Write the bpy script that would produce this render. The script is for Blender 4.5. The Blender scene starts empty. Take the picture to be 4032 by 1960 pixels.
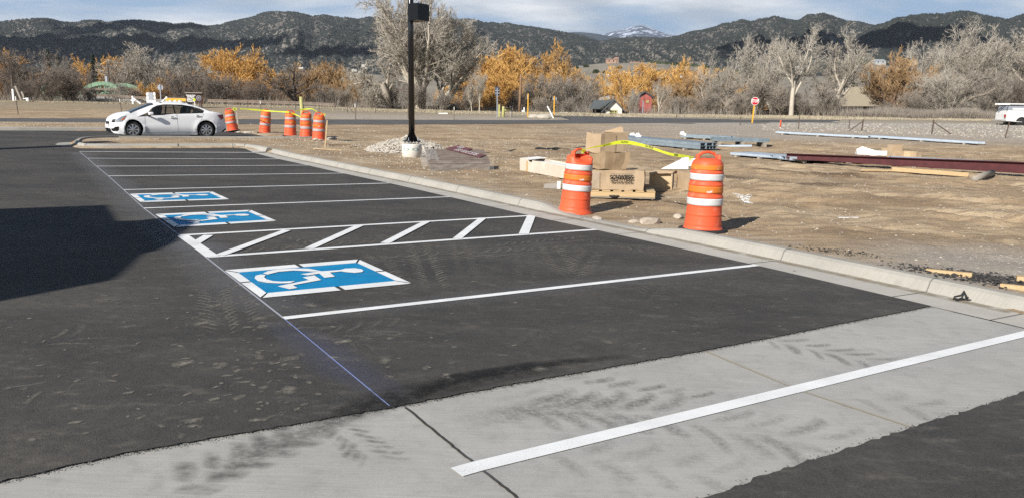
import bpy, bmesh, math, random
import numpy as np
from mathutils import Vector, Matrix, Quaternion
from mathutils.geometry import tessellate_polygon
R = math.radians
sc = bpy.context.scene
col = sc.collection
rnd = random.Random(7)
rng = np.random.default_rng(11)
# ------------------------------------------------------------------ camera, sky, sun
F0, PITCH, ROLL, CH = 3018.37, 0.17002, -0.013, 1.53569
cam_d = bpy.data.cameras.new("camera"); cam = bpy.data.objects.new("camera", cam_d); col.objects.link(cam)
cam_d.sensor_width = 36; cam_d.lens = 36*F0/4032; cam_d.clip_start = .05; cam_d.clip_end = 60000
cam.matrix_world = Matrix.Translation((0, 0, CH)) @ Matrix.Rotation(math.pi/2-PITCH, 4, 'X') @ Matrix.Rotation(-ROLL, 4, 'Z')
sc.camera = cam
SUN_AZ, SUN_EL = 217.0, 30.5
w = bpy.data.worlds.new("World"); sc.world = w; w.use_nodes = True
nt = w.node_tree; nd = nt.nodes; lk = nt.links
for n in list(nd): nd.remove(n)
out = nd.new('ShaderNodeOutputWorld'); bg = nd.new('ShaderNodeBackground'); bg.inputs[1].default_value = .06
sky = nd.new('ShaderNodeTexSky'); sky.sky_type = 'NISHITA'; sky.sun_disc = False
sky.sun_elevation = R(SUN_EL); sky.sun_rotation = R(SUN_AZ); sky.altitude = 2150; sky.air_density = 1.0; sky.dust_density = .6
tc = nd.new('ShaderNodeTexCoord'); sep = nd.new('ShaderNodeSeparateXYZ'); lk.new(tc.outputs['Generated'], sep.inputs[0])
ad = nd.new('ShaderNodeMath'); ad.operation = 'ADD'; ad.inputs[1].default_value = .16; lk.new(sep.outputs[2], ad.inputs[0])
dx = nd.new('ShaderNodeMath'); dx.operation = 'DIVIDE'; lk.new(sep.outputs[0], dx.inputs[0]); lk.new(ad.outputs[0], dx.inputs[1])
dy = nd.new('ShaderNodeMath'); dy.operation = 'DIVIDE'; lk.new(sep.outputs[1], dy.inputs[0]); lk.new(ad.outputs[0], dy.inputs[1])
cb = nd.new('ShaderNodeCombineXYZ'); lk.new(dx.outputs[0], cb.inputs[0]); lk.new(dy.outputs[0], cb.inputs[1])
mp = nd.new('ShaderNodeMapping'); mp.inputs['Location'].default_value = (3.7, 1.3, 0); mp.inputs['Scale'].default_value = (.8, 1.0, 1); lk.new(cb.outputs[0], mp.inputs[0])
n1 = nd.new('ShaderNodeTexNoise'); n1.inputs['Scale'].default_value = 1.25; n1.inputs['Detail'].default_value = 9; n1.inputs['Roughness'].default_value = .56; n1.inputs['Distortion'].default_value = .35
lk.new(mp.outputs[0], n1.inputs['Vector'])
rp = nd.new('ShaderNodeValToRGB'); rp.color_ramp.elements[0].position = .40; rp.color_ramp.elements[1].position = .60; lk.new(n1.outputs[0], rp.inputs[0])
n2 = nd.new('ShaderNodeTexNoise'); n2.inputs['Scale'].default_value = 2.6; n2.inputs['Detail'].default_value = 6; lk.new(mp.outputs[0], n2.inputs['Vector'])
def cmix(f, a, b):
    q = nd.new('ShaderNodeMixRGB')
    for k, v in enumerate((f, a, b)):
        if isinstance(v, tuple): q.inputs[k].default_value = v
        elif isinstance(v, float): q.inputs[k].default_value = v
        else: lk.new(v, q.inputs[k])
    return q.outputs[0]
rs = nd.new('ShaderNodeValToRGB'); rs.color_ramp.elements[0].position = .36; rs.color_ramp.elements[1].position = .66; lk.new(n2.outputs[0], rs.inputs[0])
cloudc = cmix(rs.outputs[0], (5.8, 6.7, 7.8, 1), (12.4, 12.5, 12.6, 1))
fz = nd.new('ShaderNodeMapRange'); fz.inputs[1].default_value = .16; fz.inputs[2].default_value = .34; fz.inputs[3].default_value = 1; fz.inputs[4].default_value = 0; lk.new(sep.outputs[2], fz.inputs[0])
fy = nd.new('ShaderNodeMapRange'); fy.inputs[1].default_value = -.3; fy.inputs[2].default_value = .35; lk.new(sep.outputs[1], fy.inputs[0])
fm_ = nd.new('ShaderNodeMath'); fm_.operation = 'MULTIPLY'; lk.new(fz.outputs[0], fm_.inputs[0]); lk.new(fy.outputs[0], fm_.inputs[1]); fz = fm_
base = cmix(fz.outputs[0], sky.outputs[0], (3.7, 5.8, 8.5, 1))
cm = nd.new('ShaderNodeMath'); cm.operation = 'MULTIPLY'; lk.new(rp.outputs[0], cm.inputs[0]); lk.new(fz.outputs[0], cm.inputs[1])
class _o: pass
mx = _o(); mx.outputs = [cmix(cm.outputs[0], base, cloudc)]
lk.new(mx.outputs[0], bg.inputs[0]); lk.new(bg.outputs[0], out.inputs[0])
sund = Vector((math.sin(R(SUN_AZ))*math.cos(R(SUN_EL)), math.cos(R(SUN_AZ))*math.cos(R(SUN_EL)), math.sin(R(SUN_EL))))
sl = bpy.data.lights.new("sun", 'SUN'); sl.energy = 5.0; sl.angle = R(.55); sl.color = (1, .955, .89)
so = bpy.data.objects.new("sun", sl); col.objects.link(so); so.rotation_euler = sund.to_track_quat('Z', 'Y').to_euler(); so.location = (-20, -30, 40)
sc.view_settings.view_transform = 'Standard'; sc.view_settings.look = 'None'; sc.view_settings.exposure = 0.45; sc.view_settings.gamma = 1
sc.view_settings.use_curve_mapping = False
sc.cycles.max_bounces = 8; sc.cycles.transparent_max_bounces = 24
sc.cycles.use_denoising = False

# ------------------------------------------------------------------ terrain height and pixel -> ground
def ssm(a, b, x):
    t = np.clip((x-a)/(b-a), 0, 1); return t*t*(3-2*t)
UN = np.array([-.668, -.337, -.005, .326, .668])
YN = np.array([10, 20, 30, 40, 50, 60, 75, 90., 98, 110, 130, 200, 400, 700, 1500])
ZT = np.array([[.1, .28, .48, .58, .85, 1.10, 1.75, 2.5, 2.3, 0, -2.5, -3, -1, 4, 30],
               [.06, .166, .35, .53, .757, 1.05, 1.65, 2.3, 2.2, 0, -2.5, -3, -1, 4, 30],
               [0, .051, .22, .42, .68, 1.0, 1.5, 1.95, 1.8, 0, -2.5, -3, -1, 4, 30],
               [-.05, -.06, .09, .33, .65, .98, 1.5, 1.9, 1.8, 0, -2.5, -3, -1, 4, 30],
               [-.1, -.18, -.04, .25, .60, .95, 1.5, 1.92, 1.85, 0, -2.5, -3, -1, 4, 30]])
_d = np.gradient(ZT, YN, axis=1); _d[:, 8] = -.05
def Gt(x, y):
    x = np.asarray(x, float); y = np.asarray(y, float); x, y = np.broadcast_arrays(x, y)
    yc = np.clip(y, 10, 1499); u = np.clip(x/np.maximum(y, 1), -.667, .667)
    j = np.clip(np.searchsorted(UN, u)-1, 0, 3); fu = (u-UN[j])/(UN[j+1]-UN[j]); fu = fu*fu*(3-2*fu)*.5+fu*.5
    k = np.clip(np.searchsorted(YN, yc)-1, 0, len(YN)-2); hh = YN[k+1]-YN[k]; t = (yc-YN[k])/hh
    def c(jj):
        a = ZT[jj, k]; b = ZT[jj, k+1]; da = _d[jj, k]*hh; db = _d[jj, k+1]*hh
        return a*(2*t**3-3*t*t+1)+da*(t**3-2*t*t+t)+b*(3*t*t-2*t**3)+db*(t**3-t*t)
    return c(j)*(1-fu)+c(j+1)*fu
def G(x, y):
    x = np.asarray(x, float); y = np.asarray(y, float)
    t = ssm(12, 62, y); gf = -.01842*np.clip(x, -60, 60)*(1-t)+.7477*t
    b = ssm(18, 34, y)
    return gf*(1-b)+Gt(x, y)*b+.13*ssm(22, 28, y)*ssm(-5, -9, x)*(1-ssm(36, 50, y))
def gz(x, y): return float(G(x, y))
def ray(X, Y):
    u = (X-2016)/F0; v = (980-Y)/F0
    cr, sr = math.cos(ROLL), math.sin(ROLL); a = cr*u+sr*v; b = -sr*u+cr*v
    cp, sp = math.cos(PITCH), math.sin(PITCH)
    d = np.array([a, cp+sp*b, -sp+cp*b]); return d/d[1]
_ys = np.geomspace(1.5, 160, 3000)
def at(X, Y, dz=0):                    # photograph pixel -> point of the ground
    d = ray(X, Y); h = CH+d[2]*_ys-(G(d[0]*_ys, _ys)+dz)
    k = int(np.argmax(h <= 0)); k = max(k, 1)
    t = _ys[k-1]+(_ys[k]-_ys[k-1])*h[k-1]/(h[k-1]-h[k])
    return Vector((d[0]*t, t, CH+d[2]*t))
def atd(X, Y, dist):
    d = ray(X, Y); return Vector((d[0]*dist, dist, CH+d[2]*dist))
def onray(X, dist, Y=450):
    p = atd(X, Y, dist); p.z = gz(p.x, p.y); return p
def xy(P): return [(p[0], p[1]) for p in P]

# ------------------------------------------------------------------ noise
def _hash(ix, iy, s):
    h = (ix*374761393+iy*668265263+s*1442695041) & 0xFFFFFFFF
    h = ((h ^ (h >> 13))*1274126177) & 0xFFFFFFFF
    return ((h ^ (h >> 16)) & 0xFFFF)/65535.0
def vnoise(x, y, s=0):
    x = np.asarray(x, float); y = np.asarray(y, float)
    ix = np.floor(x).astype(np.int64); iy = np.floor(y).astype(np.int64); fx = x-ix; fy = y-iy
    fx = fx*fx*(3-2*fx); fy = fy*fy*(3-2*fy)
    a = _hash(ix, iy, s); b = _hash(ix+1, iy, s); c = _hash(ix, iy+1, s); d = _hash(ix+1, iy+1, s)
    return (a*(1-fx)+b*fx)*(1-fy)+(c*(1-fx)+d*fx)*fy
def fbm(x, y, o=4, s=0):
    r = 0; a = .5; f = 1
    for k in range(o): r = r+a*vnoise(x*f+k*17.3, y*f-k*9.1, s+k); a *= .5; f *= 2.03
    return r

# ------------------------------------------------------------------ objects and tags
def tag(o, label=None, cat=None, group=None, kind=None):
    if label: o['label'] = label
    if cat: o['category'] = cat
    if group: o['group'] = group
    if kind: o['kind'] = kind
    return o
def empty(name, loc=(0, 0, 0), rz=0, label=None, cat=None, group=None, rot=None, scale=1):
    o = bpy.data.objects.new(name, None); col.objects.link(o); o.location = loc
    o.rotation_euler = rot if rot else (0, 0, rz); o.empty_display_size = .2; o.scale = (scale,)*3
    return tag(o, label, cat, group)
def link_mesh(name, me, m, parent=None, smooth=False):
    o = bpy.data.objects.new(name, me); col.objects.link(o)
    for q in (m if isinstance(m, (list, tuple)) else [m]): me.materials.append(q)
    if smooth: me.polygons.foreach_set('use_smooth', [True]*len(me.polygons))
    if parent: o.parent = parent
    return o
def npmesh(name, V, Fq, k):            # numpy verts (n,3), faces flat array with k corners each
    me = bpy.data.meshes.new(name); V = np.asarray(V, np.float32); Fq = np.asarray(Fq, np.int32).reshape(-1, k)
    me.vertices.add(len(V)); me.vertices.foreach_set('co', V.ravel())
    me.loops.add(Fq.size); me.loops.foreach_set('vertex_index', Fq.ravel())
    me.polygons.add(len(Fq)); me.polygons.foreach_set('loop_start', np.arange(0, Fq.size, k, dtype=np.int32))
    me.update(calc_edges=True); return me
def copy_tree(o, parent=None):
    c = o.copy(); col.objects.link(c)
    if parent: c.parent = parent
    for ch in list(o.children): copy_tree(ch, c)
    return c
class MB:
    def __init__(s): s.v = []; s.f = []; s.mi = []
    def add(s, V, Fs, m=0):
        b = len(s.v); s.v += [tuple(p) for p in V]; s.f += [tuple(i+b for i in f) for f in Fs]; s.mi += [m]*len(Fs); return s
    def box(s, c, d, rz=0, M=None, m=0, taper=1, ch=0):
        x, y, z = d[0]/2, d[1]/2, d[2]/2
        M = M or (Matrix.Translation(c) @ Matrix.Rotation(rz, 4, 'Z'))
        if ch:
            V = []; Fs = []
            bm = bmesh.new(); bmesh.ops.create_cube(bm, size=1)
            for q in bm.verts: q.co = Vector((q.co.x*2*x, q.co.y*2*y, q.co.z*2*z))
            bmesh.ops.bevel(bm, geom=bm.edges[:], offset=ch, segments=2, affect='EDGES', profile=.6)
            bm.verts.index_update(); V = [M @ q.co for q in bm.verts]; Fs = [[q.index for q in f.verts] for f in bm.faces]; bm.free()
            return s.add(V, Fs, m)
        V = [M @ Vector(p) for p in [(-x, -y, -z), (x, -y, -z), (x, y, -z), (-x, y, -z), (-x*taper, -y*taper, z), (x*taper, -y*taper, z), (x*taper, y*taper, z), (-x*taper, y*taper, z)]]
        return s.add(V, [(0, 3, 2, 1), (4, 5, 6, 7), (0, 1, 5, 4), (1, 2, 6, 5), (2, 3, 7, 6), (3, 0, 4, 7)], m)
    def bar(s, a, b, wd, ht=None, up=(0, 0, 1), m=0):
        a = Vector(a); b = Vector(b); d = (b-a); L = d.length; d.normalize(); ht = ht or wd
        u = Vector(up); sd = d.cross(u)
        if sd.length < 1e-4: sd = d.cross(Vector((1, 0, 0)))
        sd.normalize(); u = sd.cross(d)
        M = Matrix((sd, d, u)).transposed().to_4x4(); M.translation = (a+b)/2
        return s.box((0, 0, 0), (wd, L, ht), M=M, m=m)
    def tube(s, P, r, n=8, m=0, cap=True):
        P = [Vector(p) for p in P]; rr = r if isinstance(r, (list, tuple)) else [r]*len(P)
        V = []; Fs = []; prev = None
        for i, p in enumerate(P):
            t = (P[min(i+1, len(P)-1)]-P[max(i-1, 0)])
            t = t.normalized() if t.length > 1e-9 else Vector((0, 0, 1))
            a = prev if prev is not None else (Vector((1, 0, 0)) if abs(t.x) < .9 else Vector((0, 1, 0)))
            a = (a-t*a.dot(t)).normalized(); prev = a; b = t.cross(a)
            for k in range(n):
                q = 2*math.pi*k/n; V.append(p+(a*math.cos(q)+b*math.sin(q))*rr[i])
        for i in range(len(P)-1):
            for k in range(n):
                k2 = (k+1) % n; Fs.append((i*n+k, i*n+k2, (i+1)*n+k2, (i+1)*n+k))
        if cap: Fs.append(tuple(range(n-1, -1, -1))); Fs.append(tuple((len(P)-1)*n+k for k in range(n)))
        return s.add(V, Fs, m)
    def lathe(s, prof, n=24, M=None, m=0, mfun=None, cap=True):
        M = M or Matrix(); V = []; Fs = []; ms = []
        for r, z in prof:
            for k in range(n): q = 2*math.pi*k/n; V.append(M @ Vector((r*math.cos(q), r*math.sin(q), z)))
        b = len(s.v); s.v += [tuple(p) for p in V]
        for i in range(len(prof)-1):
            for k in range(n):
                k2 = (k+1) % n; s.f.append((b+i*n+k, b+i*n+k2, b+(i+1)*n+k2, b+(i+1)*n+k)); s.mi.append(mfun(i) if mfun else m)
        if cap:
            s.f.append(tuple(b+k for k in range(n-1, -1, -1))); s.mi.append(m)
            s.f.append(tuple(b+(len(prof)-1)*n+k for k in range(n))); s.mi.append(m)
        return s
    def prism(s, poly, h, M=None, m=0):     # polygon in xy, extruded 0..h
        M = M or Matrix(); n = len(poly)
        tris = tessellate_polygon([[Vector((p[0], p[1], 0)) for p in poly]])
        V = [M @ Vector((p[0], p[1], 0)) for p in poly]+[M @ Vector((p[0], p[1], h)) for p in poly]
        Fs = [tuple(t) for t in tris]+[tuple(i+n for i in reversed(t)) for t in tris]
        Fs += [(i, (i+1) % n, n+(i+1) % n, n+i) for i in range(n)]
        return s.add(V, Fs, m)
    def build(s, name, m, parent=None, smooth=False, bevel=0):
        me = bpy.data.meshes.new(name); me.from_pydata(s.v, [], s.f)
        o = link_mesh(name, me, m, parent, smooth)
        me.polygons.foreach_set('material_index', s.mi)
        bm = bmesh.new(); bm.from_mesh(me); bmesh.ops.recalc_face_normals(bm, faces=bm.faces[:])
        if bevel:
            bmesh.ops.remove_doubles(bm, verts=bm.verts[:], dist=1e-5)
            bmesh.ops.bevel(bm, geom=[e for e in bm.edges if len(e.link_faces) == 2 and e.calc_face_angle(0) > .5], offset=bevel, segments=2, affect='EDGES')
        bm.to_mesh(me); bm.free(); return o
def poly_mesh(polys, res=1.0, dz=0.0, hf=None):   # flat polygons cut to a grid and laid on the ground
    bm = bmesh.new()
    for P in polys:
        for t in tessellate_polygon([[Vector((p[0], p[1], 0)) for p in P]]):
            try: bm.faces.new([bm.verts.new((P[i][0], P[i][1], 0)) for i in t])
            except ValueError: pass
    bmesh.ops.remove_doubles(bm, verts=bm.verts[:], dist=1e-4)
    for ax in (0, 1):
        lo = min(v.co[ax] for v in bm.verts); hi = max(v.co[ax] for v in bm.verts)
        k = math.floor(lo/res)+1
        while k*res < hi:
            no = Vector((0, 0, 0)); no[ax] = 1; co = Vector((0, 0, 0)); co[ax] = k*res
            bmesh.ops.bisect_plane(bm, geom=bm.verts[:]+bm.edges[:]+bm.faces[:], plane_co=co, plane_no=no, dist=1e-5); k += 1
    for v in bm.verts: v.co.z = (hf(v.co.x, v.co.y) if hf else gz(v.co.x, v.co.y))+dz
    for f in bm.faces:
        f.normal_update()
        if f.normal.z < 0: f.normal_flip()
    return bm
def sheet(name, polys, m, dz, res=1.0, kind='structure', parent=None, label=None, cat=None, hf=None):
    bm = poly_mesh(polys, res, dz, hf); me = bpy.data.meshes.new(name); bm.to_mesh(me); bm.free()
    o = link_mesh(name, me, m, parent); return tag(o, label, cat, None, kind)
def offs(P, d):                        # offset a polyline sideways (+ = right of travel)
    P = [Vector((p[0], p[1])) for p in P]; O = []
    for i, p in enumerate(P):
        t = (P[min(i+1, len(P)-1)]-P[max(i-1, 0)]).normalized(); O.append((p.x+t.y*d, p.y-t.x*d))
    return O
def smooth_line(P, n=60):
    P = [np.array(p[:2], float) for p in P]; Q = [2*P[0]-P[1]]+P+[2*P[-1]-P[-2]]; O = []
    for i in range(1, len(Q)-2):
        for k in range(n//(len(P)-1)+1):
            t = k/(n//(len(P)-1)+1); a, b, c, d = Q[i-1:i+3]
            O.append(.5*((2*b)+(-a+c)*t+(2*a-5*b+4*c-d)*t*t+(-a+3*b-3*c+d)*t**3))
    O.append(P[-1]); return [tuple(o) for o in O]

# ------------------------------------------------------------------ materials
class NT:
    def __init__(s, name):
        s.m = bpy.data.materials.new(name); s.m.use_nodes = True; s.t = s.m.node_tree; s.n = s.t.nodes; s.l = s.t.links
        s.b = s.n['Principled BSDF']; s.tc = s.n.new('ShaderNodeTexCoord'); s.b.inputs['Specular IOR Level'].default_value = .3
    def co(s, scale=(1, 1, 1), rot=0, src='Object'):
        q = s.n.new('ShaderNodeMapping'); q.inputs['Scale'].default_value = scale; q.inputs['Rotation'].default_value = (0, 0, rot)
        s.l.new(s.tc.outputs[src], q.inputs[0]); return q.outputs[0]
    def noise(s, scale, detail=5, rough=.55, co=None, dist=0):
        q = s.n.new('ShaderNodeTexNoise'); q.inputs['Scale'].default_value = scale; q.inputs['Detail'].default_value = detail
        q.inputs['Roughness'].default_value = rough; q.inputs['Distortion'].default_value = dist
        s.l.new(co or s.tc.outputs['Object'], q.inputs['Vector']); return q.outputs[0]
    def voro(s, scale, co=None, feat='F1', o='Distance'):
        q = s.n.new('ShaderNodeTexVoronoi'); q.inputs['Scale'].default_value = scale; q.feature = feat
        s.l.new(co or s.tc.outputs['Object'], q.inputs['Vector']); return q.outputs[o]
    def ramp(s, v, stops):
        q = s.n.new('ShaderNodeValToRGB'); e = q.color_ramp.elements
        while len(e) < len(stops): e.new(.5)
        for k, (p, c) in enumerate(stops):
            e[k].position = p; e[k].color = (c, c, c, 1) if isinstance(c, (int, float)) else tuple(c)+(1,)
        s.l.new(v, q.inputs[0]); return q.outputs[0]
    def mix(s, f, a, b, mode='MIX'):
        q = s.n.new('ShaderNodeMixRGB'); q.blend_type = mode
        for k, v in ((0, f), (1, a), (2, b)):
            if hasattr(v, 'is_output') or hasattr(v, 'links'): s.l.new(v, q.inputs[k])
            elif k == 0: q.inputs[0].default_value = v
            else: q.inputs[k].default_value = (v, v, v, 1) if isinstance(v, (int, float)) else tuple(v)+(1,)
        return q.outputs[0]
    def math(s, op, a, b=0):
        q = s.n.new('ShaderNodeMath'); q.operation = op
        for k, v in ((0, a), (1, b)):
            if hasattr(v, 'links'): s.l.new(v, q.inputs[k])
            else: q.inputs[k].default_value = v
        return q.outputs[0]
    def attr(s, name, o='Fac'):
        q = s.n.new('ShaderNodeAttribute'); q.attribute_name = name; return q.outputs[o]
    def col(s, c):
        if hasattr(c, 'links'): s.l.new(c, s.b.inputs['Base Color'])
        else: s.b.inputs['Base Color'].default_value = tuple(c)+(1,)
        return s
    def rough(s, r):
        if hasattr(r, 'links'): s.l.new(r, s.b.inputs['Roughness'])
        else: s.b.inputs['Roughness'].default_value = r
        return s
    def bump(s, h, strength=.3, dist=.01):
        q = s.n.new('ShaderNodeBump'); q.inputs['Strength'].default_value = strength; q.inputs['Distance'].default_value = dist
        s.l.new(h, q.inputs['Height']); s.l.new(q.outputs[0], s.b.inputs['Normal']); return s
    def alpha(s, a): s.l.new(a, s.b.inputs['Alpha']); return s
def simple(name, c, r=.6, c2=None, sc_=6, metal=0, bump=0, bs=60, spec=.3, stretch=(1, 1, 1), lo=.35, hi=.7, det=5):
    t = NT(name)
    if c2: t.col(t.ramp(t.noise(sc_, det, .6, t.co(stretch)), [(lo, c), (hi, c2)]))
    else: t.col(c)
    t.rough(r); t.b.inputs['Metallic'].default_value = metal; t.b.inputs['Specular IOR Level'].default_value = spec
    if bump: t.bump(t.noise(bs, 4), bump, .01)
    return t.m
M = {}
def A(name, *a, **k): M[name] = simple(name, *a, **k)
# asphalt: fine aggregate, brown dust drifts, pits
t = NT('asphalt')
g = t.mix(.5, t.ramp(t.noise(240, 3, .7), [(.3, (.025, .0245, .024)), (.6, (.064, .061, .058)), (.75, (.16, .153, .143))]), t.ramp(t.noise(85, 4, .75), [(.34, (.020, .020, .0195)), (.52, (.057, .055, .052)), (.72, (.125, .12, .112))]))
g = t.mix(t.ramp(t.voro(130), [(.08, .9), (.16, 0)]), g, (.010, .010, .010))
d1 = t.ramp(t.noise(.55, 8, .7, t.co((1, 1.6, 1), R(30)), .3), [(.40, 0), (.62, .9)])
d2 = t.ramp(t.noise(3.5, 6, .7, t.co((1, 2.4, 1), R(-25))), [(.54, 0), (.74, .6)])
d3 = t.ramp(t.noise(14, 6, .75), [(.35, .25), (.65, 1)]); c = t.mix(t.math('MULTIPLY', d1, d3), g, (.105, .096, .084)); c = t.mix(t.math('MULTIPLY', d2, d3), c, (.19, .17, .145))
sp = t.ramp(t.voro(7.0), [(.035, 1), (.06, 0)]); sp = t.mix(t.ramp(t.noise(1.7, 3), [(.52, 0), (.62, .55)]), 0, sp)
c = t.mix(sp, c, (.2, .175, .145))
t.b.inputs['Specular IOR Level'].default_value = .16
t.col(c).rough(.8).bump(t.mix(.5, t.noise(180, 3, .7), t.ramp(t.voro(95), [(0, 0), (.5, 1)])), .5, .006); M['asphalt'] = t.m
# dry concrete with broom lines and blotches
def conc(name, base, warm, ang=0.0, blot=.5):
    t = NT(name)
    c = t.ramp(t.noise(1.4, 7, .62), [(.3, base), (.72, warm)])
    c = t.mix(t.ramp(t.noise(9, 6, .7), [(.5, 0), (.75, blot)]), c, tuple(x*.72 for x in base))
    br = t.noise(1.0, 3, .6, t.co((3, 160, 3), ang)); c = t.mix(.16, c, t.ramp(br, [(.3, .05), (.7, .75)]), 'OVERLAY')
    gr = t.ramp(t.noise(210, 2, .6), [(.3, .86), (.7, 1.08)]); c = t.mix(1, c, gr, 'MULTIPLY')
    t.col(c).rough(.85).bump(t.mix(.5, br, t.noise(140, 3)), .22, .004); M[name] = t.m
conc('concrete_pan', (.365, .355, .33), (.455, .44, .405), R(63))
conc('concrete_kerb', (.32, .305, .27), (.40, .38, .335), R(55), .3)
conc('concrete_gutter', (.43, .41, .365), (.52, .495, .44), R(55), .3)
# dirt: tan soil, paler gravelly areas, damp brown, speckled stones
t = NT('dirt')
c = t.ramp(t.noise(.35, 7, .6, t.co((1, 1.5, 1), R(20))), [(.36, (.275, .185, .10)), (.5, (.42, .305, .18)), (.62, (.53, .41, .26))])
c = t.mix(t.ramp(t.noise(1.3, 6, .68, t.co((1, 3.2, 1), R(28))), [(.47, 0), (.56, .7)]), c, (.22, .15, .09))
c = t.mix(t.ramp(t.noise(16, 5, .75), [(.42, 0), (.7, .5)]), c, (.36, .29, .215))
c = t.mix(t.ramp(t.noise(60, 3, .7), [(.55, 0), (.7, .45)]), c, (.19, .13, .085))
v = t.voro(9.0, None, 'F1'); v2 = t.voro(26.0)
c = t.mix(t.ramp(v, [(.10, .85), (.15, 0)]), c, t.mix(t.noise(3, 1), (.30, .24, .18), (.52, .46, .38)))
c = t.mix(t.ramp(v2, [(.14, .7), (.22, 0)]), c, (.46, .40, .32))
gr = t.ramp(t.noise(30, 6, .75), [(.35, (.27, .235, .19)), (.65, (.44, .40, .345))])
gr = t.mix(t.ramp(v, [(.12, .9), (.2, 0)]), gr, (.6, .57, .52))
c = t.mix(t.attr('gravel'), c, gr)
c = t.mix(t.math('MULTIPLY', t.attr('damp'), t.ramp(t.noise(4, 6, .7, t.co((1, 2.5, 1), R(20))), [(.4, 0), (.5, 1)])), c, (.12, .082, .052))
gs = t.ramp(t.noise(9, 8, .8, t.co((1, 1, .2))), [(.35, (.17, .135, .085)), (.7, (.40, .34, .235))])
c = t.mix(t.attr('grassy'), c, gs)
t.col(c).rough(.95).bump(t.mix(.5, t.noise(22, 8, .75), t.ramp(v2, [(0, 1), (.3, 0)])), .8, .05); M['dirt'] = t.m
# ------------------------------------------------------------------ more materials
def painted(name, c, c2):
    t = NT(name); b = t.ramp(t.noise(3, 4), [(.35, c), (.7, c2)]); g = t.math('ADD', t.noise(90, 3, .8), t.math('MULTIPLY', t.noise(2.2, 4, .7), .35))
    b = t.mix(t.ramp(g, [(.80, 0), (.88, .55)]), b, (.12, .115, .11)); b = t.mix(t.ramp(t.noise(1.1, 6, .7, t.co((1, 2, 1), .5)), [(.55, 0), (.8, .25)]), b, (.35, .31, .26))
    t.col(b).rough(.7).bump(t.noise(120, 3, .7), .4, .004); M[name] = t.m
painted('white_paint', (.82, .83, .82), (.70, .71, .70))
painted('blue_paint', (.0, .195, .42), (.0, .24, .49))
A('black_paint', (.006, .006, .007), .35)
A('galvanized', (.20, .25, .28), .42, (.30, .36, .40), 4, metal=.35)
A('galvanized_bright', (.40, .47, .55), .4, (.5, .57, .64), 3, metal=.3)
A('maroon_steel', (.058, .011, .013), .55, (.095, .02, .022), 5)
A('new_timber', (.46, .32, .16), .7, (.55, .41, .24), 3, stretch=(1, 12, 12))
A('grey_timber', (.26, .23, .19), .85, (.36, .32, .27), 3, stretch=(1, 9, 9))
A('cardboard', (.40, .29, .18), .85, (.49, .375, .25), 2.2, bump=.15, bs=8)
A('cardboard_dark', (.27, .185, .105), .85, (.42, .31, .195), 3.2, bump=.15, bs=8)
A('paper_white', (.72, .71, .68), .8, (.8, .79, .76), 2)
A('rubber', (.018, .018, .018), .8, (.035, .034, .033), 20)
A('steel_post', (.085, .06, .045), .7, (.13, .10, .08), 10)
A('rock_pale', (.36, .32, .26), .9, (.56, .52, .45), 7, bump=.3, bs=14)
A('rock_round', (.36, .30, .235), .9, (.50, .44, .37), 5, bump=.3, bs=20)
A('asphalt_road', (.085, .083, .082), .85, (.12, .117, .113), .6)
A('gravel_shoulder', (.33, .30, .26), .95, (.42, .385, .335), .9)
A('joint_dark', (.05, .045, .04), .9)
A('joint_grey', (.17, .16, .145), .9)
A('joint_tan', (.34, .31, .25), .9)
A('letter_black', (.02, .02, .02), .7)
A('letter_white', (.75, .75, .73), .6)
A('yellow_pole', (.66, .34, .03), .55, (.74, .42, .05), 4)
A('green_post', (.36, .34, .12), .8, (.46, .43, .19), 5)
A('sign_back', (.32, .34, .38), .45, metal=.3)
A('sign_dark', (.06, .065, .085), .5)
A('white_wall', (.62, .59, .53), .8, (.70, .67, .61), 3)
A('window_dark', (.02, .022, .025), .15, spec=.5)
def soft(name, c, amp=1.0, ns=14, lo=.3, hi=.65):
    t = NT(name); t.col(c).rough(.85)
    a = t.math('MULTIPLY', t.math('POWER', t.attr('alpha'), .75), t.ramp(t.noise(ns, 5, .65), [(lo, 0), (hi, amp)])); t.alpha(a); t.m.use_transparency_overlap = False; M[name] = t.m
soft('dust_smear', (.235, .215, .18), .95, 30, .32, .56); soft('rubber_smear', (.15, .15, .138), .62, 42, .32, .62); soft('dark_smear', (.016, .016, .016), .9)
soft('blue_dust', (.14, .17, .36), .2, 60); soft('white_dust', (.5, .52, .58), .16, 30, .1, .8); soft('gutter_silt', (.30, .25, .175), .85, 6)

# ------------------------------------------------------------------ edges of the parking lot
panF = [(560, 583), (940, 589), (1000, 605), (1098, 630), (1212, 655), (1353, 687), (1539, 727), (1773, 781), (2094, 856), (2348, 911), (2981, 1052), (3665, 1212), (4032, 1298), (4700, 1455), (6000, 1760)]
pan = smooth_line([at(*p) for p in panF[2:]], 70)
toe = offs(pan, -.54); toe = [(p[0], p[1]) for p in toe]      # left of travel towards the camera = away from the asphalt
kback = offs(pan, -.74)
isl_face = smooth_line([at(x, y) for x, y in [(330, 586), (420, 587), (560, 586), (760, 585), (905, 584), (960, 586)]], 24)
isl_end = [at(x, y) for x, y in [(330, 586)]][0]
nose = smooth_line([at(x, y) for x, y in [(330, 586), (305, 582), (290, 572), (300, 562), (330, 556), (380, 553), (460, 551)]], 24)
isl_far = smooth_line([at(x, y, .0) for x, y in [(460, 551), (700, 551.5), (900, 552), (1100, 552.5), (1250, 553)]], 20)
corner = smooth_line([at(x, y) for x, y in [(960, 586), (1000, 592), (1045, 601)]], 10)
far_edge = [xy([at(x, y)])[0] for x, y in [(1250, 552), (1150, 546), (1055, 540), (981, 527), (900, 521), (850, 517), (400, 518), (0, 516)]]
far_far = [(-40, 25), (-90, 10), (-90, -45), (45, -45), (45, -30)]
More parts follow.
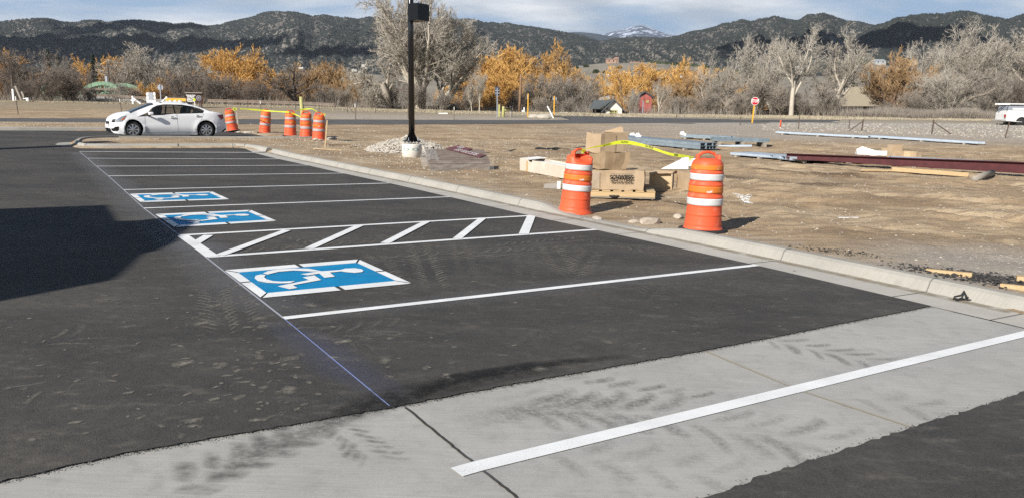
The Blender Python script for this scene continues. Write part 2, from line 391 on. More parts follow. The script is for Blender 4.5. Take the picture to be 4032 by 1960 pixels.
# outline whose inside lies lower than the surrounding soil
right_out = [p for p in kback if p[1] > -8]
lot_main = [tuple(p) for p in reversed(isl_face)]
lot_in = right_out[::-1]+[tuple(c) for c in reversed(offs(corner, -.1))][0:0]+[tuple(p) for p in reversed(isl_face)]+[tuple(p) for p in nose[1:]]+[tuple(p) for p in isl_far[1:]]+far_edge[1:]+far_far
LOT = np.array(lot_in)
def sdist(x, y, P):                     # signed distance to polygon, + inside
    x = np.asarray(x, float); y = np.asarray(y, float); d = np.full(x.shape, 1e9); ins = np.zeros(x.shape, bool)
    for a, b in zip(P, np.roll(P, -1, 0)):
        e = b-a; L = e@e
        if L < 1e-10: continue
        t = np.clip(((x-a[0])*e[0]+(y-a[1])*e[1])/L, 0, 1)
        d = np.minimum(d, np.hypot(x-a[0]-t*e[0], y-a[1]-t*e[1]))
        c = ((a[1] > y) != (b[1] > y))
        if e[1] != 0: ins ^= c & (x < e[0]*(y-a[1])/e[1]+a[0])
    return np.where(ins, d, -d)
RUTS = []
for a, b, wd in [((2050, 640), (4300, 720), .35), ((1950, 650), (4300, 760), .35), ((2480, 700), (4200, 850), .4), ((2400, 730), (4100, 905), .4), ((1700, 540), (4100, 600), .4), ((1650, 552), (4100, 628), .4), ((1250, 590), (2250, 605), .3)]:
    RUTS.append((np.array(at(*a)[:2]), np.array(at(*b)[:2]), wd))
nr_ = smooth_line([at(x, y) for x, y in [(0, 485.5), (600, 490), (1000, 495), (1500, 495.5), (2000, 493), (2600, 489), (2900, 487), (3300, 485)]], 28)
fr_ = smooth_line([at(x, y) for x, y in [(0, 468), (600, 470), (1000, 472), (1700, 474.5), (2150, 475), (2600, 473), (3000, 474), (3300, 475)]], 28)
ext = lambda P, L: tuple(Vector(P[0])+(Vector(P[0])-Vector(P[1])).normalized()*L)
nr_ = [ext(nr_, 60)]+nr_; fr_ = [ext(fr_, 60)]+fr_
road_in = offs(nr_, 0)
side_px = [(2140, 452.5), (2240, 453.5), (2330, 457), (2400, 463), (2600, 467), (2900, 473), (2400, 478), (2250, 476), (2230, 467)]
ROADP = np.array([tuple(p) for p in nr_]+[tuple(p) for p in reversed(fr_)]); SIDEP = np.array([xy([at(x, y)])[0] for x, y in side_px])
def dirt_h(x, y):
    x = np.asarray(x, float); y = np.asarray(y, float)
    s = sdist(x, y, LOT); near = ssm(48, 34, y)
    bumps = (fbm(x*1.1, y*1.1, 4, 3)-.47)*.16*near+(fbm(x*4.3, y*4.3, 3, 8)-.44)*.075*near+(fbm(x*11, y*11, 2, 12)-.4)*.03*ssm(30, 14, y)
    rut = 0
    for a, b, wd in RUTS:
        e = b-a; L = np.hypot(*e); n = np.array([-e[1], e[0]])/L; t = ((x-a[0])*e[0]+(y-a[1])*e[1])/L
        dd = (x-a[0])*n[0]+(y-a[1])*n[1]+.35*(vnoise(t*.12, t*0, 5)-.5)
        rut = rut-(.085*np.exp(-(dd/wd)**2)-.055*np.exp(-((np.abs(dd)-wd*1.7)/(wd*.6))**2))*(t > 0)*(t < L)*(.4+1.2*vnoise(t*.5, t*0+3, 6))
    drop = .02+.08*ssm(1.1, 2.9, np.hypot(x-1.7, y-11.6))
    sm = vnoise(x*.8, y*.8, 2)
    h = drop+(bumps+rut)*ssm(.15, 2.2, -s)-.02*ssm(.25, .0, -s)
    z = G(x, y)+h*(1-ssm(-.02, .30, s))-.08*ssm(0, .30, s)
    near_r = (y > 36) & (np.abs(x) < 130)
    if np.any(near_r):
        sr = np.full(x.shape, -9.0)
        sr[near_r] = np.maximum(sdist(x[near_r], y[near_r], ROADP), sdist(x[near_r], y[near_r], SIDEP)); k = ssm(-.6, .25, sr)
        z = z*(1-k)+(G(x, y)-.06)*k
    return z
nu, rows = 560, np.concatenate([np.arange(-46, 7, 1.6), np.geomspace(7, 62, 300), np.geomspace(62.5, 3500, 90)])
uu = np.linspace(-1.45, 1.45, nu)
Wd = np.sqrt(np.maximum(rows, 0)**2+13.0**2)+np.where(rows < 7, (7-rows)*.8, 0)
X = uu[None, :]*Wd[:, None]; Y = np.repeat(rows[:, None], nu, 1)
Z = dirt_h(X.ravel(), Y.ravel()).reshape(X.shape)
nr = len(rows); I = np.arange(nr*nu).reshape(nr, nu)
Fq = np.stack([I[:-1, :-1], I[:-1, 1:], I[1:, 1:], I[1:, :-1]], -1).reshape(-1, 4)
me = npmesh('dirt_ground', np.stack([X, Y, Z], -1).reshape(-1, 3), Fq, 4)
xr = X.ravel(); yr = Y.ravel(); ur = xr/np.maximum(yr, 1)
gv = np.clip(ssm(37, 47, yr)*ssm(.0, .25, ur)*.75+ssm(58, 66, yr)*ssm(-.45, -.2, ur)*.8+ssm(1.2, .2, np.abs(sdist(xr, yr, LOT)))*.35*(vnoise(xr*2, yr*2, 4) > .45)
             + ssm(2.4, .6, np.hypot(xr-5.6, yr-8.2))*.9+ssm(1.6, .3, np.hypot(xr+3.6, yr-26.5))*.6, 0, 1)
gz_ = ssm(66, 80, yr)*(.5+.5*vnoise(xr*.2, yr*.2, 9))
dm = np.zeros(len(xr))
for (a_, b_, wd_) in [((2700, 700), (3250, 742), .5), ((2780, 725), (3150, 760), .35), ((2470, 640), (2680, 655), .4), ((2130, 598), (2240, 601), .25), ((3000, 690), (3400, 712), .3)]:
    A_ = np.array(at(*a_)[:2]); B_ = np.array(at(*b_)[:2]); e = B_-A_; t_ = np.clip(((xr-A_[0])*e[0]+(yr-A_[1])*e[1])/(e@e), 0, 1); dm = np.maximum(dm, np.exp(-(((xr-A_[0]-t_*e[0])**2+(yr-A_[1]-t_*e[1])**2)/wd_**2)))
for nm, arr in (('gravel', gv), ('grassy', gz_), ('damp', dm)):
    a = me.attributes.new(nm, 'FLOAT', 'POINT'); a.data.foreach_set('value', arr.astype(np.float32))
tag(link_mesh('dirt_ground', me, M['dirt'], smooth=True), kind='structure')
def atg(X, Y):                           # pixel -> point of the rough soil surface
    d = ray(X, Y); ys = np.geomspace(5, 60, 700); h = CH+d[2]*ys-dirt_h(d[0]*ys, ys); k = max(int(np.argmax(h <= 0)), 1)
    t = ys[k-1]+(ys[k]-ys[k-1])*h[k-1]/(h[k-1]-h[k]); return Vector((d[0]*t, t, CH+d[2]*t))
def dz_(x, y): return float(dirt_h(np.array([x]), np.array([y]))[0])

# ------------------------------------------------------------------ asphalt
cross_up = [(-1400, 1520), (-300, 1290+1), (0, 1913), (310*1.5652, 1150*1.5652), (985*1.5652, 1032*1.5652), (1245*1.5652, 981*1.5652), (1775*1.5652, 887*1.5652), (3665, 1212)]
cu = [xy([at(*p)])[0] for p in cross_up[2:]]
d0 = Vector(cu[1])-Vector(cu[0]); cu = [tuple(Vector(cu[0])-d0.normalized()*14)]+cu
cl_px = [(2700, 2010), (1800*1.5652, 1254*1.5652), (1900*1.5652, 1215*1.5652), (2290*1.5652, 1083*1.5652), (2576*1.5652, 995*1.5652)]
clw = [xy([at(*p)])[0] for p in cl_px]
dl = (Vector(clw[-1])-Vector(clw[1])).normalized()
clw = [tuple(Vector(clw[1])-dl*16)]+clw[1:]+[tuple(Vector(clw[-1])+dl*14)]
def rag(P, amp, step, sd):
    O = []; r = random.Random(sd)
    for a, b in zip(P[:-1], P[1:]):
        a = Vector(a); b = Vector(b); L = (b-a).length; n = max(1, int(L/step)); nn = Vector((-(b-a).y, (b-a).x)).normalized()
        for k in range(n): O.append(tuple(a.lerp(b, k/n)+nn*(r.gauss(0, amp)+amp*1.0*(vnoise(np.array([k*step*1.3+sd]), np.array([sd*1.7]))[0]-.5))))
    O.append(tuple(P[-1])); return O
cu_r = rag(cu, .005, .03, 3); cl_r = rag(clw, .009, .04, 5)
pan_seg = [p for p in pan if p[1] > cu[-1][1]]
near_isl = [xy([at(x, y)])[0] for x, y in [(960, 590), (560, 591), (330, 591), (250, 588)]]
back_l = [(-90, 10), (-90, -30), (-14, -30)]
far_lot = [tuple(p) for p in nose[1:]]
A1 = cu_r+[tuple(p) for p in reversed(pan_seg)]+[tuple(p) for p in reversed(isl_face)]+[tuple(p) for p in nose[1:]]+[tuple(p) for p in isl_far[1:]]+far_edge[1:]+[(-40, 25), (-90, 10), (-90, -30), (-20, -30)]
sheet('asphalt', [A1], M['asphalt'], .022, 1.0)
A2 = [tuple(p) for p in cl_r]+[(40, -6), (40, -40), (-30, -40)]
sheet('asphalt', [A2], M['asphalt'], .022, 1.0)
# road and side road
sheet('road', [[tuple(p) for p in nr_]+[tuple(p) for p in reversed(fr_)]], M['gravel_shoulder'], .03, 2.5)
sheet('road', [[tuple(p) for p in offs(nr_, -.9)]+[tuple(p) for p in reversed(offs(fr_, .4))]], M['asphalt_road'], .05, 2.5)
sheet('side_road', [[xy([at(x, y)])[0] for x, y in [(2140, 452.5), (2240, 453.5), (2330, 457), (2400, 463), (2600, 467), (2900, 473), (2400, 478), (2250, 476), (2230, 467)]]], M['asphalt_road'], .042, 2.5)
def kerb(name, face, h=.13, wd=.17, m=None, gut=0, back_drop=.05, hfn=None):   # face polyline, body to its left
    f = [tuple(p[:2]) for p in face]; Ls = [f, offs(f, -.045), offs(f, -.085), offs(f, -wd), offs(f, -wd-.02)]
    V = []; n = len(f); s = 0
    for i in range(n):
        if i: s += math.dist(f[i], f[i-1])
        hh = hfn(f[i]) if hfn else h
        for k, z in enumerate((.0, hh*.78, hh, hh, -.05)):
            p = Ls[k][i]; V.append((p[0], p[1], gz(p[0], p[1])+z+.018))
    b = MB(); b.add(V, [(i*5+k, i*5+k+1, i*5+k+6, i*5+k+5) for i in range(n-1) for k in range(4)]+[(0, 1, 2, 3, 4), ((n-1)*5, n*5-1, n*5-2, n*5-3, n*5-4)])
    return tag(b.build(name, m or M['concrete_kerb']), kind='structure')
def drop_h(p):
    d = math.dist(p, (1.55, 11.6)); return .105*float(ssm(.75, 1.75, d))+.018
toe_s = smooth_line([p for i, p in enumerate(toe) if i % 4 == 0 or i == len(toe)-1], 240)
kerb('kerb', toe_s, wd=.19, hfn=drop_h)
kerb('kerb', [tuple(p) for p in reversed(corner)][::-1] if False else offs(corner, 0), wd=.2)
kerb('kerb', isl_face, wd=.17); kerb('kerb', nose[::-1], wd=.17)
kerb('kerb', [tuple(p) for p in isl_far[::-1]], wd=.17)
fc = [xy([at(x, y)])[0] for x, y in [(-700, 513), (-300, 515), (0, 516.5), (400, 518), (850, 519), (885, 521)]]
kerb('kerb', smooth_line(fc, 20), wd=.2, h=.16)
# nose apron
sheet('kerb_apron', [[xy([at(x, y)])[0] for x, y in [(217, 573), (232, 567), (300, 563.5), (330, 564), (330, 580), (250, 581), (225, 577)]]], M['concrete_kerb'], .034, .5)
# gutter pan along the right kerb
Pp = [tuple(p) for p in pan]; Tt = [tuple(p) for p in offs(toe, -.02)]
sheet('gutter_pan', [[Pp[i], Pp[i+1], Tt[i+1], Tt[i]] for i in range(len(Pp)-1)], M['concrete_gutter'], .018, 1.0)
c2 = [xy([at(x, y)])[0] for x, y in [(930, 588), (1000, 605), (1045, 601), (1000, 592), (960, 587)]]
sheet('gutter_pan', [c2], M['concrete_gutter'], .02, 1.0)
cu_in = offs(cu, -.12)
sheet('cross_pan', [[tuple(p) for p in cu_in]+[(cu[-1][0]+.1, cu[-1][1]+.05)]+[Pp[i] for i in range(len(Pp)) if Pp[i][1] < cu[-1][1]-.02]+[(Tt[-1][0]+3, Tt[-1][1]-5), (16, -8)]+[tuple(p) for p in reversed(offs(clw, .12))]+[(-22, -14)]], M['concrete_pan'], .012, 1.0)
def strip(P, wd, closed=False):
    a = offs(P, wd/2); b = offs(P, -wd/2); return [[a[i], a[i+1], b[i+1], b[i]] for i in range(len(a)-1)]
def pj(*pts): return [xy([at(*p)])[0] for p in pts]
K = 1.5652
# joints in the concrete
sheet('pan_joint', strip(rag(pj((1020*K, 1031*K), (1300*K, 1260*K)), .002, .03, 9), .014), M['joint_dark'], .0165)
sheet('pan_joint', strip(pj((1775*K, 887*K), (2005*K, 984*K), (2290*K, 1079*K)), .024), M['joint_tan'], .0165)
ktq = offs(toe_s, 0)
for q in range(14, 236, 17):           # joints across kerb and gutter
    if q+1 >= len(toe_s): break
    p = Vector(toe_s[q]); t = (Vector(toe_s[q+1])-p).normalized(); n = Vector((t.y, -t.x))
    if p.y < 2: break
    hh = drop_h(p); b = MB()
    pr = [(.56, .0215), (.0, .0225), (-.043, hh*.78+.0225), (-.084, hh+.0215), (-.185, hh+.0215)]
    V = []
    for o_, z in pr:
        for s_ in (-.006, .006):
            qx = p+n*o_+t*s_; V.append((qx.x, qx.y, gz(qx.x, qx.y)+z))
    b.add(V, [(2*i, 2*i+1, 2*i+3, 2*i+2) for i in range(4)]); tag(b.build('kerb_joint', M['joint_grey']), kind='structure')
for x0 in (474, 700, 916):
    b = MB(); p = at(x0, 585.5); q = at(x0-1.5, 570, .13)
    f = Vector(isl_face[0]); t = (Vector(isl_face[-1])-f).normalized(); n = Vector((-t.y, t.x))
    V = []
    for o_, z in ((-.008, .02), (.04, .124), (.08, .152), (.16, .152)):
        for s_ in (-.012, .012): qx = Vector(p[:2])+n*o_+t*s_; V.append((qx.x, qx.y, gz(qx.x, qx.y)+z))
    b.add(V, [(0, 1, 3, 2), (2, 3, 5, 4), (4, 5, 7, 6)]); tag(b.build('kerb_joint', M['joint_grey']), kind='structure')

# ------------------------------------------------------------------ painted markings
ZP = .028
def line_(a, b, wd=.10, z=ZP, n='stall_line'): return sheet(n, strip(pj(a, b), wd), M['white_paint'], z)
lines = [((313.8, 601), (1000, 605)), ((345.6, 628), (1098, 630.5)), ((381.5, 659.6), (1212, 655.5)), ((427.7, 698.6), (1353, 687.2)), ((488.8, 753.7), (1535, 726.7)), ((568.5, 827), (1772, 781)), ((1118, 1265), (2981, 1052))]
for a, b in lines: line_(a, b, .085)
hn = pj((817, 1021), (2348, 911)); hf = pj((709, 935), (2094, 856)); he = pj((722, 938), (838, 1021))
mk = strip(hn, .10)+strip(hf, .10); 
sheet('aisle_marking', mk, M['white_paint'], ZP)
sheet('aisle_marking', strip(he, .13), M['white_paint'], ZP+.003)
for a, b, wd in [((822, 936), (770, 968), .11), ((1130, 916), (865, 1016), .11), ((1416, 897), (1217, 989), .11), ((1680, 881), (1515, 968), .11), ((1901, 867), (1800, 949), .11), ((2092, 858), (2062, 931), .13)]:
    sheet('aisle_marking', strip(pj(a, b), wd), M['white_paint'], ZP+.005)
def c8(x, y): return (200+x/1.6693, 550+y/1.6693)
box0 = [at(*c8(1140, 875)), at(*c8(2025, 803)), at(*c8(2375, 962)), at(*c8(1385, 1060))]
SYM = [[(1395, 899), (1430, 883), (1500, 872), (1600, 866), (1700, 868), (1782, 885), (1722, 887), (1600, 880), (1500, 888), (1425, 907)],
       [(1340, 932), (1347, 915), (1382, 906), (1414, 910), (1402, 924), (1420, 939), (1460, 950), (1520, 954), (1607, 950), (1572, 964), (1500, 966), (1420, 962), (1362, 950)],
       [(1492, 985), (1697, 943), (1657, 926), (1732, 912), (1778, 943), (1592, 978), (1622, 996), (1570, 1005)],
       [(1642, 904), (1760, 886), (1905, 876), (1935, 867), (2000, 864), (2045, 872), (2056, 882), (2045, 890), (2000, 895), (1945, 891), (1910, 885), (1835, 893), (1868, 920), (1800, 928), (1765, 900), (1690, 912)]]
B0 = [Vector(p[:2]) for p in box0]
def to_uv(p):                            # invert bilinear on the near symbol's box by iteration
    u = v = .5
    for _ in range(30):
        f = (B0[0]*(1-u)+B0[1]*u)*(1-v)+(B0[3]*(1-u)+B0[2]*u)*v-p
        fu = (B0[1]-B0[0])*(1-v)+(B0[2]-B0[3])*v; fv = (B0[3]*(1-u)+B0[2]*u)-(B0[0]*(1-u)+B0[1]*u)
        det = fu.x*fv.y-fu.y*fv.x; u -= (f.x*fv.y-f.y*fv.x)/det; v -= (fu.x*f.y-fu.y*f.x)/det
    return u, v
SUV = [[to_uv(Vector(at(*c8(*p))[:2])) for p in S] for S in SYM]
boxes = [B0, [Vector(at(*c8(*p))[:2]) for p in [(685, 503), (1315, 475), (1487, 549), (815, 590)]], [Vector(at(*c8(*p))[:2]) for p in [(518, 368), (1060, 352), (1175, 404), (592, 424)]]]
tx, ty = .065, .125
def frame_uv():
    g = .008; o = []
    o.append([(0, .02), (tx, ty+.02), (tx, .47), (0, .47)]); o.append([(0, .50), (tx, .50), (tx, 1-ty-.01), (0, .98)])
    o.append([(1, .02), (1-tx, ty+.02), (1-tx, .50), (1, .50)]); o.append([(1, .53), (1-tx, .53), (1-tx, 1-ty-.01), (1, .98)])
    o.append([(g, 0), (tx+g, ty), (.50, ty), (.50, 0)]); o.append([(.53, 0), (.53, ty), (1-tx-g, ty), (1-g, 0)])
    o.append([(g, 1), (tx+g, 1-ty), (.50, 1-ty), (.50, 1)]); o.append([(.53, 1), (.53, 1-ty), (1-tx-g, 1-ty), (1-g, 1)])
    return o
def fp(B, uv): u, v = uv; p = (B[0]*(1-u)+B[1]*u)*(1-v)+(B[3]*(1-u)+B[2]*u)*v; return (p.x, p.y)
for B in boxes:
    r = empty('accessible_symbol', (0, 0, 0)); r['kind'] = 'structure'
    sheet('blue_field', [[fp(B, p) for p in [(tx, ty), (1-tx, ty), (1-tx, 1-ty), (tx, 1-ty)]]], M['blue_paint'], ZP, kind=None, parent=r)
    sheet('border', [[fp(B, p) for p in P] for P in frame_uv()], M['white_paint'], ZP+.001, kind=None, parent=r)
    sheet('wheelchair_symbol', [[fp(B, p) for p in P] for P in SUV], M['white_paint'], ZP+.006, kind=None, parent=r)
cl1 = pj((1797, 1872), (1880, 1848), (3138, 1540), (3500, 1451), (4032, 1322)); dd = (Vector(cl1[-1])-Vector(cl1[-2])).normalized()
cl1.append(tuple(Vector(cl1[-1])+dd*5))
sheet('pan_line', strip(cl1, .096), M['white_paint'], .0185)
# soft-edged stains: overspray, tyre dust, rubber
def decal(name, quads, m, z, label=None):
    V = []; Fs = []; al = []
    for P, a in quads:
        b = len(V)
        for p, q in zip(P, a): V.append((p[0], p[1], gz(p[0], p[1])+z)); al.append(q)
        Fs.append(tuple(range(b, b+len(P))))
    me = bpy.data.meshes.new(name); me.from_pydata(V, [], Fs); at_ = me.attributes.new('alpha', 'FLOAT', 'POINT'); at_.data.foreach_set('value', al)
    o = link_mesh(name, me, M[m]); return tag(o, kind='structure')
def soft_strip(name, P, wd, m, z, peak=1.0, seg=.5, fade=True):
    Q = []
    for a, b in zip(P[:-1], P[1:]):
        n = max(1, int(math.dist(a, b)/seg)); Q += [tuple(Vector(a).lerp(Vector(b), k/n)) for k in range(n)]
    Q.append(tuple(P[-1])); a = offs(Q, wd/2); b = offs(Q, -wd/2); qs = []
    e = [1.0]*len(Q)
    if fade: e[0] = e[-1] = 0
    for i in range(len(Q)-1):
        qs.append(([a[i], a[i+1], Q[i+1], Q[i]], [0, 0, peak*e[i+1], peak*e[i]])); qs.append(([Q[i], Q[i+1], b[i+1], b[i]], [peak*e[i], peak*e[i+1], 0, 0]))
    return decal(name, qs, m, z)
guide = pj((980*K, 1031*K), (1118, 1265)); guide2 = pj((1118, 1265), (817, 1026), (709, 936), (568, 828), (488, 754), (428, 699), (381, 660), (345, 628), (313, 601))
sheet('layout_line', strip(guide, .008), M['blue_line'] if 'blue_line' in M else A('blue_line', (.22, .27, .5), .8) or M['blue_line'], ZP-.002)
sheet('layout_line', strip(guide2, .016), A('pale_line', (.36, .37, .42), .8) or M['pale_line'], ZP-.002)
soft_strip('overspray', guide, .42, 'blue_dust', ZP-.003)
soft_strip('overspray', guide2, .8, 'white_dust', ZP-.0035, .9)
soft_strip('overspray', cl1, .42, 'white_dust', .0172, 1.0, fade=False)
for a, b in lines[-1:]+lines[4:6]: soft_strip('overspray', pj(a, b), .5, 'white_dust', ZP-.003, .5)
soft_strip('overspray', he, .7, 'white_dust', ZP-.003, .8)
soft_strip('silt_streak', offs(toe_s[:200], .07), .2, 'gutter_silt', .0215, 1.2)
def lug(c, ang, L, wd, curve, qs, a=1.0):
    P = []; n = 6
    for k in range(n+1):
        s = (k/n-.5)*L; P.append((c[0]+s*math.cos(ang)-curve*(s*s)*math.sin(ang), c[1]+s*math.sin(ang)+curve*(s*s)*math.cos(ang)))
    A_ = offs(P, wd/2); B_ = offs(P, -wd/2)
    for i in range(n):
        e0 = a*(1-abs(2*i/n-1)**3); e1 = a*(1-abs(2*(i+1)/n-1)**3)
        qs.append(([A_[i], A_[i+1], P[i+1], P[i]], [0, 0, e1, e0])); qs.append(([P[i], P[i+1], B_[i+1], B_[i]], [e0, e1, 0, 0]))
def track(name, a, b, width, step, lw, m, z, tilt=.55, side=0, a_=1.0, bend=0, sd=1):
    r = random.Random(sd); P = [Vector(q) for q in pj(a, b)]; d = P[1]-P[0]; L = d.length; t = d.normalized(); n = Vector((-t.y, t.x)); base = math.atan2(t.y, t.x); qs = []
    k = 0; s = 0
    while s < L:
        off = n*(bend*4*(s/L)*(1-s/L)); am = a_*r.uniform(.35, 1)*(min(1, s/(.15*L)+.2))*(min(1, (L-s)/(.15*L)+.2))
        for sg in ((-1, 1) if side == 0 else (side,)):
            c = P[0]+t*(s+r.uniform(-.1, .1)*step+(step*.5 if sg > 0 else 0))+n*sg*width*.25+off
            lug(c, base+sg*(math.pi/2-tilt)+r.uniform(-.12, .12), width*.62*r.uniform(.8, 1.1), lw*r.uniform(.7, 1.2), sg*1.2, qs, am)
        s += step
    return decal(name, qs, m, z)
ZC = .0178
track('tyre_marks', (2197, 1508), (2790, 1592), .40, .15, .085, 'rubber_smear', ZC, .75, side=1, a_=1.0, sd=2)
track('tyre_marks', (2010, 1600), (2680, 1640), .62, .16, .10, 'rubber_smear', ZC, .7, a_=1.1, sd=3)
track('tyre_marks', (2990, 1335), (3480, 1440), .44, .15, .08, 'rubber_smear', ZC, .75, a_=1.0, sd=4)
track('tyre_marks', (2680, 1660), (3330, 1770), .66, .18, .10, 'rubber_smear', ZC, .7, a_=.65, sd=5)
track('tyre_marks', (2100, 1780), (3000, 1900), .45, .2, .1, 'rubber_smear', ZC, .7, a_=.35, sd=6)
track('tyre_marks', (3300, 1560), (3900, 1660), .45, .2, .1, 'rubber_smear', ZC, .7, a_=.35, sd=16)
track('tyre_marks', (620, 1960), (1180, 1712), .36, .13, .10, 'dark_smear', ZC, .6, a_=.55, sd=7)
track('tyre_marks', (1330, 1690), (1500, 1830), .26, .07, .05, 'dark_smear', ZC, .9, a_=.5, sd=8)
soft_strip('tyre_marks', pj((1180, 1690), (1500, 1590), (1900, 1500), (2250, 1470)), .32, 'dark_smear', ZP-.002, .9)
soft_strip('tyre_marks', pj((1540, 1600), (1800, 1500), (2100, 1450), (2500, 1420)), .16, 'dark_smear', ZP-.0015, 1.2)
soft_strip('tyre_marks', pj((760, 1900), (1000, 1790), (1250, 1700), (1420, 1650)), .24, 'rubber_smear', ZC+.0003, 1.0)
soft_strip('tyre_marks', pj((1750, 1655), (2200, 1600), (2650, 1625)), .34, 'rubber_smear', ZC+.0003, .55)
soft_strip('tyre_marks', pj((3230, 1185), (3330, 1180)), .28, 'dark_smear', ZP-.002, .8)
for k, (a, b, wd, st, am) in enumerate([((880, 1320), (840, 1150), .32, .10, .9), ((960, 1290), (935, 1160), .3, .10, .5), ((1720, 1150), (1640, 960), .36, .10, .9), ((1850, 1110), (1800, 950), .3, .10, .5), ((2240, 1090), (2160, 975), .4, .11, .9), ((2080, 1140), (2060, 980), .3, .12, .4), ((2540, 1180), (2600, 1120), .3, .12, .3),
                                     ((1250, 990), (1000, 925), .5, .16, .8), ((1400, 960), (1700, 930), .45, .16, .8), ((1900, 925), (2200, 900), .5, .15, .6), ((1900, 985), (2320, 945), .4, .12, .8), ((1300, 860), (2000, 835), .3, .13, .7), ((1400, 880), (2200, 850), .3, .13, .4), ((1450, 980), (1850, 1010), .3, .13, .5), ((300, 1500), (40, 1580), .4, .2, .6), ((1300, 1330), (1560, 1380), .4, .14, .4)]):
    track('tyre_marks', a, b, wd, st, .035, 'dust_smear', ZP-.0025, .95, a_=am, sd=30+k)

qs = []; r_ = random.Random(77)
for k in range(420):                     # pale spots of dried mud and dust
    if k < 150: X_, Y_ = r_.gauss(1000, 170), r_.uniform(1130, 1700)
    elif k < 260: X_, Y_ = r_.uniform(0, 800), r_.uniform(660, 1750)
    else: X_, Y_ = r_.uniform(1000, 3200), r_.uniform(900, 1500)
    if Y_ > 1190+(3665-X_)*.19 or X_ < 0: continue
    p = at(X_, Y_); a = r_.uniform(0, 6.28); L_ = r_.uniform(.01, .035)*(2.2 if r_.random() < .08 else 1); lug((p.x, p.y), a, L_*2, L_*r_.uniform(.7, 1.6), 0, qs, r_.uniform(.4, 1.2))
decal('dust_spots', qs, 'dust_smear', ZP-.0022)
for k, (a, b, wd, st, am) in enumerate([((900, 1010), (1500, 965), .55, .15, .7), ((1500, 1030), (2300, 985), .5, .15, .7), ((1100, 1000), (1350, 940), .4, .13, .6), ((2050, 905), (2650, 1010), .4, .15, .45), ((1500, 900), (1900, 870), .35, .14, .6), ((2250, 1100), (2330, 990), .4, .1, .7), ((1560, 1160), (1480, 1010), .35, .1, .5), ((1240, 1340), (1560, 1300), .5, .14, .5), ((150, 1370), (330, 1330), .5, .14, .5), ((700, 800), (100, 760), .4, .2, .5), ((600, 700), (50, 690), .5, .3, .5), ((1700, 700), (1300, 740), .4, .25, .4)]):
    track('tyre_marks', a, b, wd, st, .05, 'dust_smear', ZP-.0024, .8, a_=am, sd=80+k)
# ------------------------------------------------------------------ hills
t = NT('hill_soil')
c = t.ramp(t.noise(.006, 8, .65), [(.3, (.13, .12, .105)), (.5, (.175, .158, .135)), (.7, (.26, .232, .20))])
c = t.mix(t.ramp(t.noise(.045, 6, .7), [(.46, 0), (.72, .6)]), c, (.09, .085, .065)); c = t.mix(t.attr('field'), c, (.44, .36, .245)); t.col(c).rough(1); M['hill_soil'] = t.m
t = NT('knoll_soil')
c = t.ramp(t.noise(.02, 8, .65), [(.3, (.20, .175, .135)), (.7, (.31, .275, .22))]); c = t.mix(t.ramp(t.noise(.25, 5, .7), [(.5, 0), (.75, .5)]), c, (.14, .125, .085))
c = t.mix(t.attr('field'), c, (.46, .375, .25)); t.col(c).rough(1); M['knoll_soil'] = t.m
t = NT('far_forest'); c = t.ramp(t.noise(.012, 7, .7), [(.35, (.012, .022, .034)), (.7, (.03, .045, .055))]); t.col(c).rough(1); M['far_forest'] = t.m
t = NT('snow_slope'); nz = t.math('ADD', t.noise(.0045, 7, .72), t.math('MULTIPLY', t.noise(.03, 4, .7), .16))
c = t.mix(t.ramp(nz, [(.59, 0), (.62, 1)]), (.014, .028, .06), (.60, .66, .78)); t.col(c).rough(.9); M['snow_slope'] = t.m
A('juniper_far', (.023, .028, .027), .95, (.044, .050, .044), .02); A('juniper_near', (.03, .045, .02), .95, (.075, .085, .04), 1.2)
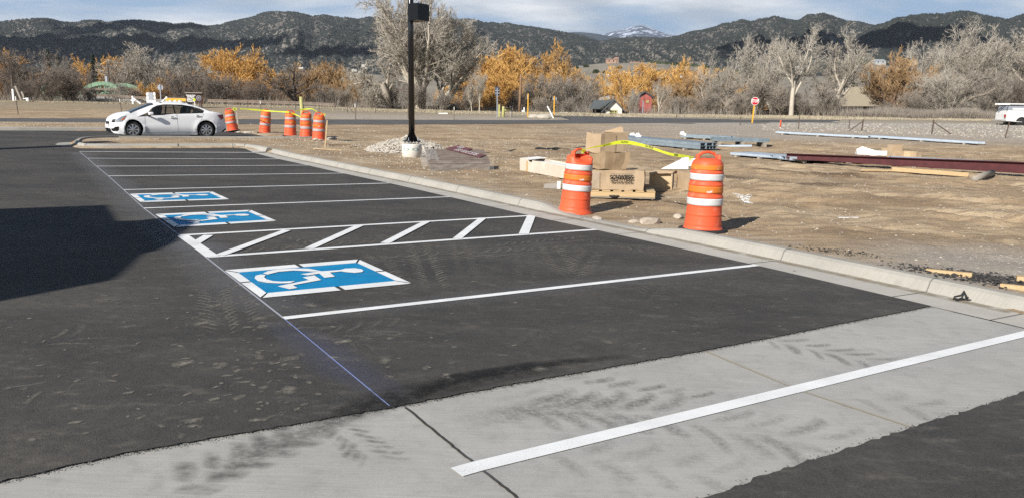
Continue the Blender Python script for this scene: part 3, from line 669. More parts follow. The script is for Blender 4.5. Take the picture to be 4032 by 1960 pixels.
class Hill:
    def __init__(s, name, ridge, foot, Rr, Rf, m, gul=.1, step=7, nt=56, sd=1, field=None, pw=1.0, rv=.12):
        s.xs = np.arange(ridge[0][0], ridge[-1][0]+step, step, dtype=float); s.nt = nt
        rx = np.array([p[0] for p in ridge], float); ry = np.array([p[1] for p in ridge], float)
        yr = np.interp(s.xs, rx, ry); yr = yr+(fbm(s.xs*.05, s.xs*0+sd, 3, sd)-.45)*3.0
        fx = np.array([p[0] for p in foot], float); fy = np.array([p[1] for p in foot], float); yf = np.interp(s.xs, fx, fy)
        RR = Rr*(1+rv*(vnoise(s.xs*.006, s.xs*0, sd+3)-.5)*2); P = np.zeros((nt+4, len(s.xs), 3))
        for i, x in enumerate(s.xs):
            dr = ray(x, yr[i]); df = ray(x, yf[i]); zr = CH+dr[2]*RR[i]; zf = CH+df[2]*Rf; u = dr[0]
            for k in range(nt+4):
                t = k/(nt-1)
                if t <= 1: y = Rf+(RR[i]-Rf)*t; z = zf+(zr-zf)*(t**pw)
                else: y = RR[i]*(1+(k-nt+1)*.06); z = zr-(k-nt+1)*.06*RR[i]*.35
                P[k, i] = (u*y, y, z)
        tt = np.linspace(0, (nt+3)/(nt-1), nt+4)[:, None]; XX = s.xs[None, :]
        wx = XX*.012+(vnoise(XX*.004+0*tt, tt*2.2, sd+7)-.5)*5*(1-tt)
        rdg = 1-np.abs(2*vnoise(wx, tt*1.6+0*XX, sd+9)-1); r2 = 1-np.abs(2*vnoise(wx*3.1, tt*3.5+0*XX, sd+11)-1)
        H = (P[nt-1, :, 2]-P[0, :, 2])[None, :]
        env = np.clip(np.sin(np.clip(tt, 0, 1)*math.pi), 0, 1)**.7
        P[:, :, 2] += ((rdg-.6)*gul+(r2-.6)*gul*.35)*H*env
        s.P = P; nk = nt+4; nx = len(s.xs); I = np.arange(nk*nx).reshape(nk, nx)
        Fq = np.stack([I[:-1, :-1], I[:-1, 1:], I[1:, 1:], I[1:, :-1]], -1).reshape(-1, 4)
        me = npmesh(name, P.reshape(-1, 3), Fq, 4)
        fa = np.zeros((nk, nx))
        for fd_ in (field if isinstance(field, list) else [field] if field else []): fa = np.maximum(fa, (tt < fd_[0])*(XX > fd_[1])*(XX < fd_[2])*.9)
        a = me.attributes.new('field', 'FLOAT', 'POINT'); a.data.foreach_set('value', fa.ravel().astype(np.float32))
        tag(link_mesh(name, me, M[m], smooth=True), kind='structure')
    def at(s, x, t):                     # point of the slope
        i = np.clip((x-s.xs[0])/(s.xs[1]-s.xs[0]), 0, len(s.xs)-1.001); k = np.clip(t*(s.nt-1), 0, s.nt+2.99)
        i0 = i.astype(int); k0 = k.astype(int); fi = (i-i0)[..., None]; fk = (k-k0)[..., None]; P = s.P
        return (P[k0, i0]*(1-fi)+P[k0, i0+1]*fi)*(1-fk)+(P[k0+1, i0]*(1-fi)+P[k0+1, i0+1]*fi)*fk
def d2f(L): return [(x*K, y*K) for x, y in L]
L1 = [(-700, 140), (-300, 130), (0, 88)]+[(57, 79), (158, 74), (192, 75), (249, 88), (297, 90), (335, 81), (383, 80.5), (422, 88), (460, 84), (527, 80.5), (613, 86), (690, 96), (748, 91), (786, 98), (815, 106), (853, 100.6), (910, 86), (1000, 67)]
L1 += [(900+x/2.087, y/2.087) for x, y in [(250, 118), (340, 98), (420, 95), (560, 105), (640, 125), (690, 138), (770, 125), (880, 140), (980, 148), (1070, 162), (1130, 145), (1210, 138), (1280, 150), (1380, 170), (1480, 162)]]
L1 += [(1700+x/2.087, y/2.087) for x, y in [(200, 165), (290, 160), (380, 170), (430, 190), (510, 187), (560, 195), (620, 188), (700, 210), (800, 222), (960, 245), (1120, 272), (1250, 300), (1380, 345), (1480, 420), (1560, 500), (1640, 570)]]
L2 = [(1700+x/2.087, y/2.087) for x, y in [(1000, 520), (1180, 440), (1300, 380), (1380, 345), (1480, 325), (1580, 315), (1700, 308), (1900, 318)]]
L2 += [(2500+x/2.504, y/2.504) for x, y in [(0, 372), (150, 385), (430, 360), (550, 318), (650, 305), (800, 265), (860, 235), (940, 230), (1040, 197), (1140, 218), (1200, 200), (1380, 163), (1500, 195), (1610, 210), (1700, 150), (1860, 135), (1960, 160)]]
L2 += [(3232+x/2.504, y/2.504) for x, y in [(150, 175), (240, 210), (420, 225), (540, 262)]]+[(3480, 140), (3560, 200), (3700, 290)]
L3 = [(3232+x/2.504, y/2.504) for x, y in [(200, 470), (350, 370), (470, 295), (540, 258), (620, 235), (740, 185), (880, 160), (1100, 140), (1200, 145), (1330, 120), (1430, 113), (1530, 135), (1700, 175), (1850, 195), (2003, 145), (2200, 110), (2700, 60), (3300, 80)]]
L4 = [(1700+x/2.087, y/2.087) for x, y in [(900, 330), (1110, 270), (1200, 265), (1330, 275), (1450, 295), (1600, 320), (1800, 350)]]
L5 = [(1700+x/2.087, y/2.087) for x, y in [(1280, 320), (1390, 285), (1500, 262), (1600, 232), (1690, 212), (1740, 210), (1850, 250), (1930, 282), (2010, 300), (2200, 345)]]
h1 = Hill('hill', L1, [(-1200, 310), (2600, 318)], 2600, 1150, 'hill_soil', .075, sd=1, pw=.92)
h2 = Hill('hill', L2, [(2100, 318), (3800, 318)], 2300, 950, 'hill_soil', .10, sd=21, pw=.95)
h3 = Hill('hill', L3, [(3250, 315), (4700, 315)], 1750, 900, 'hill_soil', .1, sd=33, pw=.95)
h4 = Hill('mountain', L4, [(2100, 200), (2700, 200)], 6500, 4500, 'far_forest', .05, sd=41, rv=.02)
h5 = Hill('mountain', L5, [(2250, 210), (2800, 210)], 11000, 7500, 'snow_slope', .12, sd=51, rv=.02, step=3)
k1 = Hill('knoll', [(2120, 352), (2224, 283), (2275, 261), (2371, 251), (2470, 249), (2560, 246), (2640, 252), (2760, 262), (2900, 285), (3060, 320)], [(2120, 392), (3060, 392)], 640, 260, 'knoll_soil', .05, sd=61, field=(.22, 2300, 2480), rv=.04, step=9)
k2 = Hill('knoll', [(3180, 345), (3290, 305), (3324, 274), (3347, 252), (3424, 243), (3448, 256), (3520, 262), (3600, 268), (3700, 275), (3900, 280), (4300, 285)], [(3180, 425), (4300, 425)], 560, 200, 'knoll_soil', .05, sd=71, field=(.25, 3350, 3480), rv=.04, step=9)
valley = Hill('valley_floor', [(-1400, 292), (900, 288), (1380, 286), (1500, 296), (2200, 300), (4700, 295)], [(-1400, 420), (4700, 420)], 1200, 160, 'knoll_soil', .0, sd=81, field=[(.9, 1330, 1460), (1.1, 2280, 2520), (1.1, 3300, 3700)], rv=0, step=30, nt=20)
def blobs(name, pts, size, m, lab, cat, sd=1, squash=.85):
    r = np.random.default_rng(sd); n = len(pts)
    base = np.array([(1, 0, 0), (-.5, .87, 0), (-.5, -.87, 0), (.55, .5, .75), (-.75, .1, .7), (.2, -.7, .8), (0, 0, 1.25)])
    Fc = np.array([(0, 1, 3), (1, 4, 3), (1, 2, 4), (2, 5, 4), (2, 0, 5), (0, 3, 5), (3, 4, 6), (4, 5, 6), (5, 3, 6)])
    a = r.uniform(0, 6.28, n); ca, sa = np.cos(a), np.sin(a); B = base[None]*r.uniform(.75, 1.25, (n, 7, 1))
    V = np.empty((n, 7, 3)); V[..., 0] = B[..., 0]*ca[:, None]-B[..., 1]*sa[:, None]; V[..., 1] = B[..., 0]*sa[:, None]+B[..., 1]*ca[:, None]; V[..., 2] = (B[..., 2]-.15)*squash
    V = V*size[:, None, None]+pts[:, None, :]
    Fq = (Fc[None]+np.arange(n)[:, None, None]*7).reshape(-1, 3)
    o = link_mesh(name, npmesh(name, V.reshape(-1, 3), Fq, 3), M[m]); return tag(o, lab, cat, None, 'stuff')
def cover(h, n, smin, smax, sd, bare=.385, seedn=5, x0=None, x1=None, tpow=.9, m='juniper_far', lab='', fs=.028):
    r = np.random.default_rng(sd); x = r.uniform(x0 or h.xs[0], x1 or h.xs[-1], n*3); t = r.uniform(0, 1.03, n*3)**tpow
    dn = .34*fbm(x*fs, t*8.5, 3, seedn)+.66*fbm(x*.13, t*40, 3, seedn+5); keep = (dn > bare+r.uniform(-.06, .08, n*3)) | (r.uniform(0, 1, n*3) < .10); x = x[keep][:n]; t = t[keep][:n]
    P = h.at(x, t); return blobs('juniper_scrub', P, r.uniform(smin, smax, len(P)), m, lab, 'scrub', sd)
cover(h1, 56000, 1.6, 3.6, 3, lab='dark juniper and pinyon scrub dotted over the long left range', x0=-150, x1=2560)
cover(h2, 33000, 1.4, 3.1, 4, lab='dark juniper scrub covering the hills right of the snowy peak', x0=2150)
cover(h3, 20000, 1.5, 3.2, 5, lab='dense dark scrub on the far right hillside', x0=3300, x1=4200, bare=.38)
# individual evergreen bushes on the bare knolls
def bush_proto(name, m, sd, n=900, R_=1.0, H=1.0, sz=.16):
    r = np.random.default_rng(sd); d = r.normal(size=(n, 3)); d /= np.linalg.norm(d, axis=1)[:, None]; d[:, 2] = np.abs(d[:, 2])
    rad = r.uniform(.55, 1.0, n)*(.8+.35*vnoise(d[:, 0]*3+7, d[:, 1]*3+d[:, 2]*2, sd)); c = d*rad[:, None]*np.array([R_, R_, H])
    a = r.normal(size=(n, 3)); b = r.normal(size=(n, 3)); a /= np.linalg.norm(a, axis=1)[:, None]; b /= np.linalg.norm(b, axis=1)[:, None]
    V = np.stack([c+a*sz, c-a*sz*.6+b*sz*.7, c-a*sz*.6-b*sz*.7], 1).reshape(-1, 3)
    return npmesh(name, V, np.arange(n*3), 3)
bp = [bush_proto('foliage', 'juniper_near', 5+k) for k in range(3)]
for q in bp: q.materials.append(M['juniper_near'])
KB = [(k1, 2348, 285, 15, 'largest of the dark round bushes on the bare knoll'), (k1, 2383, 285, 9, 'narrow bush just right of the largest knoll bush'), (k1, 2308, 262, 12, 'dark bush high on the left shoulder of the bare knoll'), (k1, 2272, 268, 10, 'dark bush at the left rim of the bare knoll'), (k1, 2355, 306, 9, 'small round bush low on the bare knoll'),
      (k1, 2418, 306, 12, 'round bush below the green roofed shed on the knoll'), (k1, 2440, 268, 13, 'bush near the top of the knoll right of centre'), (k1, 2418, 285, 7, 'small bush just above the green roofed shed'), (k1, 2240, 282, 10, 'lowest dark bush at the left foot of the knoll'),
      (k2, 3366, 338, 17, 'large round green bush low on the right knoll'), (k2, 3323, 332, 12, 'green bush left of the large one on the right knoll'), (k2, 3402, 322, 7, 'small green bush beside the large one on the right knoll'), (k2, 3395, 308, 5, 'tiny bush in the middle of the right knoll'), (k2, 3428, 277, 8, 'bush under the pale house on the right knoll'), (k2, 3350, 300, 9, 'green bush on the left slope of the right knoll'), (k2, 3335, 276, 10, 'highest green bush on the left rim of the right knoll'), (k2, 3438, 298, 7, 'little bush on the open slope of the right knoll'), (k2, 3465, 350, 10, 'brownish bush at the right foot of the right knoll')]
def on_hill(h, X, Yp):                   # slope point seen at this pixel
    ts = np.linspace(0, 1, 200); P = h.at(np.full(200, float(X)), ts); d = ray(X, Yp); e = P[:, 2]-(CH+d[2]*P[:, 1]); k = int(np.argmin(np.abs(e))); return Vector(P[k])
for i, (h, X_, Y_, s_, lab) in enumerate(KB):
    p = on_hill(h, X_, Y_+4); o = empty('juniper_bush', p, rnd.uniform(0, 6), lab, 'bush', 'evergreen bushes on the bare knolls')
    s1 = s_*p.y/F0; f = bpy.data.objects.new('foliage', bp[i % 3]); col.objects.link(f); f.parent = o; f.scale = (s1, s1, s1*.95)
    MB().tube([(0, 0, -.3), (0, 0, s1*.5)], s1*.08, 5).build('trunk', M['steel_post'], o)
def zone(h, x0, x1, t0, t1, n, s0, s1, sd, lab):
    r = np.random.default_rng(sd); P = h.at(r.uniform(x0, x1, n), r.uniform(t0, t1, n)); return blobs('juniper_scrub', P, r.uniform(s0, s1, n), 'juniper_near', lab, 'scrub', sd)
zone(k2, 3270, 3420, .86, 1.02, 130, .7, 1.7, 8, 'green scrub thicket along the crest of the right knoll')
zone(k1, 2560, 3000, .9, 1.02, 200, .8, 2.2, 9, 'dark scrub along the top of the middle knoll')
# clouds above and behind the viewer that put parts of the hills in shade
A('cloud_white', (.8, .8, .8), 1)
def cloud(P, rx, ry, sd, az=0, L=3200):
    r = random.Random(sd); b = bmesh.new(); bmesh.ops.create_icosphere(b, subdivisions=4, radius=1)
    for v in b.verts:
        n = .75+.5*fbm(np.array([v.co.x*1.7+sd*3]), np.array([v.co.y*1.7+v.co.z]), 4, sd)[0]; v.co = Vector((v.co.x*rx*n, v.co.y*ry*n, v.co.z*min(rx, ry)*.22*n))
    me = bpy.data.meshes.new('cloud'); b.to_mesh(me); b.free(); o = link_mesh('cloud', me, M['cloud_white'], smooth=True)
    o.location = Vector(P)+sund*L; o.rotation_euler = (0, 0, az); tag(o, kind='structure')
for h, X_, t_, rx, ry, sd in [(h1, 520, .86, 190, 330, 1), (h1, 420, .35, 420, 210, 2), (h1, 60, .2, 260, 160, 3), (h1, 1310, .22, 130, 90, 5)]:
    cloud(h.at(np.array([float(X_)]), np.array([t_]))[0], rx, ry, sd)
cloud(h3.at(np.array([3560.]), np.array([.52]))[0], 330, 165, 6, R(14)); cloud(h2.at(np.array([3230.]), np.array([.35]))[0], 230, 120, 7, R(20))
# ------------------------------------------------------------------ bare trees
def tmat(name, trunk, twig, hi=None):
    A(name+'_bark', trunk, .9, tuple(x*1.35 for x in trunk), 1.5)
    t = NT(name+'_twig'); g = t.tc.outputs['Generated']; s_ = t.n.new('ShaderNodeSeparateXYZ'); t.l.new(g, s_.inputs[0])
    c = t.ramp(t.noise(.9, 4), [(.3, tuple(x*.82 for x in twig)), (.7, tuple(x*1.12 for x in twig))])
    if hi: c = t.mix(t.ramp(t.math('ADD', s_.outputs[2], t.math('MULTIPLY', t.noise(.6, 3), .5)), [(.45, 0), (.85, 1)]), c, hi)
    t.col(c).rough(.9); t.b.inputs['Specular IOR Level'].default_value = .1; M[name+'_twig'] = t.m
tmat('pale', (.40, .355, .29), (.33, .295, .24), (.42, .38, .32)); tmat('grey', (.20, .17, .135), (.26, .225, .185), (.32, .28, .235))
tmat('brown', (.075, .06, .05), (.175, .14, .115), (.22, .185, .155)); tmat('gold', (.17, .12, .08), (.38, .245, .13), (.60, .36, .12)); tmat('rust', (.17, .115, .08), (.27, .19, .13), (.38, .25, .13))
def grow_tree(sd, H, spec):
    r = random.Random(sd); segs = [[] for _ in range(6)]
    def rv(): v = Vector((r.gauss(0, 1), r.gauss(0, 1), r.gauss(0, 1))); return v.normalized()
    def br(p, d, L, rad, lv):
        S = spec[lv]; n = S['n']; pts = [p.copy()]; dirs = [d.copy()]; q = p.copy(); dd = d.copy()
        for k in range(n):
            dd = (dd+rv()*S['w']+Vector((0, 0, S['up']))).normalized(); q = q+dd*(L/n); pts.append(q.copy()); dirs.append(dd.copy())
        tip = S.get('tip', .35); segs[lv].append((pts, [rad*(1-(1-tip)*k/n) for k in range(n+1)]))
        if lv+1 >= len(spec): return
        C = spec[lv+1]; m = C['k'] if lv else C['k']
        m = max(1, int(m*r.uniform(.8, 1.2)))
        for i in range(m):
            f = C.get('f0', .25)+(1-C.get('f0', .25))*(i+r.random())/m; f = min(f, .999); k = min(int(f*n), n-1); a = f*n-k
            pp = pts[k].lerp(pts[k+1], a); base = dirs[k+1]
            side = rv(); side = (side-base*side.dot(base)).normalized(); ang = C['a']*r.uniform(.7, 1.25)
            nd_ = (base*math.cos(ang)+side*math.sin(ang)).normalized()
            br(pp, nd_, L*C['l']*r.uniform(.7, 1.15)*(1.15-.45*f), max(rad*(1-(1-tip)*f)*C['r'], .004), lv+1)
    for j in range(spec[0].get('stems', 1)):
        a = r.uniform(0, 6.28); lean = spec[0].get('lean', .05)
        br(Vector((math.cos(a)*.1*j, math.sin(a)*.1*j, -.2)), Vector((math.cos(a)*lean, math.sin(a)*lean, 1)).normalized(), H*spec[0]['L']*r.uniform(.9, 1.1), H*spec[0]['R'], 0)
    return segs
def seg_mesh(branches, sides):
    V = []; Fs = []; b = 0
    for pts, rr in branches:
        n = len(pts); P = np.array(pts); T = np.gradient(P, axis=0); T /= np.linalg.norm(T, axis=1)[:, None]+1e-9
        a = np.cross(T, [.31, .2, .93]); nn = np.linalg.norm(a, axis=1)[:, None]; a = np.where(nn < .05, [1., 0, 0], a/(nn+1e-9)); c = np.cross(T, a)
        ang = np.arange(sides)*2*math.pi/sides; rr = np.array(rr)
        W = P[:, None]+rr[:, None, None]*(a[:, None]*np.cos(ang)[None, :, None]+c[:, None]*np.sin(ang)[None, :, None])
        V.append(W.reshape(-1, 3)); I = b+np.arange(n*sides).reshape(n, sides); J = np.roll(I, -1, 1)
        Fs.append(np.stack([I[:-1], J[:-1], J[1:], I[1:]], -1).reshape(-1, 4)); b += n*sides
    return np.concatenate(V), np.concatenate(Fs)
def ribbons(branches, wd, sd):
    r = np.random.default_rng(sd); n = len(branches[0][0]); P = np.array([b[0] for b in branches]); N = len(P)
    o = r.normal(size=(N, 1, 3)); T = P[:, -1:]-P[:, :1]; o = np.cross(o, T); o /= np.linalg.norm(o, axis=2)[..., None]+1e-9
    ws = wd*np.linspace(1, .35, n)[None, :, None]*r.uniform(.7, 1.3, (N, 1, 1))
    A_ = P+o*ws/2; B_ = P-o*ws/2; V = np.stack([A_, B_], 2).reshape(-1, 3); I = np.arange(N*n*2).reshape(N, n, 2)
    return V, np.stack([I[:, :-1, 0], I[:, :-1, 1], I[:, 1:, 1], I[:, 1:, 0]], -1).reshape(-1, 4)
def joinm(parts):
    V = []; Fs = []; b = 0
    for v, f in parts: V.append(v); Fs.append(f+b); b += len(v)
    return np.concatenate(V), np.concatenate(Fs)
COT = [dict(L=.30, n=5, w=.07, up=.03, R=.021, tip=.75), dict(k=6, f0=.4, a=.62, l=1.75, r=.66, n=10, w=.17, up=.06, tip=.22), dict(k=11, f0=.2, a=.78, l=.40, r=.5, n=6, w=.18, up=.05), dict(k=7, f0=.1, a=.75, l=.52, r=.5, n=4, w=.18, up=.05), dict(k=6, f0=.05, a=.7, l=.6, r=.6, n=3, w=.16, up=.07), dict(k=3, f0=.05, a=.6, l=.7, r=.6, n=2, w=.1, up=.08)]
BRU = [dict(L=.75, n=7, w=.14, up=.04, R=.009, tip=.3, stems=9, lean=.45), dict(k=9, f0=.12, a=.65, l=.55, r=.6, n=5, w=.17, up=.07), dict(k=7, f0=.1, a=.65, l=.55, r=.6, n=4, w=.17, up=.07), dict(k=7, f0=.05, a=.6, l=.6, r=.6, n=3, w=.16, up=.08), dict(k=4, f0=.05, a=.55, l=.7, r=.6, n=2, w=.1, up=.08)]
WIL = [dict(L=.20, n=4, w=.08, up=.03, R=.022, tip=.8, stems=4, lean=.5), dict(k=7, f0=.25, a=.8, l=2.1, r=.6, n=8, w=.12, up=.07, tip=.25), dict(k=13, f0=.1, a=.85, l=.36, r=.5, n=5, w=.15, up=.07), dict(k=8, f0=.05, a=.75, l=.55, r=.5, n=4, w=.15, up=.08), dict(k=7, f0=.05, a=.6, l=.6, r=.5, n=3, w=.1, up=.13), dict(k=4, f0=.05, a=.45, l=.65, r=.6, n=2, w=.08, up=.18)]
GNA = [dict(L=.26, n=6, w=.16, up=.02, R=.034, tip=.8), dict(k=7, f0=.3, a=.95, l=1.6, r=.6, n=10, w=.27, up=.06, tip=.22), dict(k=10, f0=.2, a=.95, l=.40, r=.5, n=6, w=.28, up=.05), dict(k=7, f0=.1, a=.85, l=.52, r=.5, n=4, w=.22, up=.06), dict(k=7, f0=.1, a=.75, l=.6, r=.6, n=3, w=.18, up=.06), dict(k=4, f0=.1, a=.6, l=.65, r=.6, n=2, w=.1, up=.06)]
PROTO = {}
def proto(key, sd, spec, H=12, tw=.022, nt=3):
    S = grow_tree(sd, H, spec); S = [s for s in S if s]
    V, Fq = joinm([seg_mesh(S[i], 7 if i == 0 else 5) for i in range(min(2, len(S)))])
    tr = npmesh('trunk', V, Fq, 4); tr.polygons.foreach_set('use_smooth', [True]*len(tr.polygons))
    P = [seg_mesh(S[2], 3)]+[ribbons(S[i], tw*(1.7 if i == 3 else 1.0), sd+i) for i in range(3, len(S))]
    V2, F2 = joinm(P); cr = npmesh('crown', V2, F2, 4)
    al = np.concatenate([V, V2]); PROTO[key] = (tr, cr, np.percentile(al[:, 2], 99.7), np.percentile(np.abs(al[:, :2]), 98))
for k, sd in enumerate((3, 14, 27, 40)): proto('cot%d' % k, sd, COT)
BIG = [dict(L=.16, n=4, w=.07, up=.03, R=.021, tip=.8, stems=2, lean=.3)]+[dict(COT[1], k=6, l=3.6, f0=.5, n=12, a=.5)]+[dict(COT[2], k=15, l=.33)]+[COT[3], dict(COT[4], k=7), dict(COT[5], k=4)]
for k, sd in enumerate((61, 74)): proto('cob%d' % k, sd, BIG, tw=.024)
for k, sd in enumerate((5, 16)): proto('wil%d' % k, sd, WIL, tw=.03)
for k, sd in enumerate((8, 19, 31)): proto('bru%d' % k, sd, BRU, H=7, tw=.02)
for k, sd in enumerate((9, 22)): proto('gna%d' % k, sd, GNA)
_mc = {}
def withmat(me, m):                      # one copy of the mesh per bark or twig colour
    if (me.name, m) not in _mc: c = me.copy(); c.materials.clear(); c.materials.append(M[m]); _mc[(me.name, m)] = c
    return _mc[(me.name, m)]
def plant(key, X_, dist, ytop, mt, lab, name='bare_tree', cat='tree', wx=1.0, rz=None, dx=0, lean=0, group='bare trees along the river'):
    tr, cr, h, rad = PROTO[key]; p = onray(X_, dist, 400); top = atd(X_, ytop, dist).z; s = max((top-p.z)/h, .2)
    o = empty(name, (p.x, p.y, p.z), rnd.uniform(0, 6.28) if rz is None else rz, lab, cat, group); o.rotation_euler.rotate_axis('Y', 0)
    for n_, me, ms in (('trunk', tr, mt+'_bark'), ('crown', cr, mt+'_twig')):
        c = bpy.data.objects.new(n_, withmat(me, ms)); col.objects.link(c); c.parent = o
    o.scale = (s*wx, s*wx, s)
    if lean: o.rotation_euler = (0, lean, 0) if rz is None else (0, lean, rz)
    return o
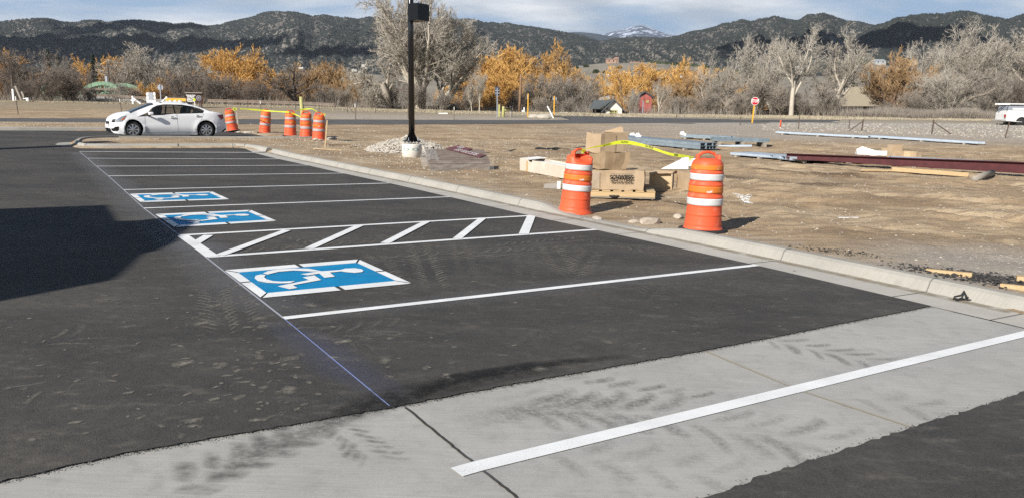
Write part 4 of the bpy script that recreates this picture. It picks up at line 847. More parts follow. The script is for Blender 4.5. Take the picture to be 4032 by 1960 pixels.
T = [
('wil0', -30, 132, 232, 'gold', 'golden willow cut by the left edge of the photo', 1), ('cot0', 45, 118, 208, 'brown', 'brownish bare tree at the far left behind the leaning posts', 1.1), ('cot1', 118, 112, 196, 'brown', 'bare brown tree just left of the tallest left spruce', 1.1),
('bru0', 95, 96, 300, 'brown', 'low bare thicket above the left bank by the utility pole', 1), ('bru1', 190, 93, 268, 'brown', 'many stemmed bare tree left of the hidden half of the bridge', 1.1), ('bru2', 285, 94, 262, 'brown', 'many stemmed bare tree in front of the left end of the green arch', 1.2),
('cot2', 250, 125, 210, 'grey', 'grey bare tree between the left spruce and the middle spruce', 1.1), ('cot3', 318, 118, 222, 'brown', 'bare brown tree just left of the spruce behind the bridge', 1.05), ('bru0', 340, 98, 330, 'brown', 'short dark brush at the left foot of the green arch', 1),
('wil1', 462, 150, 236, 'gold', 'golden willow behind the utility pole by the bridge', .8), ('cot0', 545, 128, 208, 'grey', 'broad grey tree right of the bridge, left of the pair', 1.1), ('cob1', 632, 132, 186, 'pale', 'pale grey tree with white limbs above the windscreen of the car', 1.15), ('cot1', 700, 126, 215, 'grey', 'grey bare tree between the white limbed tree and the big golden willow', 1.0),
('bru1', 520, 104, 318, 'grey', 'grey brush standing right of the end of the bridge', 1.2), ('wil0', 640, 108, 300, 'gold', 'small orange willow behind the round sign back', .75), ('bru2', 745, 105, 272, 'brown', 'brown thicket behind the brown information board', 1.2), ('bru0', 820, 102, 300, 'brown', 'brown thicket right of the information board', 1.2),
('wil1', 838, 142, 202, 'gold', 'big golden willow above the car, left of its twin', .85), ('wil0', 930, 140, 218, 'gold', 'second golden willow, on the right of the big one', .9), ('wil1', 1030, 140, 252, 'gold', 'lower golden willow left of the dark gnarled tree', .9), ('bru2', 905, 103, 292, 'brown', 'grey brown brush behind the left part of the guardrail', 1.2), ('bru1', 985, 100, 312, 'brown', 'dark brush behind the middle of the guardrail', 1.2), ('bru0', 1065, 102, 318, 'brown', 'brush just left of the dark gnarled tree', 1.0),
('gna0', 1168, 95, 246, 'brown', 'dark gnarled old tree behind the guardrail above the drums', 1.05), ('wil0', 1250, 128, 272, 'rust', 'rust coloured willow right of the gnarled tree', .8), ('wil1', 1318, 130, 256, 'rust', 'rust orange willow between the gnarled tree and the white houses', .95), ('wil0', 1380, 126, 282, 'rust', 'rust coloured willow left of the tan field', .8), ('bru1', 1265, 100, 330, 'grey', 'grey brush behind the yellow green post', 1.1), ('bru2', 1340, 98, 345, 'grey', 'low grey brush at the end of the guardrail', 1.1),
('gna1', 1478, 93, 302, 'pale', 'small pale spreading tree left of the black pole', .9), ('bru0', 1555, 98, 300, 'grey', 'grey thicket just left of the black pole', 1.1),
('cob0', 1660, 93, -60, 'pale', 'tallest pale cottonwood, rising behind the black pole', .92), ('cob1', 1740, 92, 70, 'pale', 'broad white limbed cottonwood right of the black pole', 1.0), ('bru2', 1640, 90, 322, 'grey', 'grey undergrowth at the foot of the tall cottonwood', 1.2), ('bru1', 1745, 89, 350, 'grey', 'tangled brush hiding the white machine', 1.2), ('gna1', 1530, 96, 150, 'pale', 'pale cottonwood whose limbs reach left of the black pole', .8),
('cot0', 1858, 88, 300, 'pale', 'slender white stemmed sapling by the road right of the cottonwood', .6), ('cot3', 1888, 87, 258, 'pale', 'taller slender sapling left of the golden willows', .6), ('bru0', 1830, 92, 345, 'grey', 'grey brush behind the two saplings', 1.2),
('wil0', 1935, 132, 212, 'gold', 'bright golden willow left of the long pole', .85), ('wil1', 2010, 130, 204, 'gold', 'bright golden willow just behind the long pole', .85), ('wil0', 2112, 128, 200, 'gold', 'tall golden willow right of the long pole', .8), ('wil1', 2172, 127, 226, 'rust', 'rust and gold willow left of the bare knoll', .75), ('wil1', 1965, 112, 296, 'gold', 'lower orange willow behind the road signs', .9), ('wil0', 1815, 128, 290, 'gold', 'orange willow showing through the white limbed cottonwood', .8),
('cot2', 2075, 104, 292, 'grey', 'grey bare tree between the two yellow posts', 1.1), ('cot1', 2155, 101, 285, 'grey', 'grey tree behind the right hand yellow post', 1.0), ('bru1', 2030, 98, 352, 'brown', 'dark brush behind the left yellow post', 1.1), ('cot0', 2225, 106, 278, 'grey', 'fluffy grey tree left of the white house', 1.0), ('bru2', 2282, 104, 292, 'grey', 'grey bushy tree touching the roof of the white house', .9), ('bru0', 2140, 95, 372, 'grey', 'low brush by the leaning white board', 1.1), ('bru1', 2225, 96, 378, 'grey', 'low brush just left of the white house', 1.1),
('gna0', 2470, 122, 262, 'gold', 'sparse golden tree rising behind the grey metal building', .6), ('wil1', 2545, 160, 262, 'gold', 'golden willow behind the red barn, left of the next', .9), ('wil0', 2625, 165, 256, 'gold', 'golden willow below the hillside houses', .9), ('wil1', 2710, 150, 268, 'gold', 'orange willow right of the hillside houses', .9), ('wil0', 2735, 118, 295, 'rust', 'rust brown willow left of the stop sign', .9), ('wil1', 2660, 121, 330, 'rust', 'low rust willow behind the white stemmed tree', .7),
('bru1', 2497, 97, 345, 'pale', 'pale many stemmed tree right of the white house', .6), ('cot2', 2598, 101, 302, 'pale', 'white stemmed tree in front of the red barn', 1.0), ('bru2', 2680, 98, 375, 'grey', 'low grey brush right of the red barn', 1.2),
('cot3', 2790, 116, 214, 'pale', 'pale slender tree above the small white hillside shed', .8), ('cot0', 2880, 116, 188, 'pale', 'pale tree with crooked top left of the stop sign', .85), ('gna1', 2850, 99, 268, 'grey', 'spreading grey tree left of the stop sign', 1.0), ('bru0', 2770, 97, 350, 'grey', 'grey brush along the road left of the stop sign', 1.2), ('bru1', 2920, 96, 345, 'grey', 'dark stemmed brush behind the stop sign', 1.2),
('cot1', 2972, 112, 142, 'pale', 'pale tree with a tufted top right above the stop sign', .75), ('cot2', 3036, 108, 165, 'pale', 'slim pale tree between two larger cottonwoods', .7), ('gna0', 3000, 97, 270, 'grey', 'crooked trunked tree right of the stop sign', 1.0),
('cot3', 3119, 92, 82, 'pale', 'big cottonwood with a straight grey trunk right of the stop sign', 1.0), ('bru2', 3080, 95, 330, 'grey', 'brush at the foot of the straight trunked cottonwood', 1.2), ('bru0', 3170, 93, 350, 'grey', 'brush between the straight trunked cottonwood and its neighbour', 1.2),
('cot0', 3285, 95, 88, 'pale', 'big spreading cottonwood left of the open knoll', 1.05), ('gna1', 3228, 93, 250, 'grey', 'dark forked tree under the big spreading cottonwood', .9), ('bru1', 3255, 90, 350, 'grey', 'grey brush left of the tan field', 1.1),
('wil0', 3552, 100, 212, 'rust', 'brown orange tree right of the open knoll', .8), ('cot1', 3622, 106, 160, 'pale', 'pale forked tree just right of the brown orange one', .75), ('cot2', 3738, 101, 76, 'pale', 'tall pale cottonwood, the leftmost of the right hand group', .85), ('cot3', 3842, 102, 88, 'pale', 'pale cottonwood in the middle of the right hand group', .85), ('cot0', 3940, 100, 100, 'pale', 'pinkish pale cottonwood above the white truck', .95), ('cot1', 4060, 99, 105, 'pale', 'pale cottonwood cut by the right edge of the photo', 1.0),
('gna0', 3808, 92, 235, 'grey', 'dark leaning tree below the right hand cottonwoods', 1.1), ('bru2', 3722, 91, 272, 'pale', 'short white barked tree right of the brown orange one', 1.0), ('cot2', 3900, 96, 255, 'grey', 'grey tree standing left of the white truck', .9), ('cot3', 4010, 95, 265, 'grey', 'grey tree standing right behind the white truck', .9), ('bru0', 3640, 92, 340, 'grey', 'grey brush left of the short white barked tree', 1.2), ('bru1', 3880, 91, 330, 'grey', 'brown brush beside the bumper of the truck', 1.2), ('bru2', 3985, 93, 300, 'brown', 'dark brush behind the ladder rack', 1.2), ('bru0', 3480, 96, 392, 'brown', 'low brown bush on the tan field', .9)]
for key, X_, dist, yt, mt, lab, wx in T:
    nm = 'willow_tree' if key[:3] == 'wil' else 'brush_thicket' if key[:3] == 'bru' else 'bare_tree'
    g = {'w': 'golden and rust willows', 'b': 'many stemmed brush along the road and river', 'c': 'bare trees along the river', 'g': 'bare trees along the river'}[key[0]]
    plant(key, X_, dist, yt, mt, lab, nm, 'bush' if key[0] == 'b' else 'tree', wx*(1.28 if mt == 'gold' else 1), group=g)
tall = [o for o in col.objects if o.get('label', '').startswith('broad white limbed')][0]; tall.rotation_euler = (0, R(5), R(0))
# evergreens
A('spruce_needle', (.012, .020, .012), .9, (.035, .045, .025), 1.5)
def spruce(sd, H, wd):
    r = random.Random(sd); V = []; Fs = []
    for i in range(int(60)):
        z = H*(.06+.93*i/60); L = wd*(1-z/H)**.85+.15
        for k in range(9):
            a = r.uniform(0, 6.28); l = L*r.uniform(.6, 1.1); nn = 7
            for j in range(nn):
                f0 = j/nn; p = Vector((math.cos(a)*l*f0, math.sin(a)*l*f0, z-l*.35*f0+.12*l*f0*f0)); d = Vector((math.cos(a), math.sin(a), -.25)); s_ = Vector((-math.sin(a), math.cos(a), 0))
                w_ = .22*(1-.6*f0)*(1+L*.15); b = len(V); dz = r.uniform(-.15, .1)
                V += [p+s_*w_+Vector((0, 0, dz)), p-s_*w_+Vector((0, 0, dz*.5)), p+d*l/nn*1.7-Vector((0, 0, .12))]; Fs.append((b, b+1, b+2))
    return np.array(V), np.array(Fs)
for k, (X_, dist, yt, wd, lab) in enumerate([(205, 150, 184, 2.6, 'tallest dark spruce, left of the green bridge'), (243, 158, 210, 2.4, 'smaller dark spruce right beside the tallest one'), (378, 138, 208, 3.2, 'dark spruce rising behind the left end of the green arch'), (282, 170, 240, 2.6, 'half hidden dark evergreen behind the bare brown trees'), (480, 128, 338, 3.6, 'low dark evergreen behind the right end of the green arch')]):
    p = onray(X_, dist, 400); H = atd(X_, yt, dist).z-p.z; V, Fq = spruce(k+50, H, wd)
    o = empty('spruce_tree', p, 0, lab, 'tree', 'evergreens by the bridge'); link_mesh('crown', npmesh('crown', V, Fq, 3), M['spruce_needle'], o)
    MB().tube([(0, 0, -.3), (0, 0, H*.96)], [.2, .03], 6).build('trunk', M['brown_bark'], o)
# uncountable low brush and dry grass along the far verge
def tufts(name, lab, cat, n, fx, hmin, hmax, m, sd, wd=.03, k=5):
    r = np.random.default_rng(sd); P = fx(r, n); N = len(P); n2 = 3
    a = r.uniform(0, 6.28, (N, k)); l = r.uniform(.1, .7, (N, k)); h = r.uniform(hmin, hmax, (N, k))*(.45+.9*vnoise(P[:, 0]*.3, P[:, 1]*.3, 5))[:, None]; V = np.zeros((N, k, 3, 3))
    b = P[:, None]+r.normal(0, .12, (N, k, 3))*np.array([1, 1, 0]); tip = b+np.stack([np.cos(a)*l*h, np.sin(a)*l*h, h], -1); s = np.stack([-np.sin(a), np.cos(a), 0*a], -1)*wd
    V[:, :, 0] = b+s; V[:, :, 1] = b-s; V[:, :, 2] = tip
    return tag(link_mesh(name, npmesh(name, V.reshape(-1, 3), np.arange(N*k*3), 3), M[m]), lab, cat, None, 'stuff')
A('dry_grass', (.36, .30, .20), .9, (.50, .44, .33), .5)
def verge(x0, x1, y0, y1):
    def f(r, n):
        X_ = r.uniform(x0, x1, n)+r.normal(0, 90, n); d = r.uniform(y0, y1, n); u = (X_-2016)/F0; x = u*d; kk = ~((d > 88) & (X_ > 2322) & (X_ < 2462)); x = x[kk]; d = d[kk]; return np.stack([x, d, G(x, d)+.03], -1)
    return f
tufts('verge_grass', 'dry pale grass growing along the far side of the road', 'grass', 16000, verge(1450, 4150, 79, 93), .06, .24, 'dry_grass', 1, .035)
tufts('verge_grass', 'dry grass on the crest of the bank at the left', 'grass', 9000, verge(-60, 1450, 86, 93), .06, .26, 'dry_grass', 2, .03)
tufts('river_brush', 'tangled brown undergrowth filling the space under the river trees', 'undergrowth', 12000, verge(-60, 4150, 95, 116), .5, 2.1, 'grey_twig', 3, .022)
tufts('river_brush', 'purplish brown low brush in front of the tan field at the right', 'undergrowth', 5500, verge(3420, 3820, 85, 92), .5, 1.35, 'grey_twig', 4, .02)
# ------------------------------------------------------------------ traffic drums
def worn(name, base, chip, amt=.5, sc_=5, c2=None):
    t = NT(name); c = t.ramp(t.noise(3, 4), [(.35, base), (.7, c2 or tuple(x*.85 for x in base))])
    n = t.math('ADD', t.noise(sc_, 6, .7, t.co((1, 1, .6))), t.math('MULTIPLY', t.noise(sc_*6, 3, .7), .15)); k = .5+(.5-amt)*.5
    c = t.mix(t.ramp(n, [(k+.08, 0), (k+.1, 1)]), c, chip); t.col(c).rough(.5); M[name] = t.m
worn('drum_plastic', (.80, .118, .045), (.72, .17, .09), .35, 4, (.66, .095, .04)); worn('band_white', (.62, .62, .61), (.62, .14, .06), .22, 5, (.50, .49, .47)); worn('band_orange', (.70, .21, .03), (.66, .6, .55), .25, 6, (.56, .15, .025))
worn('band_grey', (.42, .40, .39), (.6, .15, .06), .30, 6)
DR = [(.300, .0), (.305, .03), (.262, .055), (.250, .10), (.252, .105), (.246, .125), (.240, .235), (.244, .24), (.238, .255), (.232, .36), (.236, .366), (.236, .474), (.240, .478), (.240, .497), (.228, .505), (.226, .535), (.229, .54), (.226, .635), (.231, .64), (.231, .66), (.221, .668), (.219, .70), (.222, .705), (.219, .80), (.224, .805), (.224, .822), (.213, .83), (.211, .86), (.209, .92), (.198, .955), (.17, .98), (.12, .998), (.05, 1.003)]
def drum(P, lab, s=1.0, lean=0, lean_az=0, rz=0, orange=(.3,), dent=False, seed=1, grp='orange and white traffic drums', crush=0, bands=('band_white', 'band_orange')):
    r = random.Random(seed); o = empty('traffic_drum', P, rz, lab, 'traffic drum', grp)
    def df(v):
        x, y, z = v; q = Vector((x, y, z))
        if dent and z > .80:                         # the crown of this drum is pushed in on the side facing the camera
            k = float(ssm(.80, .93, z)); f = float(ssm(-.02, -.16, y*math.cos(.2)+x*math.sin(.2)))
            q.y += k*f*(.26*max(0., 1-abs(x)/.22))
            rid = math.exp(-((abs(x)-.155)/.035)**2)*k*float(ssm(.02, -.1, y)); q.y -= .035*rid
            if z > .93: q.z -= .04
        q.x += crush*.03*math.sin(z*9+seed)*ssm(.1, .5, z); q.y += crush*.03*math.cos(z*7+seed)*ssm(.1, .5, z)
        q.x *= 1+crush*.05*math.sin(5*math.atan2(y, x)+z*8); return q
    def lay(prof, m, nm, n=40, cap=False):
        b = MB().lathe(prof, n, cap=cap); b.v = [tuple(df(p)) for p in b.v]; return b.build(nm, M[m], o, True)
    fine = []
    for (r0, z0), (r1, z1) in zip(DR[:-1], DR[1:]):
        n = max(1, int((z1-z0)/.02)); fine += [(r0+(r1-r0)*k/n, z0+(z1-z0)*k/n) for k in range(n)]
    fine.append(DR[-1]); lay(fine, 'drum_plastic', 'body')
    def rad(z): return float(np.interp(z, [p[1] for p in DR], [p[0] for p in DR]))
    for z0, z1, m in ((.372, .468, 0), (.543, .632, 1), (.708, .797, 0))+(() if dent else ((.848, .915, 1),)):
        lay([(rad(z0)+.004+.0003, z0)]+[(rad(z0+(z1-z0)*k/5)+.0045, z0+(z1-z0)*k/5) for k in range(6)]+[(rad(z1)+.0005, z1)], bands[m], 'white_band' if m == 0 else 'orange_band')
    bs = MB().lathe([(.335, .0), (.34, .02), (.325, .045), (.29, .05)], 32); bs.build('rubber_base', M['rubber'], o, True) if not dent else None
    h = MB(); zt = .99-(.045 if dent else 0); tw = .25 if dent else 0; Mx = Matrix.Rotation(tw, 4, 'Z')
    P_ = [Mx @ Vector(q) for q in [(-.17, 0, zt-.03), (-.14, 0, zt+.045), (-.08, 0, zt+.085), (0, 0, zt+.095), (.08, 0, zt+.075), (.13, 0, zt+.03), (.165, 0, zt-.05)]]
    h.tube(P_, [.022, .024, .021, .019, .021, .024, .026], 8)
    for sx in (-.15, .16): q = Mx @ Vector((sx, 0, zt+.0)); h.box(q, (.035, .075, .115), tw, ch=.01)
    h.build('handle', M['drum_plastic'], o, True)
    o.scale = (s, s, s)
    if lean: o.rotation_mode = 'QUATERNION'; o.rotation_quaternion = Quaternion((math.cos(lean_az), math.sin(lean_az), 0), lean) @ Quaternion((0, 0, 1), rz)
    return o
def gp(X, Y): return atg(X, Y)
dR = gp(2766, 911); dL = gp(2262, 838)
bR = drum(dR, 'traffic drum with chipped orange bands nearest to the camera, right end of the yellow tape', 1.03, R(1.2), R(90), R(12), seed=2)
bL = drum(dL, 'dented traffic drum with a crushed top beside the cardboard boxes', 1.0, R(4), R(95), R(25), dent=True, seed=5)
FD = [((1255, 551), R(3), 'foremost upright traffic drum of the far row, right by the wooden stake', 0, ('band_grey', 'band_orange')), ((1205, 543), R(2), 'traffic drum with an extra white top band, just left of the foremost one', .5, ('band_grey', 'band_orange')), ((1143, 534), R(2.5), 'middle traffic drum of the far row', 0, ('band_grey', 'band_orange')), ((1042, 523), R(6), 'traffic drum standing alone, leaning right, second from the car', 0, ('band_grey', 'band_orange')), ((918, 517), R(-9), 'crumpled leaning traffic drum right behind the white car', 1.2, ('band_grey', 'band_orange'))]
fd = []
for (X_, Y_), ln, lab, cr, bd in FD:
    p = gp(X_, Y_); p.z = gz(p.x, p.y)+.05; px_h = 1.0; fd.append(drum(p, lab, 1.03, ln, R(90), rnd.uniform(0, .6)+.2, seed=int(X_), crush=cr, bands=bd))
# tapes
A('carton_pale', (.52, .45, .36), .85, (.62, .56, .47), 2.2)
A('tape_yellow', (.52, .56, .025), .5, (.40, .45, .02), 9)
def tape(name, P, w0, lab, parentless=True, words=None, flat=(0, 0, 1), sag=0, wds=None):
    P = [Vector(p) for p in P]; Q = []
    for i in range(len(P)-1):
        for k in range(8): 
            t = k/8; a = P[max(i-1, 0)]; b = P[i]; c = P[i+1]; d = P[min(i+2, len(P)-1)]
            Q.append(.5*((2*b)+(-a+c)*t+(2*a-5*b+4*c-d)*t*t+(-a+3*b-3*c+d)*t**3))
    Q.append(P[-1]); b = MB(); V = []
    N = len(Q)
    for i, q in enumerate(Q):
        t = i/(N-1); wd = w0*(wds(t) if wds else 1); ang = .9*math.sin(t*5+1); up = Vector((0, -math.sin(ang)*.5, math.cos(ang)))
        V += [q+up*wd/2, q-up*wd/2]
    n = len(V); off = Vector((0, .0015, 0)); V2 = V+[v+off for v in V]
    Fs = [(2*i, 2*i+1, 2*i+3, 2*i+2) for i in range(N-1)]+[(n+2*i, n+2*i+2, n+2*i+3, n+2*i+1) for i in range(N-1)]
    b.add(V2, Fs); o = b.build(name, M['tape_yellow']); tag(o, lab, 'tape'); o['tape'] = 1; del o['tape']
    return o, Q
def text_mesh(name, body, size, m, parent=None, Mx=None, ext=.001, bold=0, sx=1.0, align='CENTER'):
    cu_ = bpy.data.curves.new('lettering', 'FONT'); cu_.body = body; cu_.size = size; cu_.extrude = ext; cu_.align_x = align; cu_.align_y = 'CENTER'; cu_.offset = bold; cu_.resolution_u = 2
    to = bpy.data.objects.new('lettering', cu_); me = bpy.data.meshes.new_from_object(to); me.name = name; bpy.data.objects.remove(to); bpy.data.curves.remove(cu_)
    me.transform((Mx or Matrix()) @ Matrix.Diagonal((sx, 1, 1, 1))); me.materials.clear(); return link_mesh(name, me, M[m], parent)
def face_M(p, nrm, up=(0, 0, 1)):        # matrix whose x,y span a plane with this normal
    z = Vector(nrm).normalized(); x = Vector(up).cross(z).normalized(); y = z.cross(x); m = Matrix((x, y, z)).transposed().to_4x4(); m.translation = p; return m
tL = atd(2293, 590, dL.y); tR = atd(2716, 617, dR.y)
mid = [atd(2380, 573, 12.4), atd(2450, 561, 12.2), atd(2530, 573, 11.9), atd(2640, 608, 11.5)]
tp, Q = tape('caution_tape', [tL]+mid+[tR], .048, 'yellow caution tape strung between the two near drums', wds=lambda t: .25+.95*ssm(0, .25, t)*(1-.75*ssm(.85, 1, t)))
for k, f in enumerate((.24, .44, .66, .86)):
    i = int(f*(len(Q)-1)); d = (Q[i+1]-Q[i-1]).normalized(); t_ = i/(len(Q)-1); ang = .9*math.sin(t_*5+1); up = Vector((0, -math.sin(ang)*.5, math.cos(ang))); n = d.cross(up).normalized()
    if n.y > 0: n = -n
    y = n.cross(d).normalized(); m = Matrix((d, y, n)).transposed().to_4x4(); m.translation = Q[i]+n*.004
    text_mesh('lettering', 'CAUTION', .042, 'letter_black', tp, m, .0003, .0006, .8)
for q in (tL, tR):
    kn = MB()
    for k in range(7): a = k*.9; kn.bar(q+Vector((-.02+.012*k, -.01, .0)), q+Vector((.03*math.cos(a), -.02, -.055*abs(math.sin(a))-.01)), .012, .003)
    kn.build('knot', M['tape_yellow'], tp)
f0 = fd
t2, Q2 = tape('caution_tape', [atd(945, 429.5, 36), atd(985, 432, 34), atd(1045, 437, 33.8), atd(1090, 440, 33.6), atd(1138, 443, 33.3)], .07, 'yellow caution tape tied over the two left drums of the far row')
t3, Q3 = tape('caution_tape', [atd(1145, 445, 33.2), atd(1165, 453, 33), atd(1184, 462, 32.8)], .06, 'short yellow tape drooping between the middle drum and its right neighbour')
t4, Q4 = tape('caution_tape', [atd(1165, 439, 32.6), atd(1195, 432, 32.6), atd(1228, 430, 32.6), atd(1247, 440, 32.6)], .06, 'loose end of yellow tape curling beside the yellow green post')
for q, lab in ((atd(1270, 453, 32), 'scrap of yellow tape tied on top of the foremost far drum'), (atd(924, 431, 37), 'scrap of yellow tape tied on the crumpled drum behind the car')):
    b = MB()
    for k in range(9): a = k*2.4; b.bar(q, q+Vector((.12*math.cos(a), 0, .09*math.sin(a))), .03, .004, (0, 1, 0))
    tag(b.build('tape_scrap', M['tape_yellow']), lab, 'tape')
# ------------------------------------------------------------------ black lamp post
p = at(1622, 618, .1); p.z = gz(p.x, p.y)+.1; S_ = F0/p.y
o = empty('lamp_post', p, 0, 'tall black steel lamp post bolted on a round concrete footing', 'lamp post')
zt = .40
b = MB().lathe([(.31, -.25), (.31, .36), (.30, zt-.0)], 40); b.build('footing', M['white_wall'], o, True)
for ax, cx in ((-.48, 'l'), (.5, 'r')):                          # printed mark on the form tube
    e = MB(); n = 20
    for (rx, rz_, dep, mm) in ((.105, .042, .312, 0),):
        V = []; 
        for k in range(n):
            a = 2*math.pi*k/n; u = ax+rx/.31*math.cos(a)*1.05; z = .24+rz_*math.sin(a)
            for f_ in (1, .78):
                uu_ = ax+rx/.31*math.cos(a)*1.05*f_; V.append((.3125*math.sin(uu_), -.3125*math.cos(uu_), .24+rz_*math.sin(a)*f_))
        e.add(V, [(2*k, 2*k+1, (2*k+3) % (2*n), (2*k+2) % (2*n)) for k in range(n)])
        e.add([(.3125*math.sin(ax+q), -.3125*math.cos(ax+q), z) for q, z in ((-.2, .225), (.2, .225), (.2, .262), (-.2, .262))], [(0, 1, 2, 3)])
        e.add([(.3125*math.sin(ax+q), -.3125*math.cos(ax+q), z) for q, z in ((-.2, .29), (.2, .29), (.24, .30), (-.24, .30))], [(0, 1, 2, 3)])
    e.build('printed_mark', A('teal_print', (.08, .25, .25), .6) or M['teal_print'], o)
MB().box((0, 0, zt+.09), (.44, .44, .028), R(28)).build('base_plate', M['black_paint'], o)
for k in range(4):
    a = R(28+45+90*k); c = (math.cos(a)*.235, math.sin(a)*.235)
    MB().tube([(c[0], c[1], zt-.02), (c[0], c[1], zt+.2)], .014, 6).lathe([(.028, zt+.045), (.028, zt+.072)], 6, Matrix.Translation((c[0], c[1], 0))).lathe([(.028, zt+.105), (.028, zt+.13)], 6, Matrix.Translation((c[0], c[1], 0))).build('anchor_bolt', M['galvanized'], o)
g_ = MB()
for k in range(4):
    a = R(28+90*k); d = Vector((math.cos(a), math.sin(a), 0)); s_ = Vector((-d.y, d.x, 0))*.006
    g_.add([d*.08+s_+Vector((0, 0, zt+.1)), d*.20+s_+Vector((0, 0, zt+.1)), d*.085+s_+Vector((0, 0, zt+.36)), d*.08-s_+Vector((0, 0, zt+.1)), d*.20-s_+Vector((0, 0, zt+.1)), d*.085-s_+Vector((0, 0, zt+.36))], [(0, 1, 2), (5, 4, 3), (0, 3, 4, 1), (1, 4, 5, 2), (2, 5, 3, 0)])
g_.build('gusset', M['black_paint'], o)
sh = MB().tube([(0, 0, zt+.1), (0.0, 0, 7.6)], [.098, .078], 24); so_ = sh.build('shaft', M['black_gloss'] if 'black_gloss' in M else (A('black_gloss', (.008, .008, .010), .22, spec=.6) or M['black_gloss']), o, True)
hd = MB().box((.55, 0, 7.55), (.7, .32, .10), ch=.02); hd.bar((0, 0, 7.5), (.3, 0, 7.5), .06); hd.build('lamp_head', M['black_paint'], o)
tall_p = p
# box strapped to the post
cx = atd(1662, 48, p.y); bo = empty('control_box', (p.x, p.y, 0), 0, 'black metal case with a top handle strapped high on the lamp post', 'control box')
zb0 = atd(1655, 86, p.y-.1).z; zb1 = atd(1655, 20, p.y-.1).z; H = zb1-zb0; ang = R(-38)
Mx = Matrix.Translation((.08, -.06, (zb0+zb1)/2)) @ Matrix.Rotation(ang, 4, 'Z')
MB().box((0, 0, 0), (.36, .50, H), M=Mx @ Matrix.Translation((.27, 0, 0)), ch=.008).build('case', M['black_paint'], bo)
MB().box((0, 0, 0), (.16, .34, H*1.04), M=Mx @ Matrix.Translation((.03, .0, 0)), ch=.006).build('mounting_channel', M['black_paint'], bo)
hm = Mx @ Matrix.Translation((.30, 0, H/2)); pts = [hm @ Vector(q) for q in ((0, -.075, 0), (0, -.075, .055), (0, .075, .055), (0, .075, 0))]
b = MB(); [b.bar(pts[i], pts[i+1], .018) for i in range(3)]; b.build('handle', M['black_paint'], bo)
for z in (zb1-.02, zb0+.10):
    b = MB().lathe([(.098, z-.010), (.101, z), (.098, z+.010)], 20, cap=False); b.bar((.05, -.088, z), (.20, -.14, z), .006, .02); b.build('steel_strap', M['galvanized_bright'], bo)
# ------------------------------------------------------------------ rocks and rubble
def rock_mesh(sd, flat=.7, sub=2):
    bm = bmesh.new(); bmesh.ops.create_icosphere(bm, subdivisions=sub, radius=1); r = random.Random(sd); k = [Vector((r.gauss(0, 1), r.gauss(0, 1), r.gauss(0, 1))).normalized() for _ in range(7)]; c = [r.uniform(.55, .95) for _ in k]
    for v in bm.verts:
        q = v.co.copy()
        for n, d in zip(k, c):
            e = q.dot(n)-d
            if e > 0: q -= n*e*.85
        v.co = Vector((q.x, q.y*.8, q.z*flat))
    me = bpy.data.meshes.new('rock'); bm.to_mesh(me); bm.free(); return me
RK = [rock_mesh(i) for i in range(5)]
for q in RK: q.materials.append(M['rock_round'])
def stones(name, P, sizes, m, lab, cat, sd, flat=.7):
    r = np.random.default_rng(sd); base = np.array([(1, 0, 0), (.4, .9, 0), (-.7, .6, 0), (-.8, -.5, 0), (.2, -.9, 0), (.5, .2, .7), (-.3, .4, .8), (-.2, -.5, .65)]); Fc = np.array([(0, 1, 5), (1, 6, 5), (1, 2, 6), (2, 3, 6), (3, 7, 6), (3, 4, 7), (4, 0, 5), (4, 5, 7), (5, 6, 7)])
    n = len(P); B = base[None]*r.uniform(.6, 1.25, (n, 8, 1)); a = r.uniform(0, 6.28, n); ca, sa = np.cos(a)[:, None], np.sin(a)[:, None]; V = np.empty((n, 8, 3)); st = r.uniform(.55, 1.0, (n, 1))
    V[..., 0] = B[..., 0]*ca-B[..., 1]*st*sa; V[..., 1] = B[..., 0]*sa+B[..., 1]*st*ca; V[..., 2] = (B[..., 2]-.25)*flat
    V = V*sizes[:, None, None]+P[:, None]; Fq = (Fc[None]+np.arange(n)[:, None, None]*8).reshape(-1, 3)
    return tag(link_mesh(name, npmesh(name, V.reshape(-1, 3), Fq, 3), M[m]), lab, cat, None, 'stuff')
def heap(cx, cy, rx, ry, h, n, sd, s0, s1):
    r = np.random.default_rng(sd); a = r.uniform(0, 6.28, n); q = np.sqrt(r.uniform(0, 1, n)); x = cx+np.cos(a)*q*rx; y = cy+np.sin(a)*q*ry
    z = dirt_h(x, y)+h*np.clip(1-q, 0, 1)**.9*(.8+.4*vnoise(x*3, y*3, sd)); return np.stack([x, y, z], -1), r.uniform(s0, s1, n)
hp = at(1555, 604, .1); P_, s_ = heap(hp.x+.35, hp.y+1.1, 1.55, .9, .55, 2600, 3, .03, .085); stones('gravel_heap', P_, s_, 'rock_pale', 'heap of pale broken rock behind the foot of the lamp post', 'gravel', 3)
r = np.random.default_rng(5)
def field_pts(n, poly_px, sd, near=0):
    r = np.random.default_rng(sd); pts = np.array([at(*q)[:2] for q in poly_px]); lo, hi = pts.min(0), pts.max(0); o = []
    x = r.uniform(lo[0], hi[0], n*8); y = r.uniform(lo[1], hi[1], n*8); k = (sdist(x, y, pts) > 0) & (sdist(x, y, LOT) < -.05); x = x[k][:n]; y = y[k][:n]; return np.stack([x, y, dirt_h(x, y)], -1)
def scat(lab, n, poly, sd, s0, s1, m='rock_round', pw=3): P = field_pts(n, poly, sd); r = np.random.default_rng(sd+1); stones('scattered_stones', P, s0+(s1-s0)*r.uniform(0, 1, len(P))**pw, m, lab, 'stones', sd)
scat('small stones scattered over the dirt near the two close drums', 7000, [(1900, 740), (2100, 640), (4300, 640), (4300, 1200), (3000, 960), (2200, 830)], 6, .006, .035)
scat('small stones scattered over the dirt around the lamp post', 5200, [(1050, 580), (1250, 560), (2500, 560), (2400, 700), (1900, 745), (1400, 650)], 7, .012, .05, 'rock_pale')
